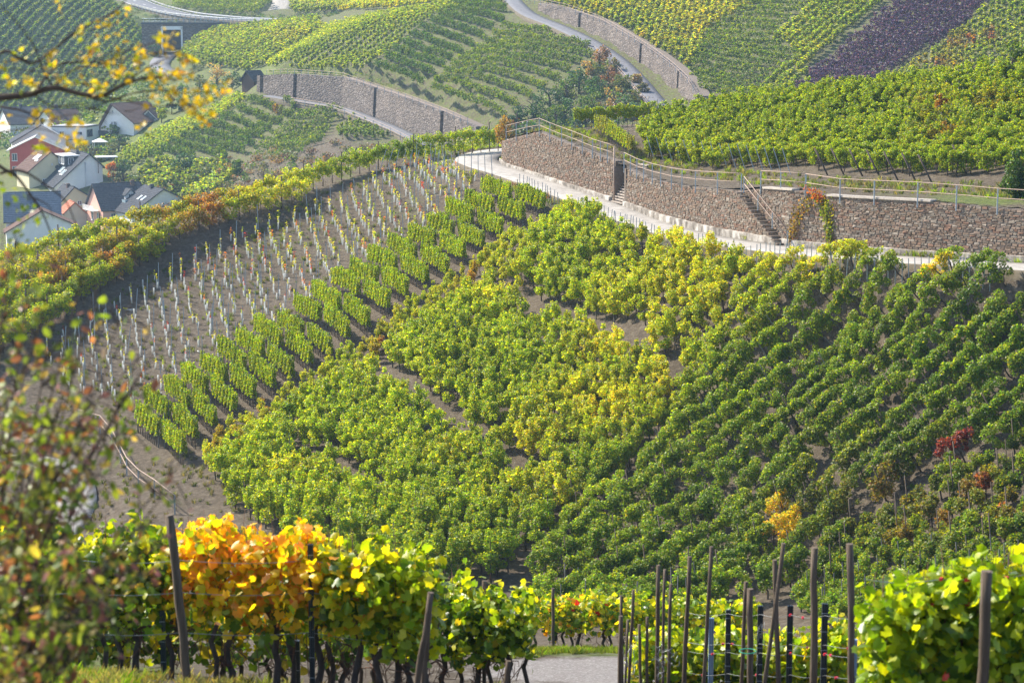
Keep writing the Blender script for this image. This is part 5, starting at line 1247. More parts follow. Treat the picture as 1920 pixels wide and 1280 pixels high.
# ------------------------------------------------------------------ trees and bushes
TREE_LEAF = leaf_material('tree_leaf', trans=.35, gloss=.02, var=.4)
def crown_mesh(seed, n, leaf, rx, ry, rz_, z0, lumps=14, cone=False):
    rg = np.random.default_rng(seed); cs = []; rs = []
    for k in range(lumps):
        a = rg.uniform(0, 6.28); u = rg.uniform(0, 1); d = rg.uniform(.2, .8)
        w = (1 - u * .85) if cone else math.sqrt(max(.05, 1 - (2 * u - 1) ** 2 * .8))
        cs.append((math.cos(a) * rx * d * w, math.sin(a) * ry * d * w, z0 + u * rz_)); q = rg.uniform(.22, .42) * (w * .7 + .3); rs.append((rx * q, ry * q, rz_ * q * .55))
    P = clump(rg, cs, rs, n); P[:, 2] = np.maximum(P[:, 2], z0 - .2 * rz_ if z0 > .5 else .05)
    V, F = cards(P, leaf, rg, up=.3); return mesh_np('crown', V, F, [TREE_LEAF])
def tree(label, pos, w, h, tint_, seed, z0f=.2, n=900, leaf=.3, name='tree', cone=False, cat=None, group=None):
    root = empty(name, pos, seed * 1.3); tag(root, label, cat or ('bush' if 'bush' in name else 'tree'), group)
    cr = bpy.data.objects.new('crown', crown_mesh(seed, n, leaf, w / 2, w / 2, h * (1 - z0f) * .92, h * z0f, cone=cone)); cr['tint'] = [float(v) for v in tint_]; link(cr, root)
    m = MB(); r0 = max(.04, w * .03); m.tube([(0, 0, -.4), (.05 * w, 0, h * .35), (0, .03 * w, h * .8)], [r0 * 1.4, r0, r0 * .3], 6)
    rg = random.Random(seed)
    for k in range(5):
        a = rg.uniform(0, 6.28); m.tube([(0, 0, h * (.2 + .1 * k)), (math.cos(a) * w * .18, math.sin(a) * w * .18, h * (.4 + .1 * k)), (math.cos(a) * w * .36, math.sin(a) * w * .36, h * (.5 + .1 * k))], [r0 * .6, r0 * .35, r0 * .1], 5)
    m.obj('trunk', BARK, root); return root
GOLD = np.array((.45, .33, .12)); OLV = np.array((.13, .16, .045)); DG = np.array((.045, .10, .035)); RUS = np.array((.20, .105, .05)); STR = np.array((.22, .20, .115))
def farpos(px, py): return F_FAR.hit(px, py, 345, 720, 1.0)
for i, (px, py, w, h, t, nm, lb, kw) in enumerate([
    (406, 160, 7.5, 5.0, GOLD * 1.1, 'large_bush', 'round bush in pale gold and pink below the orange vineyard', {}),
    (436, 168, 5, 4, DG, 'dark_bush', 'dark green bush right of the pale gold bush', {}),
    (375, 168, 5, 3.5, OLV, 'green_bush', 'olive green bush left of the pale gold bush', {}),
    (322, 214, 3.5, 4.5, DG, 'conifer_tree', 'dark conifer at the corner of the white house above the small vineyard', dict(cone=True)),
    (340, 208, 4, 3, DG * 1.3, 'dark_bush', 'dark bush beside the conifer above the small vineyard', {}),
    (303, 232, 3.5, 4, YG * .8, 'young_tree', 'light yellow green tree between the chalet and the vineyard', {}),
    (212, 258, 4, 3, DG, 'dark_bush', 'dark green bush under the chalet terrace', {}),
    (226, 272, 5, 2.5, DG * 1.3, 'green_bush', 'low green hedge bush at the foot of the chalet', {}),
    (222, 284, 5.5, 2.6, OLV * .8, 'green_bush', 'olive bush beside the board fence', {}),
    (160, 214, 6, 5, G1 * .9, 'green_tree', 'bright green tree left of the chalet', {}),
    (135, 218, 7, 5, G0, 'green_tree', 'darker green tree behind the flat roofed house', {}),
    (178, 212, 5, 4, G0, 'green_tree', 'green tree at the left gable of the chalet', {}),
    (156, 288, 4, 2.8, YE * .9, 'yellow_bush', 'bright yellow bush behind the tall white house', {}),
    (212, 345, 2.6, 4.6, OR * .9 + YE * .2, 'orange_tree', 'slender orange tree right of the white carport', {}),
    (205, 300, 5, 2.2, OLV, 'green_bush', 'olive bush above the carport', {}),
    (190, 303, 3, 1.8, G1, 'green_bush', 'small green bush below the pavilion fence', {}),
    (232, 335, 5, 4, DG, 'dark_bush', 'dark bush right of the orange tree', {}),
    (345, 330, 5, 4.5, DG * 1.2, 'dark_bush', 'dark green bush in the bank above the roofs', {}),
    (385, 345, 6, 4, OLV * 1.1, 'green_bush', 'olive bush with yellow leaves in the bank right of the dark bush', {}),
    (425, 335, 5, 3, GOLD * .6, 'large_bush', 'dull gold bush in the bank near the ridge vines', {}),
    (300, 75, 5, 5, DG, 'dark_bush', 'dark bush left of the tunnel portal', {}),
    (280, 92, 6, 5, DG * 1.2, 'dark_bush', 'blue green bush on the bank left of the tunnel', {}),
    (290, 110, 5, 4, DG, 'dark_bush', 'dark bush below the tunnel portal at the left', {}),
    (445, 330, 4, 3, G0, 'green_bush', 'green bush at the bottom of the small vineyard', {}),
    (280, 322, 4, 3, G1, 'green_bush', 'bright green bush on the bank left of the others', {}),
]):
    tree(lb, farpos(px, py), w, h, t, 900 + i, z0f=.12 if 'bush' in nm else .3, n=700, leaf=.32, name=nm, **kw)
rg = np.random.default_rng(31)
# scrub on the bank under the far hill road
spots = [(1125, 132, 4.5, 4.5, RUS * 1.3 + .05, 'russet'), (1100, 148, 4, 3.5, GOLD, 'pale gold'), (1150, 140, 3.5, 3, STR, 'straw coloured'), (1140, 165, 5, 4, RUS, 'russet'), (1165, 175, 5, 3.5, OLV, 'olive'), (1120, 185, 5, 4, DG * 1.4, 'dark green'), (1085, 175, 5, 4.5, DG * 1.2, 'dark green'), (1060, 190, 6, 4.5, G0 * .8, 'mid green'), (1030, 205, 6, 4, DG, 'dark green'),
         (1000, 222, 6, 4, DG * 1.1, 'dark green'), (1060, 225, 6, 4, DG * 1.3, 'dark green'), (1110, 215, 6, 4, G0, 'mid green'), (1150, 205, 5, 4, GOLD * .8, 'pale gold'), (1190, 200, 5, 3, OLV, 'olive'), (1175, 225, 6, 4, DG * 1.3, 'dark green'), (970, 232, 5, 3, DG, 'dark green'), (1095, 240, 6, 4, DG, 'dark green'), (1040, 240, 6, 4, G0 * .9, 'mid green'), (1205, 178, 3, 2, STR, 'straw coloured'), (1195, 160, 3, 2, GOLD, 'pale gold')]
place = ['highest, just below the road', 'at the upper left', 'under the road edge', 'in the middle of the bank', 'on the right side', 'in the centre', 'left of the centre', 'on the left slope', 'at the lower left', 'at the far left foot', 'at the foot, centre left', 'at the foot in the centre', 'right of the centre', 'near the railing', 'at the lower right', 'at the leftmost foot', 'at the very foot', 'behind the wall end', 'close beside the road railing', 'touching the railing top']
for i, (px, py, w, h, t, word) in enumerate(spots):
    tree('%s bush on the scrubby bank, %s' % (word, place[i]), farpos(px, py), w, h, t, 950 + i, z0f=.08, n=650, leaf=.3, name='scrub_bush', cat='bush')
b_ = tree('rusty yellow bush at the rounded end of the left retaining wall', F_NEAR.hit(948, 292, 180, 212) + np.array([0, 1.5, 0]), 2.6, 3.4, np.array((.34, .22, .06)), 981, z0f=.1, n=1400, leaf=.14, name='rusty_bush', cat='bush')
tree('dense dark green bush hanging over the right end of the wall', F_TERR.hit(1912, 372, 118, 140), 2.7, 2.9, np.array((.07, .13, .02)), 982, z0f=.05, n=3500, leaf=.13, name='dark_bush', cat='bush')
tree('dark evergreen tip showing behind the terrace vines at the right edge', F_TERR.hit(1900, 152, 140, 170), 3.0, 2.8, G0 * .8, 983, z0f=.1, n=1200, leaf=.16, name='dark_bush', cat='bush')

# rough grass and scrub cover on open banks
def tuft(seed, n, h, w, leaf):
    rg = np.random.default_rng(seed); V = []; F = []
    for i in range(n):
        a = rg.uniform(0, 6.28); b = rg.uniform(0, w); x, y = math.cos(a) * b, math.sin(a) * b; l = rg.normal(0, .35, 2) * h; hh = h * rg.uniform(.5, 1.1); t = (math.cos(a + 1.5) * leaf, math.sin(a + 1.5) * leaf)
        k = len(V); V += [(x - t[0], y - t[1], -.05), (x + t[0], y + t[1], -.05), (x + l[0] * .5 + t[0] * .6, y + l[1] * .5 + t[1] * .6, hh * .6), (x + l[0], y + l[1], hh)]; F += [(k, k + 1, k + 2), (k, k + 2, k + 3)]
    return mesh_np('tuft', np.array(V), np.array(F), [LEAF])
C_TUFT = lib('tufts', [bpy.data.objects.new('tuft', tuft(i, 26, .35, .22, .018)) for i in range(5)])
C_SCRUB = lib('scrub', [bpy.data.objects.new('scrub', mesh_np('scrub', *cards(np.random.default_rng(i).normal(size=(60, 3)) * [.55, .55, .25] + [0, 0, .45], .30, np.random.default_rng(i)), [TREE_LEAF])) for i in range(6)])
def cover(label, cat, field, poly, y0, y1, dens, coll, npr, cols, sc, seed, name='rough_grass'):
    P, a, px, py, _ = lattice(field, poly, (poly[0], poly[1]), dens, dens, y0, y1, jit=.5, rowjit=dens * .4, seed=seed); rg = np.random.default_rng(seed)
    keep_ = rg.uniform(size=len(P)) < .25 + .75 * field_noise(P, 6, seed); P = P[keep_]
    for C_, hw, fl in ROADS:
        if len(P): P = P[np.min(np.hypot(P[:, None, 0] - C_[None, ::2, 0], P[:, None, 1] - C_[None, ::2, 1]), axis=1) > hw + .3]
    if not len(P): return
    t = np.array([cols[i] for i in rg.integers(0, len(cols), len(P))]) * rg.uniform(.7, 1.2, (len(P), 1))
    scatter(name, label, cat, P, coll, npr, rg.uniform(0, 6.28, len(P)), rg.uniform(sc[0], sc[1], len(P)), t)
cover('low scrub and rough grass in the gully beside the small vineyard', 'scrub', F_FAR, [(200, 330), (430, 300), (520, 285), (640, 265), (760, 285), (700, 330), (500, 360), (300, 400), (220, 380)], 345, 520, 2.2, C_SCRUB, 6, [OLV, G0, STR * .7, RUS * .7, BR], (.7, 1.5), 41, 'scrub')
cover('meadow and garden bushes between the village and the left hillside', 'scrub', F_FAR, [(-60, 300), (200, 310), (215, 250), (330, 215), (450, 180), (330, 140), (268, 125), (200, 205), (100, 238), (-60, 245)], 430, 620, 3.2, C_SCRUB, 6, [G0, G1, OLV, DG * 1.4], (.9, 2.0), 42, 'scrub')
cover('scrub covering the bank between the far roads', 'scrub', F_FAR, [(940, 240), (1010, 205), (1120, 108), (1150, 118), (1180, 150), (1240, 225), (1240, 260), (950, 262)], 345, 470, 2.2, C_SCRUB, 6, [DG * 1.3, G0, OLV, RUS * .6, STR * .6], (1.0, 2.0), 43, 'scrub')
cover('rough grass strips on the banks of the far hill road', 'grass', F_FAR, [(1290, 205), (1305, 150), (1230, 75), (1100, 10), (990, -8), (1000, -15), (1120, 0), (1250, 60), (1325, 140), (1330, 210)], 345, 500, 1.7, C_SCRUB, 6, [OLV, STR * .6, G0], (.4, .8), 44)
cover('green verge along the top of the far left wall', 'grass', F_FAR, [(485, 138), (560, 128), (690, 142), (800, 195), (900, 238), (880, 240), (760, 190), (640, 148), (545, 141)], 380, 500, 1.3, C_SCRUB, 6, [G1, OLV], (.35, .6), 45)
cover('rough green bank around the main road and the bridge', 'grass', F_FAR, [(230, 20), (290, 60), (370, 64), (480, 48), (600, 40), (640, 25), (520, 30), (380, 24), (280, 2), (228, -10)], 560, 700, 2.4, C_SCRUB, 6, [G0, OLV, DG * 1.3], (.5, 1.0), 46)
cover('dry weeds at the foot of the stone walls', 'grass', F_NEAR, [(940, 302), (1060, 350), (1160, 386), (1300, 433), (1480, 460), (1920, 491), (1920, 497), (1480, 466), (1300, 441), (1150, 391), (1060, 360), (940, 316)], 116, 200, .3, C_TUFT, 5, [STR, OLV, G1], (.6, 1.2), 57)
cover('dry weeds along the upper bank of the concrete road', 'grass', F_NEAR, [(940, 305), (1060, 352), (1160, 388), (1300, 436), (1480, 462), (1480, 468), (1300, 446), (1150, 392), (1060, 364), (940, 318)], 120, 200, .45, C_TUFT, 5, [STR, OLV, G1, STR], (.5, 1.1), 47)
cover('dry weeds on the slope just below the concrete road', 'grass', F_NEAR, [(900, 325), (960, 332), (1080, 378), (1180, 412), (1260, 440), (1400, 470), (1600, 492), (1900, 512), (2000, 530), (1600, 505), (1400, 492), (1200, 450), (1050, 402), (930, 350)], 110, 200, .5, C_TUFT, 5, [STR, STR, OLV, RUS, G1], (.7, 1.7), 48)
cover('sparse weeds among the white tubes of the young vineyard', 'grass', F_NEAR, [(740, 300), (920, 330), (870, 400), (540, 600), (240, 760), (60, 740), (60, 620), (300, 500), (560, 380)], 130, 215, .8, C_TUFT, 5, [STR * .7, OLV, OLV * .8, OLV], (.5, 1.1), 49)
cover('grass around the road bend by the end of the left wall', 'grass', F_NEAR, [(700, 298), (800, 276), (940, 272), (980, 300), (900, 330), (800, 306)], 170, 220, .42, C_TUFT, 5, [G1, YG, OLV, STR], (.5, 1.0), 50)
cover('dry grass and weeds on the bare slope at the lower left', 'grass', F_NEAR, [(60, 740), (240, 760), (400, 880), (520, 1010), (300, 1100), (-60, 1100), (-60, 740)], 100, 165, .7, C_TUFT, 5, [STR * .6, OLV, STR * .5, OLV * .7], (.5, 1.0), 51)
cover('weeds and fallen leaves on the floor of the right slope', 'grass', F_NEAR, [(1420, 500), (2000, 530), (2000, 1000), (1500, 1120), (1000, 1120), (1300, 760)], 90, 150, .9, C_TUFT, 5, [OLV * .7, STR * .6, G0], (.5, 1.1), 52)
cover('grass and weeds on top of the terrace behind the railings', 'grass', F_TERR, [(960, 250), (1120, 285), (1230, 320), (1400, 345), (1600, 360), (2000, 380), (2000, 350), (1600, 338), (1400, 320), (1230, 285), (1120, 245), (1000, 240)], 118, 200, .5, C_TUFT, 5, [STR, OLV, STR * .7, G1], (.5, 1.2), 53)
# creepers on the right wall
def creeper(label, xs, zfrac, cols, n, seed):
    rg = np.random.default_rng(seed); s, A, zt, T, Nf, org = wB[1:]; pxw = project(np.stack([A[:, 0], A[:, 1], zt], 1))[0]; P = []
    for k in range(n):
        t = rg.uniform(0, 1) ** .8; px = np.interp(t, np.linspace(0, 1, len(xs)), xs) + rg.normal(0, 8 * (1.2 - t)); i = int(np.argmin(abs(pxw - px))); h = zt[i] - A[i][2]
        z = zt[i] - h * (zfrac[0] + (zfrac[1] - zfrac[0]) * t) + rg.normal(0, .12); q = A[i] + Nf[i] * (rg.uniform(.05, .3) - .04 * (z - A[i][2])); P.append((q[0] + rg.normal(0, .05), q[1], z))
    P = np.array(P); V, F = cards(P - P.mean(0), .13, rg, up=0); o = bpy.data.objects.new('creeper', mesh_np('creeper', V, F, [LEAF])); o.location = tuple(P.mean(0)); link(o); o['tint'] = [float(v) for v in cols]; tag(o, label, 'creeper')
creeper('orange and red creeper hanging down the wall right of the stairs', [1535, 1515, 1498, 1492, 1488], (-.05, .95), np.array((.26, .19, .03)), 420, 1)
creeper('orange creeper tip spilling over the coping of the right wall', [1515, 1545], (-.1, .08), np.array((.42, .13, .03)), 160, 3)
creeper('green creeper hanging on the wall right of the orange one', [1545, 1550, 1558, 1560], (.0, .85), np.array((.20, .24, .02)), 520, 2)
# ------------------------------------------------------------------ foreground leaves
def fore_leaf_material(name, trans, gloss):
    m, n, l = nt(name); out = N(n, 'ShaderNodeOutputMaterial')
    a = N(n, 'ShaderNodeAttribute', attribute_type='INSTANCER', attribute_name='tint'); tc = N(n, 'ShaderNodeTexCoord'); oi = N(n, 'ShaderNodeObjectInfo')
    ad = N(n, 'ShaderNodeVectorMath', operation='ADD'); l.new(tc.outputs['Object'], ad.inputs[0]); l.new(oi.outputs['Location'], ad.inputs[1])
    ns_ = N(n, 'ShaderNodeTexNoise'); ns_.inputs['Scale'].default_value = 22; ns_.inputs['Detail'].default_value = 5; l.new(ad.outputs[0], ns_.inputs['Vector'])
    geo = N(n, 'ShaderNodeNewGeometry')
    r = ramp(n, [(.3, (.62, .66, .5)), (.55, (1, 1, 1)), (.75, (1.0, .85, .5))]); l.new(ns_.outputs['Fac'], r.inputs[0])
    mx = N(n, 'ShaderNodeMix', data_type='RGBA', blend_type='MULTIPLY'); mx.inputs[0].default_value = 1; l.new(a.outputs['Color'], mx.inputs[6]); l.new(r.outputs[0], mx.inputs[7])
    hs = N(n, 'ShaderNodeHueSaturation'); l.new(mx.outputs[2], hs.inputs['Color']); mr = N(n, 'ShaderNodeMapRange'); mr.inputs[3].default_value = .75; mr.inputs[4].default_value = 1.25; l.new(geo.outputs['Random Per Island'], mr.inputs[0]); l.new(mr.outputs[0], hs.inputs['Value'])
    d = N(n, 'ShaderNodeBsdfDiffuse'); l.new(hs.outputs[0], d.inputs[0]); t = N(n, 'ShaderNodeBsdfTranslucent')
    tm = N(n, 'ShaderNodeMix', data_type='RGBA', blend_type='MULTIPLY'); tm.inputs[0].default_value = 1; l.new(hs.outputs[0], tm.inputs[6]); tm.inputs[7].default_value = (2.0, 1.85, .5, 1); l.new(tm.outputs[2], t.inputs[0])
    ms = N(n, 'ShaderNodeMixShader'); ms.inputs[0].default_value = trans; l.new(d.outputs[0], ms.inputs[1]); l.new(t.outputs[0], ms.inputs[2])
    g = N(n, 'ShaderNodeBsdfGlossy'); g.inputs['Roughness'].default_value = .38; mg = N(n, 'ShaderNodeMixShader')
    lw = N(n, 'ShaderNodeLayerWeight'); lw.inputs[0].default_value = .3; f = N(n, 'ShaderNodeMath', operation='MULTIPLY'); f.inputs[1].default_value = gloss; l.new(lw.outputs['Facing'], f.inputs[0]); l.new(f.outputs[0], mg.inputs[0])
    l.new(ms.outputs[0], mg.inputs[1]); l.new(g.outputs[0], mg.inputs[2]); l.new(mg.outputs[0], out.inputs[0])
    b = N(n, 'ShaderNodeTexNoise'); b.inputs['Scale'].default_value = 60; l.new(tc.outputs['Object'], b.inputs['Vector']); bn = N(n, 'ShaderNodeBump'); bn.inputs['Strength'].default_value = .25; bn.inputs['Distance'].default_value = .004; l.new(b.outputs['Fac'], bn.inputs['Height'])
    for q in (d, g): l.new(bn.outputs[0], q.inputs['Normal'])
    return m
FLEAF = fore_leaf_material('grape_leaf', .55, .22); SLEAF = fore_leaf_material('shrub_leaf', .45, .14)
def leaf_geo(kind, seed):
    """unit leaf in the xy plane, stalk end at the origin, tip along +x"""
    rg = np.random.default_rng(seed)
    if kind == 'grape':
        ang = np.radians([176, 150, 128, 108, 84, 62, 44, 24, 0, -24, -44, -62, -84, -108, -128, -150, -176]); r = np.array([.12, .50, .44, .56, .47, .60, .50, .56, .66, .56, .50, .60, .47, .56, .44, .50, .12]) * rg.uniform(.92, 1.08, 17)
        c = np.array([.38, 0]); P = np.column_stack([c[0] + np.cos(ang) * r, np.sin(ang) * r]); mid_ = c
    elif kind == 'maple':
        ang = np.radians([176, 140, 118, 95, 72, 48, 24, 0, -24, -48, -72, -95, -118, -140, -176]); r = np.array([.1, .34, .22, .60, .28, .72, .34, .85, .34, .72, .28, .60, .22, .34, .1]); P = np.column_stack([.25 + np.cos(ang) * r * .8, np.sin(ang) * r * .8]); mid_ = np.array([.25, 0])
    else:
        t = np.linspace(0, 1, 7); w = .27 * np.sin(np.pi * t ** .85) ** .9; P = np.concatenate([np.column_stack([t, w]), np.column_stack([t[1:-1], -w[1:-1]])[::-1]]); mid_ = np.array([.5, 0])
    k = rg.uniform(.15, .5); b = rg.uniform(-.2, .25)
    def z(p): return -k * np.abs(p[..., 1]) ** 1.6 * 1.2 - b * (p[..., 0] - .4) ** 2 + rg.normal(0, .015, p.shape[:-1])
    V = np.column_stack([P, z(P)]); V = np.vstack([V, [mid_[0], mid_[1], .05]]); n = len(P)
    F = [(i, (i + 1) % n, n) for i in range(n)]
    return V, np.array(F)
LEAVES = {k: [leaf_geo(k, i) for i in range(4)] for k in ('grape', 'maple', 'oval')}
LMESH = {(k, i): mesh_np('leaf', *LEAVES[k][i], [FLEAF if k == 'grape' else SLEAF], smooth=True) for k in LEAVES for i in range(4)}
def leaf_mats(P, size, rg, out=None, hang=.6, spread=.8):
    """orientation: normals roughly along out (n,3), tips hanging down"""
    n = len(P); nr = rg.normal(size=(n, 3)) * spread
    if out is not None: nr += out
    nr /= np.linalg.norm(nr, axis=1)[:, None]
    x = rg.normal(size=(n, 3)); x[:, 2] -= hang * 2; x -= nr * (x * nr).sum(1)[:, None]; x /= np.linalg.norm(x, axis=1)[:, None]
    y = np.cross(nr, x); s = size * rg.uniform(.6, 1.15, n)
    return x, y, nr, s
def place_leaves(root, kind, P, size, tints, rg, out=None, limit=300, near_first=None, name='leaf', hang=.6, spread=.8):
    """the leaves that show largest are parts, the rest one joined part"""
    x, y, z, s = leaf_mats(P, size, rg, out, hang, spread)
    order = np.argsort(near_first) if near_first is not None else np.arange(len(P)); own = order[:limit]; rest = order[limit:]
    for i in own:
        M = Matrix(((x[i][0] * s[i], y[i][0] * s[i], z[i][0] * s[i], P[i][0]), (x[i][1] * s[i], y[i][1] * s[i], z[i][1] * s[i], P[i][1]), (x[i][2] * s[i], y[i][2] * s[i], z[i][2] * s[i], P[i][2]), (0, 0, 0, 1)))
        o = bpy.data.objects.new(name, LMESH[(kind, int(rg.integers(0, 4)))]); o['tint'] = [float(v) for v in tints[i]]; link(o, root); o.matrix_local = M
    if len(rest):
        # group the rest by colour so that each joined part carries its own tint
        lum = tints[rest][:, 0] / (tints[rest].sum(1) + 1e-6); q = np.argsort(lum); grp = np.array_split(rest[q], 5)
        for g in grp:
            if not len(g): continue
            Vs, Fs, nv = [], [], 0
            for i in g:
                V, F = LEAVES[kind][int(rg.integers(0, 4))]; Vs.append(P[i] + (V[:, :1] * x[i] + V[:, 1:2] * y[i] + V[:, 2:3] * z[i]) * s[i]); Fs.append(F + nv); nv += len(V)
            o = bpy.data.objects.new('leaves', mesh_np('leaves', np.concatenate(Vs), np.concatenate(Fs), [FLEAF if kind == 'grape' else SLEAF], smooth=True)); o['tint'] = [float(v) for v in tints[g].mean(0)]; link(o, root); tag(o, kind='stuff')
CANE = surf('cane_bark', [(.3, (.10, .045, .03)), (.7, (.21, .10, .06))], scale=20, rough=.7, bump=.2)
TW = surf('twig_bark', [(.3, (.05, .035, .028)), (.7, (.12, .09, .07))], scale=25, rough=.9, bump=.3)
FG = {'gold': [(.80, .52, .02), (.85, .62, .02), (.75, .62, .02), (.80, .36, .03), (.62, .58, .02)], 'orange': [(.80, .36, .03), (.78, .27, .05), (.82, .50, .03)],
      'ygreen': [(.45, .50, .015), (.32, .42, .015), (.60, .58, .02), (.22, .34, .02)], 'green': [(.10, .20, .02), (.15, .27, .02), (.22, .34, .02), (.075, .15, .02), (.35, .42, .02)],
      'dgreen': [(.06, .13, .02), (.09, .18, .02), (.05, .10, .02), (.14, .22, .02), (.45, .36, .03)], 'yellow': [(.62, .55, .02), (.45, .48, .02), (.68, .50, .02), (.24, .34, .02)], 'lime': [(.42, .52, .012), (.50, .56, .015), (.26, .40, .015), (.16, .28, .02)]}
def fore_vine(label, px, Y, ytop, ybot, w, n, pal, seed, leaf=.13, group=None, trunk_h=None, depth=.17, red=0, base=None, canes=9, rz=0.0, under=10):
    rg = np.random.default_rng(seed); rr = random.Random(seed)
    q = at(px, ytop, Y); x0 = q[0]; g = base if base is not None else float(F_NEAR.z(x0, Y)[0]); z1 = q[2] - g; z0 = at(px, ybot, Y)[2] - g
    root = empty('grapevine', (x0, Y, g), rz); tag(root, label, 'grapevine', group)
    # gnarled trunk and head
    m = MB(); th = max(.35, z0 + .1); pts = [(0, 0, -.2)]
    for k in range(5): pts.append((rr.uniform(-.05, .05), rr.uniform(-.04, .04), th * (k + 1) / 5))
    m.tube(pts, [.042, .036, .032, .034, .030, .035], 8); m.obj('trunk', BARK, root)
    m2 = MB(); x2 = rr.uniform(.12, .2) * rr.choice((-1, 1)); m2.tube([(x2, 0, -.2), (x2 + .03, .02, th * .4), (x2 - .02, -.02, th * .75), (x2 + .04, 0, th)], [.032, .026, .028, .022], 7); m2.obj('trunk', BARK, root)
    m = MB()
    for k in range(canes):
        xx = rr.uniform(-w / 2, w / 2); zt_ = z1 * rr.uniform(.8, 1.02)
        m.tube([(pts[-1][0], 0, th * .9), (xx * .5, rr.uniform(-.05, .05), th + (zt_ - th) * .25), (xx, rr.uniform(-.08, .08), th + (zt_ - th) * .6), (xx + rr.uniform(-.06, .06), rr.uniform(-.1, .1), zt_)], [.009, .007, .005, .003], 4)
    for k in range(under): xx = rr.uniform(-w / 2, w / 2); m.tube([(rr.uniform(-.1, .1), rr.uniform(-.1, .1), th * rr.uniform(.2, .9)), (xx * rr.uniform(.4, 1), rr.uniform(-.15, .15), th * rr.uniform(.2, 1)), (xx, rr.uniform(-.1, .1), th * rr.uniform(.3, 1.1))], [.006, .006, .003], 4)
    for k in range(4): xx = rr.uniform(-w / 2, w / 2); m.tube([(0, 0, th * .8), (xx * .6, .03, th * .7 + .1), (xx, 0, th * .75)], [.012, .009, .006], 4)
    m.obj('cane', CANE, root)
    # leaves
    k_ = rg.uniform(0, 1, (n, 2)); X = rg.uniform(-w / 2, w / 2, n); lump = .5 + .5 * np.sin(X * 9 + seed) ; top = z1 * (1 - .16 * rg.uniform(0, 1, n) * (1 - lump) - .10 * np.abs(np.sin(X * 5 + seed * 1.7))); bot = z0 + .18 * (np.sin(X * 13 + seed * 2) * .5 + .5) * (z1 - z0)
    Z = bot + (top - bot) * rg.uniform(0, 1, n) ** .8; Yy = rg.normal(0, depth, n)
    P = np.column_stack([X, Yy, Z]); out = np.column_stack([np.zeros(n), np.sign(Yy + rg.normal(0, .05, n)) * .65 - .1, np.full(n, .45)])
    T = []
    for i in range(n):
        pl = pal(px + X[i] * FPX / Y, (Z[i] - z0) / max(z1 - z0, .1), rr); c = np.array(rr.choice(FG[pl])); c = c * rr.uniform(.75, 1.15)
        T.append(c)
    T = np.array(T)
    for i in range(red): T[i] = (.55, .03, .03)
    place_leaves(root, 'grape', P, leaf, T, rg, out, 300, near_first=Yy + rg.uniform(0, .1, n), spread=.95, hang=.45)
    return root, g
def p1(px, t, r):
    if px < 120: return r.choice(['dgreen', 'green', 'green', 'yellow'])
    if px < 318: return r.choice(['green', 'dgreen', 'dgreen', 'ygreen', 'yellow', 'green'])
    if px < 605: return r.choice(['gold', 'gold', 'gold', 'orange', 'yellow', 'ygreen']) if t > .28 else r.choice(['gold', 'yellow', 'green', 'orange', 'dgreen'])
    if px < 700: return r.choice(['yellow', 'gold', 'ygreen', 'ygreen', 'green'])
    if px < 820: return r.choice(['ygreen', 'ygreen', 'yellow', 'green', 'lime'])
    return r.choice(['green', 'green', 'dgreen', 'ygreen'])
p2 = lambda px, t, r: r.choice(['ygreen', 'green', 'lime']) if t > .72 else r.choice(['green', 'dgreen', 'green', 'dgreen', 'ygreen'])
p3 = lambda px, t, r: r.choice(['yellow', 'green', 'ygreen', 'green', 'ygreen', 'gold']) if px < 1180 else r.choice(['yellow', 'ygreen', 'green', 'lime'])
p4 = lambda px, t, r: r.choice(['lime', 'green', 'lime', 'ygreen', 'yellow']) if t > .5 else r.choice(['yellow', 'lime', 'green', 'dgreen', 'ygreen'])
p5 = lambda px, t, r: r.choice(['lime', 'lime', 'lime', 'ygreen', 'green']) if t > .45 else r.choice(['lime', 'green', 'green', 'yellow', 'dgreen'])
row1 = [(-60, 21.5, 960, 1170, 'leftmost vine of the front row, mostly hidden by the red leaved shrub'), (50, 21.4, 955, 1175, 'dark green vine of the front row behind the red leaved shrub'), (150, 21.3, 960, 1175, 'green and yellow vine of the front row, above the bright grass patch'),
        (245, 21.2, 958, 1180, 'dark green vine just left of the leaning wooden post'), (340, 21.1, 950, 1180, 'golden vine crossed by the leaning wooden post'), (425, 21, 955, 1190, 'bright golden yellow vine right of the leaning wooden post'),
        (510, 20.9, 962, 1190, 'orange and yellow vine in the middle of the front row'), (590, 20.8, 965, 1195, 'yellow vine with an orange leaf tuft at the dark steel post'), (665, 20.7, 985, 1210, 'yellow green vine right of the dark steel post'), (740, 20.6, 985, 1235, 'tall lime and yellow vine left of the split grey post'), (795, 20.6, 1040, 1250, 'low yellow green vine at the foot of the split grey post')]
for i, (px, Y, yt, yb, lb) in enumerate(row1):
    fore_vine(lb, px, Y, yt + 8, yb, .56 if i < 10 else .4, 700 if i < 10 else 380, p1, 3000 + i, leaf=.10, red=2 if i == 10 else 0, canes=11)
lowrow = ['leftmost vine of the dark row behind the front row', 'second vine of the dark row behind the front row', 'third vine of the dark row, behind the leaning wooden post', 'fourth vine of the dark row, behind the golden vines', 'fifth vine of the dark row, behind the golden vines', 'sixth vine of the dark row, behind the orange tuft', 'seventh vine of the dark row behind the front row']
for i, px in enumerate([-20, 90, 200, 310, 420, 530, 640]): fore_vine(lowrow[i], px, 24.2, 1105, 1245, (.62), 300, lambda px, t, r: r.choice(['dgreen', 'green', 'dgreen', 'yellow']), 3050 + i, leaf=.12, depth=.22, under=14)
row2 = [(700, 26.5, 1040, 1230), (760, 26.4, 1045, 1235), (830, 26.2, 1050, 1240), (895, 26.0, 1068, 1242), (955, 25.8, 1085, 1240)]
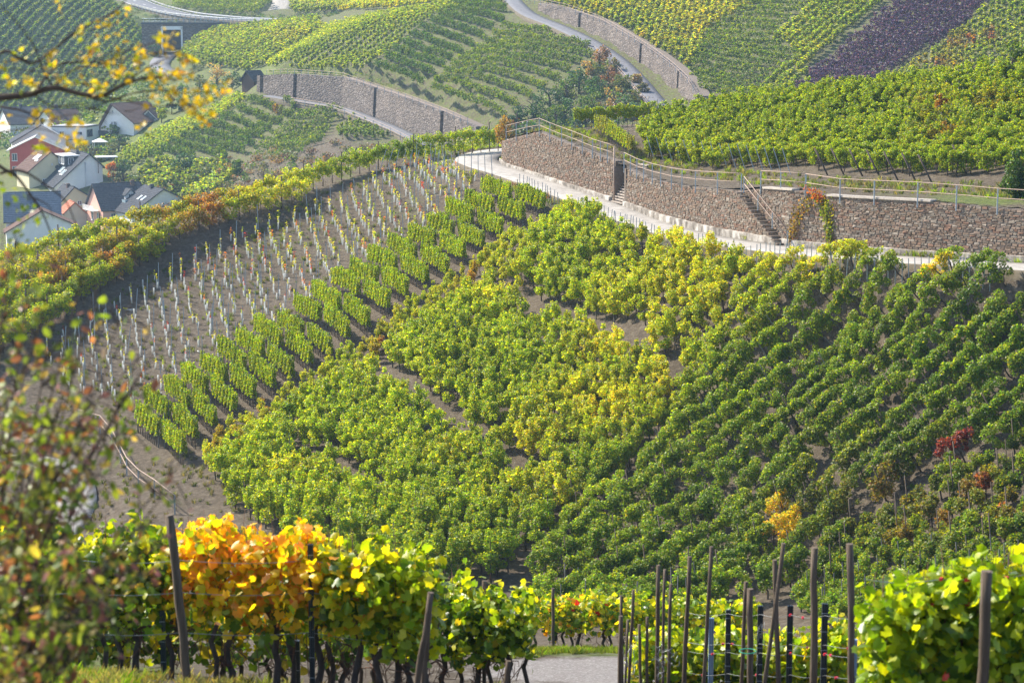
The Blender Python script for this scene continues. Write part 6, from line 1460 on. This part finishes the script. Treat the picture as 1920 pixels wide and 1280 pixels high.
rl = ['green vine of the second row behind the yellow green end of the front row', 'green vine of the second row directly behind the split grey post', 'dense dark green vine just right of the split grey post', 'dense dark green vine with yellow green top in the middle of the bushy row end', 'rounded green vine at the end of the second row beside the gravel path']
for i, (px, Y, yt, yb) in enumerate(row2): fore_vine(rl[i], px, Y, yt + 10, yb, .55, 680, p2, 3100 + i, leaf=.10, depth=.2, red=2 if i == 2 else 0)
for i, px in enumerate([985, 1040, 1085, 1130, 1180, 1230, 1285, 1340, 1400]):
    fore_vine(['green vine at the left end of the yellow row beyond the path', 'yellow vine right behind the single post beyond the path', 'yellow and orange vine with a dark trunk beyond the path', 'yellow vine with dark red grapes beyond the path', 'yellow green vine behind the tied bundle of thin posts', 'green vine beyond the path, between the tall thin posts', 'green vine beyond the path behind the tallest thin post', 'green vine beyond the path left of the paired posts', 'green vine beyond the path behind the paired posts'][i],
              px, 45.5, 1105 + abs(i - 3) * 2, 1190, .58, 300, p3, 3200 + i, leaf=.12, depth=.2, red=4 if i in (2, 3) else 0, canes=5)
for i, px in enumerate([1215, 1275, 1335, 1395, 1455, 1515, 1575]):
    fore_vine(['lime green vine at the left end of the steel post row', 'lime green vine between the thin wooden posts', 'green and yellow vine under the blue steel post', 'yellow vine behind the paired wooden posts', 'green vine behind the crossed wooden posts', 'dark green vine between two steel posts', 'green vine left of the tall post at the right vines'][i],
              px, 28.5, [1165, 1165, 1160, 1160, 1165, 1160, 1150][i] + 8, 1330, .46, 680, p4, 3300 + i, leaf=.105, depth=.2)
for i, px in enumerate([1672, 1740, 1808, 1878, 1950]):
    fore_vine(['bright lime vine with a loose shoot, just right of the tall round post', 'bright lime vine around the dark steel post at the right', 'bright green vine left of the thick near post', 'bright yellow green vine right of the thick near post', 'bright green vine cut by the right edge of the frame'][i],
              px, 15.8, [1080, 1055, 1032, 1012, 1008][i], 1420, .36, 760, p5, 3400 + i, leaf=.094, depth=.17, red=2 if i in (1, 2) else 0)
# ------------------------------------------------------------------ foreground posts
def post(label, top, bot, Y, dpx, mat=WOOD, name='wooden_post', group=None, taper=.95):
    a = at(top[0], top[1], Y); b = at(bot[0], bot[1], Y); g = min(b[2], float(F_NEAR.z(b[0], Y)[0])) - .3
    t = (a[2] - g) / max(a[2] - b[2], .05); c = a + (b - a) * t; r = dpx / 2 * Y / FPX; n = 10; rr = random.Random(int(top[0] * 7))
    pts = []; rad = []
    for k in range(8):
        q = k / 7; p = c + (a - c) * q; pts.append(p - c + np.array([rr.uniform(-.12, .12) * r * 2, 0, 0])); rad.append(r * (1.06 - .1 * q) * rr.uniform(.95, 1.05))
    m = MB().tube(pts, rad, n)
    o = m.obj(name, mat, None, c); tag(o, label, 'post', group); return o
post('thick leaning wooden post in front of the golden vines', (318, 965), (352, 1280), 19.3, 17)
post('grey weathered half of the split post, leaning left, at the end of the front row', (809, 1110), (782, 1280), 19.6, 13, name='split_post')
post('narrower rear half of the split post at the end of the front row', (804, 1150), (793, 1280), 19.75, 11, name='split_post')
post('dark post top showing above the bushy row end', (908, 1088), (908, 1260), 26.1, 8)
post('short grey end post under the rounded green vine beside the path', (953, 1238), (948, 1285), 25.2, 11)
post('single dark wooden post beyond the gravel path', (1037, 1102), (1037, 1222), 44.6, 6.5)
for t_, b_, d_, lb in [((1164, 1154), (1163, 1280), 9, 'stout post at the left end of the thin post bundle'), ((1165, 1116), (1166, 1280), 6, 'thin post behind the stout one in the bundle beside the path'), ((1177, 1161), (1173, 1280), 5.5, 'shortest stick of the thin post bundle beside the path'), ((1188, 1105), (1179, 1280), 6.5, 'slanting thin post of the bundle beside the path'),
                       ((1199, 1170), (1201, 1280), 6, 'dark low post right of the bundle beside the path'), ((1213, 1156), (1213, 1280), 6, 'short thin post with a wire, right of the bundle'), ((1234, 1059), (1232, 1280), 8.5, 'tall thin post of the pair beside the wire tangle'), ((1246, 1067), (1243, 1280), 6, 'dark thinner post of the pair beside the wire tangle'),
                       ((1258, 1094), (1253, 1280), 7, 'pale topped thin post right of the wire tangle'), ((1293, 1043), (1283, 1280), 9, 'tall post leaning slightly right, left of the tallest thin post'), ((1335, 1024), (1319, 1280), 8, 'tallest thin post, leaning right'), ((1399, 1090), (1390, 1280), 8, 'darker thin post of the pair tied with green string'),
                       ((1405, 1103), (1408, 1280), 13, 'thicker post of the pair tied with green string'), ((1453, 1049), (1459, 1280), 10, 'upright post of the crossed pair'), ((1470, 1018), (1433, 1280), 8.5, 'slanting post of the crossed pair')]:
    post(lb, t_, b_, 23.5 + (t_[0] % 7) * .15, d_)
post('tall round wooden post left of the last steel post', (1526, 1026), (1526, 1280), 20.5, 14.5); post('tall round wooden post beside the bright right vines', (1594, 1019), (1597, 1280), 20.2, 14.5); post('thick near post in front of the bright right vines', (1852, 1070), (1842, 1280), 13.6, 22)
DARKSTEEL = simple('dark_profiled_steel', (.055, .07, .08), .45, .3, 9, metallic=.6, bump=.1); BLUES = simple('blue_zinc_steel', (.28, .42, .58), .45, .15, 6, metallic=.4)
def steel_post(label, px, ytop, Y, w=.062, mat=DARKSTEEL):
    a = at(px, ytop, Y); g = float(F_NEAR.z(a[0], Y)[0]); h = a[2] - g; root = empty('steel_post', (a[0], Y, g)); tag(root, label, 'post')
    m = MB(); m.box((0, .02, h / 2 - .1), (w, .012, h + .2)); m.box((-w / 2 + .006, 0, h / 2 - .1), (.012, .04, h + .2)); m.box((w / 2 - .006, 0, h / 2 - .1), (.012, .04, h + .2)); m.box((0, -.006, h / 2 - .1), (w * .35, .018, h + .2)); m.obj('profile', mat, root)
    for k in range(7): MB().box((0, -.02, h - .1 - k * .2), (w * 1.04, .006, .005)).obj('wire_hook', STEEL, root)
    return (a[0], Y, g, h)
sp = [steel_post('first dark steel post of the right row, left of the tied pair', 1366, 1143, 26.5), steel_post('second dark steel post, right of the tied pair', 1426, 1135, 25.2), steel_post('third dark steel post, right of the crossed posts', 1482, 1135, 24), steel_post('fourth dark steel post, right of the tall round post', 1547, 1131, 22.8)]
steel_post('blue zinc steel post behind the tallest thin post', 1334, 1158, 27.3, mat=BLUES); steel_post('blue zinc steel post just right of the tall round post at the bright vines', 1603, 1198, 20.9, .045, BLUES)
steel_post('dark steel post inside the bright right vines', 1765, 1098, 15.9, .05); steel_post('dark steel post between orange and yellow vines of the front row', 582, 1020, 20.6, .05); steel_post('low dark steel post left of the thick leaning post', 304, 1145, 20.9, .05); steel_post('low dark steel post at the left of the orange leaf tuft', 557, 1200, 21.4, .05); steel_post('dark steel post above the bright grass at the left', 99, 1185, 21.2, .045)
RC = simple('red_clip_plastic', (.55, .03, .05), .4, .1, 5, bump=0); GS = simple('green_string', (.05, .35, .22), .6, .1, 5)
def wire_run(label, pts, r=.0035, clips=0, seed=0):
    P = []; rr = random.Random(seed)
    for a, b in zip(pts[:-1], pts[1:]):
        for k in range(8):
            t = k / 8; q = np.array(a) + (np.array(b) - np.array(a)) * t; q[2] -= .03 * math.sin(math.pi * t); P.append(q)
    P.append(np.array(pts[-1])); o0 = P[0]; root = empty('trellis_wire', o0); tag(root, label, 'wire'); MB().tube([p - o0 for p in P], r, 4, cap=False).obj('strand', WIREM, root)
    for k in range(clips):
        p = P[int(rr.uniform(.05, .95) * len(P))] - o0; MB().box((0, 0, 0), (.035, .02, .022), rr.uniform(0, 3)).obj('clip', RC, root, p)
xs_ = [(1290, 27.9)] + [(1366, 26.4), (1426, 25.1), (1482, 23.9), (1547, 22.7), (1640, 20.6), (1720, 19.0), (1790, 17.0)]
for k, (off, cl) in enumerate(((1150, 6), (1205, 5), (1222, 7), (1262, 4))):
    wire_run(['top wire with red clips along the steel posts', 'second wire along the steel posts', 'third wire with red clips along the steel posts', 'lowest wire along the steel posts'][k], [tuple(at(px, off + (px - 1366) * .02, Y)) for px, Y in xs_], clips=cl, seed=k)
for k, yy in enumerate((1085, 1130)): wire_run(['upper wire through the bright right vines', 'lower wire through the bright right vines'][k], [tuple(at(px, yy + (0 if px < 1800 else -15), 15.7)) for px in (1620, 1765, 1960)], clips=5, seed=10 + k)
for k, yy in enumerate((1050, 1110, 1185)): wire_run(['top wire of the golden front row', 'middle wire of the golden front row', 'lowest wire of the golden front row'][k], [tuple(at(px, yy + (0 if px < 600 else 20), 20.6)) for px in (-60, 150, 340, 582, 800)], seed=20 + k)
def tangle(label, cx, cy, Y, w, h, n, seed):
    rr = random.Random(seed); c = at(cx, cy, Y); m = MB()
    for k in range(n):
        p = [rr.uniform(-1, 1) * w, rr.uniform(-.05, .05), rr.uniform(-1, 1) * h]; pts = [tuple(p)]
        for q in range(7): p = [p[0] * .9 + rr.uniform(-.4, .4) * w, p[1] + rr.uniform(-.02, .02), p[2] * .9 + rr.uniform(-.4, .4) * h]; pts.append(tuple(p))
        m.tube(pts, .0032, 4)
    o = m.obj('wire_tangle', WIREM, None, c); tag(o, label, 'wire')
tangle('tangle of loose wire around the thin posts beside the wire pair', 1256, 1238, 23.3, .16, .16, 9, 1); tangle('loose wire ends hanging on the bundle beside the path', 1180, 1235, 23.3, .08, .25, 5, 2); tangle('loose wire loop between the paired and crossed posts', 1425, 1215, 24, .05, .28, 4, 3)
c = at(1402, 1220, 23.3); o = MB().tube([(.09 * math.cos(a) , .06 * math.sin(a), .01 * math.sin(a)) for a in np.linspace(0, 6.3, 15)], .006, 5).obj('green_string', GS, None, c); tag(o, 'green string tied round the pair of wooden posts', 'string')
# grass at the foot of the front row
C_GR = lib('grass_tufts', [bpy.data.objects.new('grass_tuft', tuft(50 + i, 60, .28, .25, .006)) for i in range(4)])
cover('bright green grass below the front vines at the bottom left', 'grass', F_NEAR, [(-80, 1330), (-80, 1262), (200, 1268), (240, 1290), (260, 1350), (100, 1360)], 14, 26, .12, C_GR, 4, [np.array((.16, .27, .02)), np.array((.11, .20, .02)), STR], (.25, .55), 61, 'lawn_grass')
cover('dry straw grass under the golden vines', 'grass', F_NEAR, [(200, 1310), (210, 1266), (640, 1296), (980, 1290), (980, 1330), (500, 1340)], 17, 34, .26, C_GR, 4, [STR, STR * .8, OLV], (.2, .5), 62)
cover('green verge along the far side of the gravel path', 'grass', F_NEAR, [(940, 1228), (1060, 1216), (1300, 1216), (1700, 1226), (1700, 1234), (1300, 1225), (1060, 1226), (950, 1236)], 38, 50, .16, C_GR, 4, [np.array((.15, .24, .03)), OLV], (.3, .6), 63)

# ------------------------------------------------------------------ blurred shrub at the left edge
rr = random.Random(77); rg = np.random.default_rng(77)
SP = [(.09, .14, .03), (.13, .18, .04), (.19, .21, .05), (.08, .11, .04), (.17, .07, .07), (.22, .10, .09), (.13, .05, .07), (.28, .19, .16), (.34, .28, .07), (.19, .11, .07)]
def shrub(label, base, targets, seed, name, Yr):
    rr = random.Random(seed); rg = np.random.default_rng(seed); b = at(*base); g = float(F_NEAR.z(b[0], b[1])[0]); b = np.array([b[0], b[1], g]); root = empty(name, b); tag(root, label, 'shrub')
    P = []; T = []
    m = MB()
    for (tx, ty, n) in targets:
        Y = base[2] + rr.uniform(*Yr); e = at(tx, ty, Y) - b; mid1 = e * .35 + np.array([rr.uniform(-.1, .1), 0, .12 + rr.uniform(0, .1)]); mid2 = e * .7 + np.array([rr.uniform(-.06, .06), 0, .10])
        pts = [np.zeros(3), mid1, mid2, e]
        # smooth
        C_ = [np.array(pts[0])]
        for k in range(1, 15):
            t = k / 14; C_.append((1 - t) ** 3 * pts[0] + 3 * (1 - t) ** 2 * t * mid1 + 3 * (1 - t) * t * t * mid2 + t ** 3 * e)
        m.tube(C_, [.0075 * (1 - .8 * k / 14) for k in range(15)], 5)
        for s_ in range(10):
            t = rr.uniform(.45, .98); p = C_[int(t * 14)]; q = p + np.array([rr.uniform(-.12, .12), rr.uniform(-.1, .1), rr.uniform(-.12, .12)]); m.tube([p, (p + q) / 2 + np.array([0, 0, .02]), q], [.004, .003, .0015], 4)
            for _ in range(max(2, n // 4)): u = rr.uniform(.2, 1.05); P.append(p + (q - p) * u + rg.normal(0, .018, 3))
        for _ in range(n // 2): P.append(C_[int(rr.uniform(.5, 1) * 14)] + rg.normal(0, .03, 3))
    m.obj('branches', TW, root)
    P = np.array(P); T = np.array([np.array(SP[int(min(9, abs(rr.gauss(0, 4.2))))]) * rr.uniform(1.1, 2.0) for _ in P])
    place_leaves(root, 'oval', P, .044, T, rg, np.array([0, -.3, .5]), 300, near_first=P[:, 1], hang=.4, spread=1.0)
    print(name, len(P)); return root
tg = [(5, 420, 16), (45, 400, 8), (20, 450, 22), (70, 480, 18), (130, 440, 7), (185, 530, 8), (250, 560, 7), (320, 620, 6), (285, 660, 8), (110, 560, 22), (165, 480, 10), (200, 590, 14), (300, 570, 8), (230, 640, 14), (150, 640, 26), (60, 620, 30), (20, 700, 30), (120, 720, 34), (200, 720, 26), (270, 730, 14), (240, 790, 12), (60, 800, 38), (150, 800, 30), (10, 870, 34), (90, 880, 30)]
shrub('tall shrub with red and green leaves at the left edge', (-90, 1300, 7.6), tg, 5, 'red_leaved_shrub', (-.7, .5))
tg2 = [(30, 930, 40), (100, 960, 40), (180, 940, 26), (250, 960, 20), (330, 900, 9), (345, 860, 6), (60, 1010, 44), (150, 1020, 40), (230, 1030, 30), (300, 1060, 16), (20, 1080, 44), (110, 1100, 44), (190, 1110, 34), (260, 1120, 20), (50, 1170, 40), (130, 1190, 30), (200, 1180, 16), (10, 1230, 34), (40, 1270, 20), (320, 1000, 12)]
shrub('lower shrub with pinkish leaves in front of the front row at the left', (-60, 1420, 7.2), tg2, 6, 'red_leaved_shrub', (-.8, .6))

# ------------------------------------------------------------------ overhanging tree at the top left
YB = 9.6
tb = at(-420, 600, YB + .6); tz = float(F_NEAR.z(tb[0], tb[1])[0]); org = np.array([tb[0], tb[1], tz]); tr = empty('overhanging_tree', org); tag(tr, 'tree whose thin branch with yellow leaves crosses the top left corner', 'tree')
MB().tube([(0, 0, -.3), (.05, 0, 1.2), (-.05, .05, 2.6), (.1, 0, 4.2)], [.17, .14, .11, .05], 10).obj('trunk', BARK, tr)
def brn(pts, r0, r1, Y0=None, parent=tr, name='branch', jit=0):
    P = [at(p[0], p[1], (p[2] if len(p) > 2 else YB)) - org for p in pts]; C_ = []
    for i in range(len(P) - 1):
        a0, a1, a2, a3 = P[max(i - 1, 0)], P[i], P[i + 1], P[min(i + 2, len(P) - 1)]
        for k in range(5):
            t = k / 5; C_.append(.5 * (2 * a1 + (a2 - a0) * t + (2 * a0 - 5 * a1 + 4 * a2 - a3) * t * t + (3 * a1 - a0 - 3 * a2 + a3) * t ** 3))
    C_.append(P[-1]); n = len(C_); MB().tube(C_, [r0 + (r1 - r0) * k / (n - 1) for k in range(n)], 6).obj(name, TW, parent); return C_
brn([(-420, 330, YB + .6), (-200, 230, YB + .3), (-60, 190), (0, 183), (50, 178), (100, 165), (150, 176), (190, 180), (230, 160), (280, 145), (330, 150)], .022, .004)
brn([(-60, 190), (0, 100), (40, 112), (66, 118), (110, 85), (160, 50), (215, 22), (240, -5)], .008, .002)
brn([(0, 183), (60, 175), (90, 140), (120, 118), (160, 118), (230, 110)], .006, .0015)
brn([(150, 176), (200, 190), (250, 175), (300, 170), (350, 175), (395, 172)], .005, .0015); brn([(100, 165), (140, 130), (190, 120), (240, 95), (290, 80), (305, 70)], .005, .0015)
brn([(190, 180), (240, 190), (300, 200), (350, 195), (385, 225)], .004, .0015); brn([(230, 160), (280, 125), (330, 105), (352, 108)], .004, .0015); brn([(60, 175), (100, 200), (150, 195), (210, 215)], .004, .0012)
brn([(0, 200), (50, 210), (80, 228), (130, 215), (180, 220)], .005, .0012); brn([(100, 165), (80, 130), (60, 80), (20, 30), (-20, -10)], .005, .0015); brn([(110, 85), (140, 60), (200, 50), (262, 20)], .003, .001)
brn([(-80, 250), (0, 312), (30, 330), (60, 370), (80, 400), (100, 450)], .010, .003); brn([(0, 325), (40, 320), (90, 350), (125, 380), (145, 430)], .007, .002); brn([(60, 370), (90, 385), (100, 410)], .004, .001)
brn([(-40, 255), (20, 245), (60, 240), (110, 250)], .004, .001); brn([(160, 50), (190, 35), (212, 28)], .003, .001)
rr = random.Random(9)
for k in range(46):
    x, y = rr.uniform(0, 330), rr.uniform(95, 215); brn([(x, y), (x + rr.uniform(10, 40), y + rr.uniform(-18, 8)), (x + rr.uniform(40, 90), y + rr.uniform(-35, 25))], .0025, .0008, name='twig')
clus = [(168, 103, 9), (200, 125, 10), (215, 138, 9), (155, 150, 8), (180, 165, 10), (240, 140, 8), (100, 112, 5), (35, 108, 4), (85, 128, 5), (120, 150, 8), (55, 155, 9), (20, 150, 5), (75, 210, 5), (305, 68, 8), (312, 80, 5), (352, 112, 9), (300, 133, 8), (325, 135, 9), (345, 142, 9), (290, 150, 8), (312, 172, 10), (330, 180, 8), (300, 185, 7), (362, 185, 8), (392, 168, 10), (417, 172, 8), (378, 195, 9), (386, 225, 7), (370, 208, 7), (80, 228, 5), (102, 222, 4), (142, 230, 8), (130, 255, 9), (125, 268, 6), (72, 276, 6), (216, 30, 4), (192, 46, 4), (108, 8, 3), (265, 104, 4), (230, 75, 4), (150, 62, 3), (185, 68, 3), (170, 80, 3), (270, 233, 2), (245, 120, 4), (280, 98, 3), (5, 130, 4), (10, 345, 6), (20, 370, 6), (50, 395, 7), (65, 410, 6), (35, 440, 6), (5, 215, 5), (0, 240, 5)]
P = []; T = []
YC = [(.60, .42, .03), (.50, .34, .04), (.55, .48, .03), (.30, .36, .02), (.22, .30, .02), (.34, .17, .04)]
for cx, cy, n in clus:
    c0 = at(cx, cy, YB) - org
    for _ in range(n + 2): P.append(c0 + np.array([rr.gauss(0, .024), rr.gauss(0, .05), rr.gauss(0, .018)])); T.append(np.array(YC[int(min(5, abs(rr.gauss(0, 2.2))))]) * rr.uniform(.8, 1.2) if cy < 300 else np.array((.13, .2, .02)) * rr.uniform(.8, 1.6))
place_leaves(tr, 'maple', np.array(P), .043, np.array(T), np.random.default_rng(4), np.array([0, -.2, .6]), 300, hang=.3, spread=.9)
# railing and small steps on the wall at the lower left
rl_px = [(150, 800), (190, 812), (212, 838), (228, 868), (240, 892), (262, 915), (292, 935), (330, 965)]
pts = [F_NEAR.hit(px - 2, py, 110, 165) for px, py in rl_px]
railing('bent two bar railing above the small wall at the lower left', pts, [1] * len(pts), r=.03, rails=(1.15, .6))
# ------------------------------------------------------------------ labels that would be shared get their place in the row
def separate_labels():
    by = {}
    for o in list(COL.objects):
        if o.parent is None and 'label' in o and o.get('kind') is None: by.setdefault(o['label'], []).append(o)
    for lb, os_ in by.items():
        n = len(os_); w = len(lb.replace(',', ' ').split())
        if n < 2: continue
        if 20 < n <= 60 and w <= 8:
            os_.sort(key=lambda o: -o.location.y); k = -(-n // 20)
            words_ = [['farther', 'nearer'], ['farthest', 'middle', 'nearest']][k - 2]
            groups = [(os_[(n * i) // k:(n * (i + 1)) // k], ' in the %s part' % words_[i]) for i in range(k)]
        elif n <= 20 and w <= 12: groups = [(os_, '')]
        else: continue
        for p, extra in groups:
            p.sort(key=lambda o: float(project(np.array(o.location))[0]))
            for i, o in enumerate(p): o['label'] = lb + extra + ', %s from the left' % ordinal(i)
separate_labels()
# ------------------------------------------------------------------ haze
hz, hn, hl = nt('haze_air')
ho = N(hn, 'ShaderNodeOutputMaterial'); pv = N(hn, 'ShaderNodeVolumePrincipled')
pv.inputs['Color'].default_value = (.50, .74, 1.0, 1); pv.inputs['Density'].default_value = 0.00019; pv.inputs['Anisotropy'].default_value = 0.25
hl.new(pv.outputs[0], ho.inputs['Volume'])
hb = MB().box((0, 398, 37), (760, 840, 88)).obj('haze', hz); tag(hb, kind='stuff')
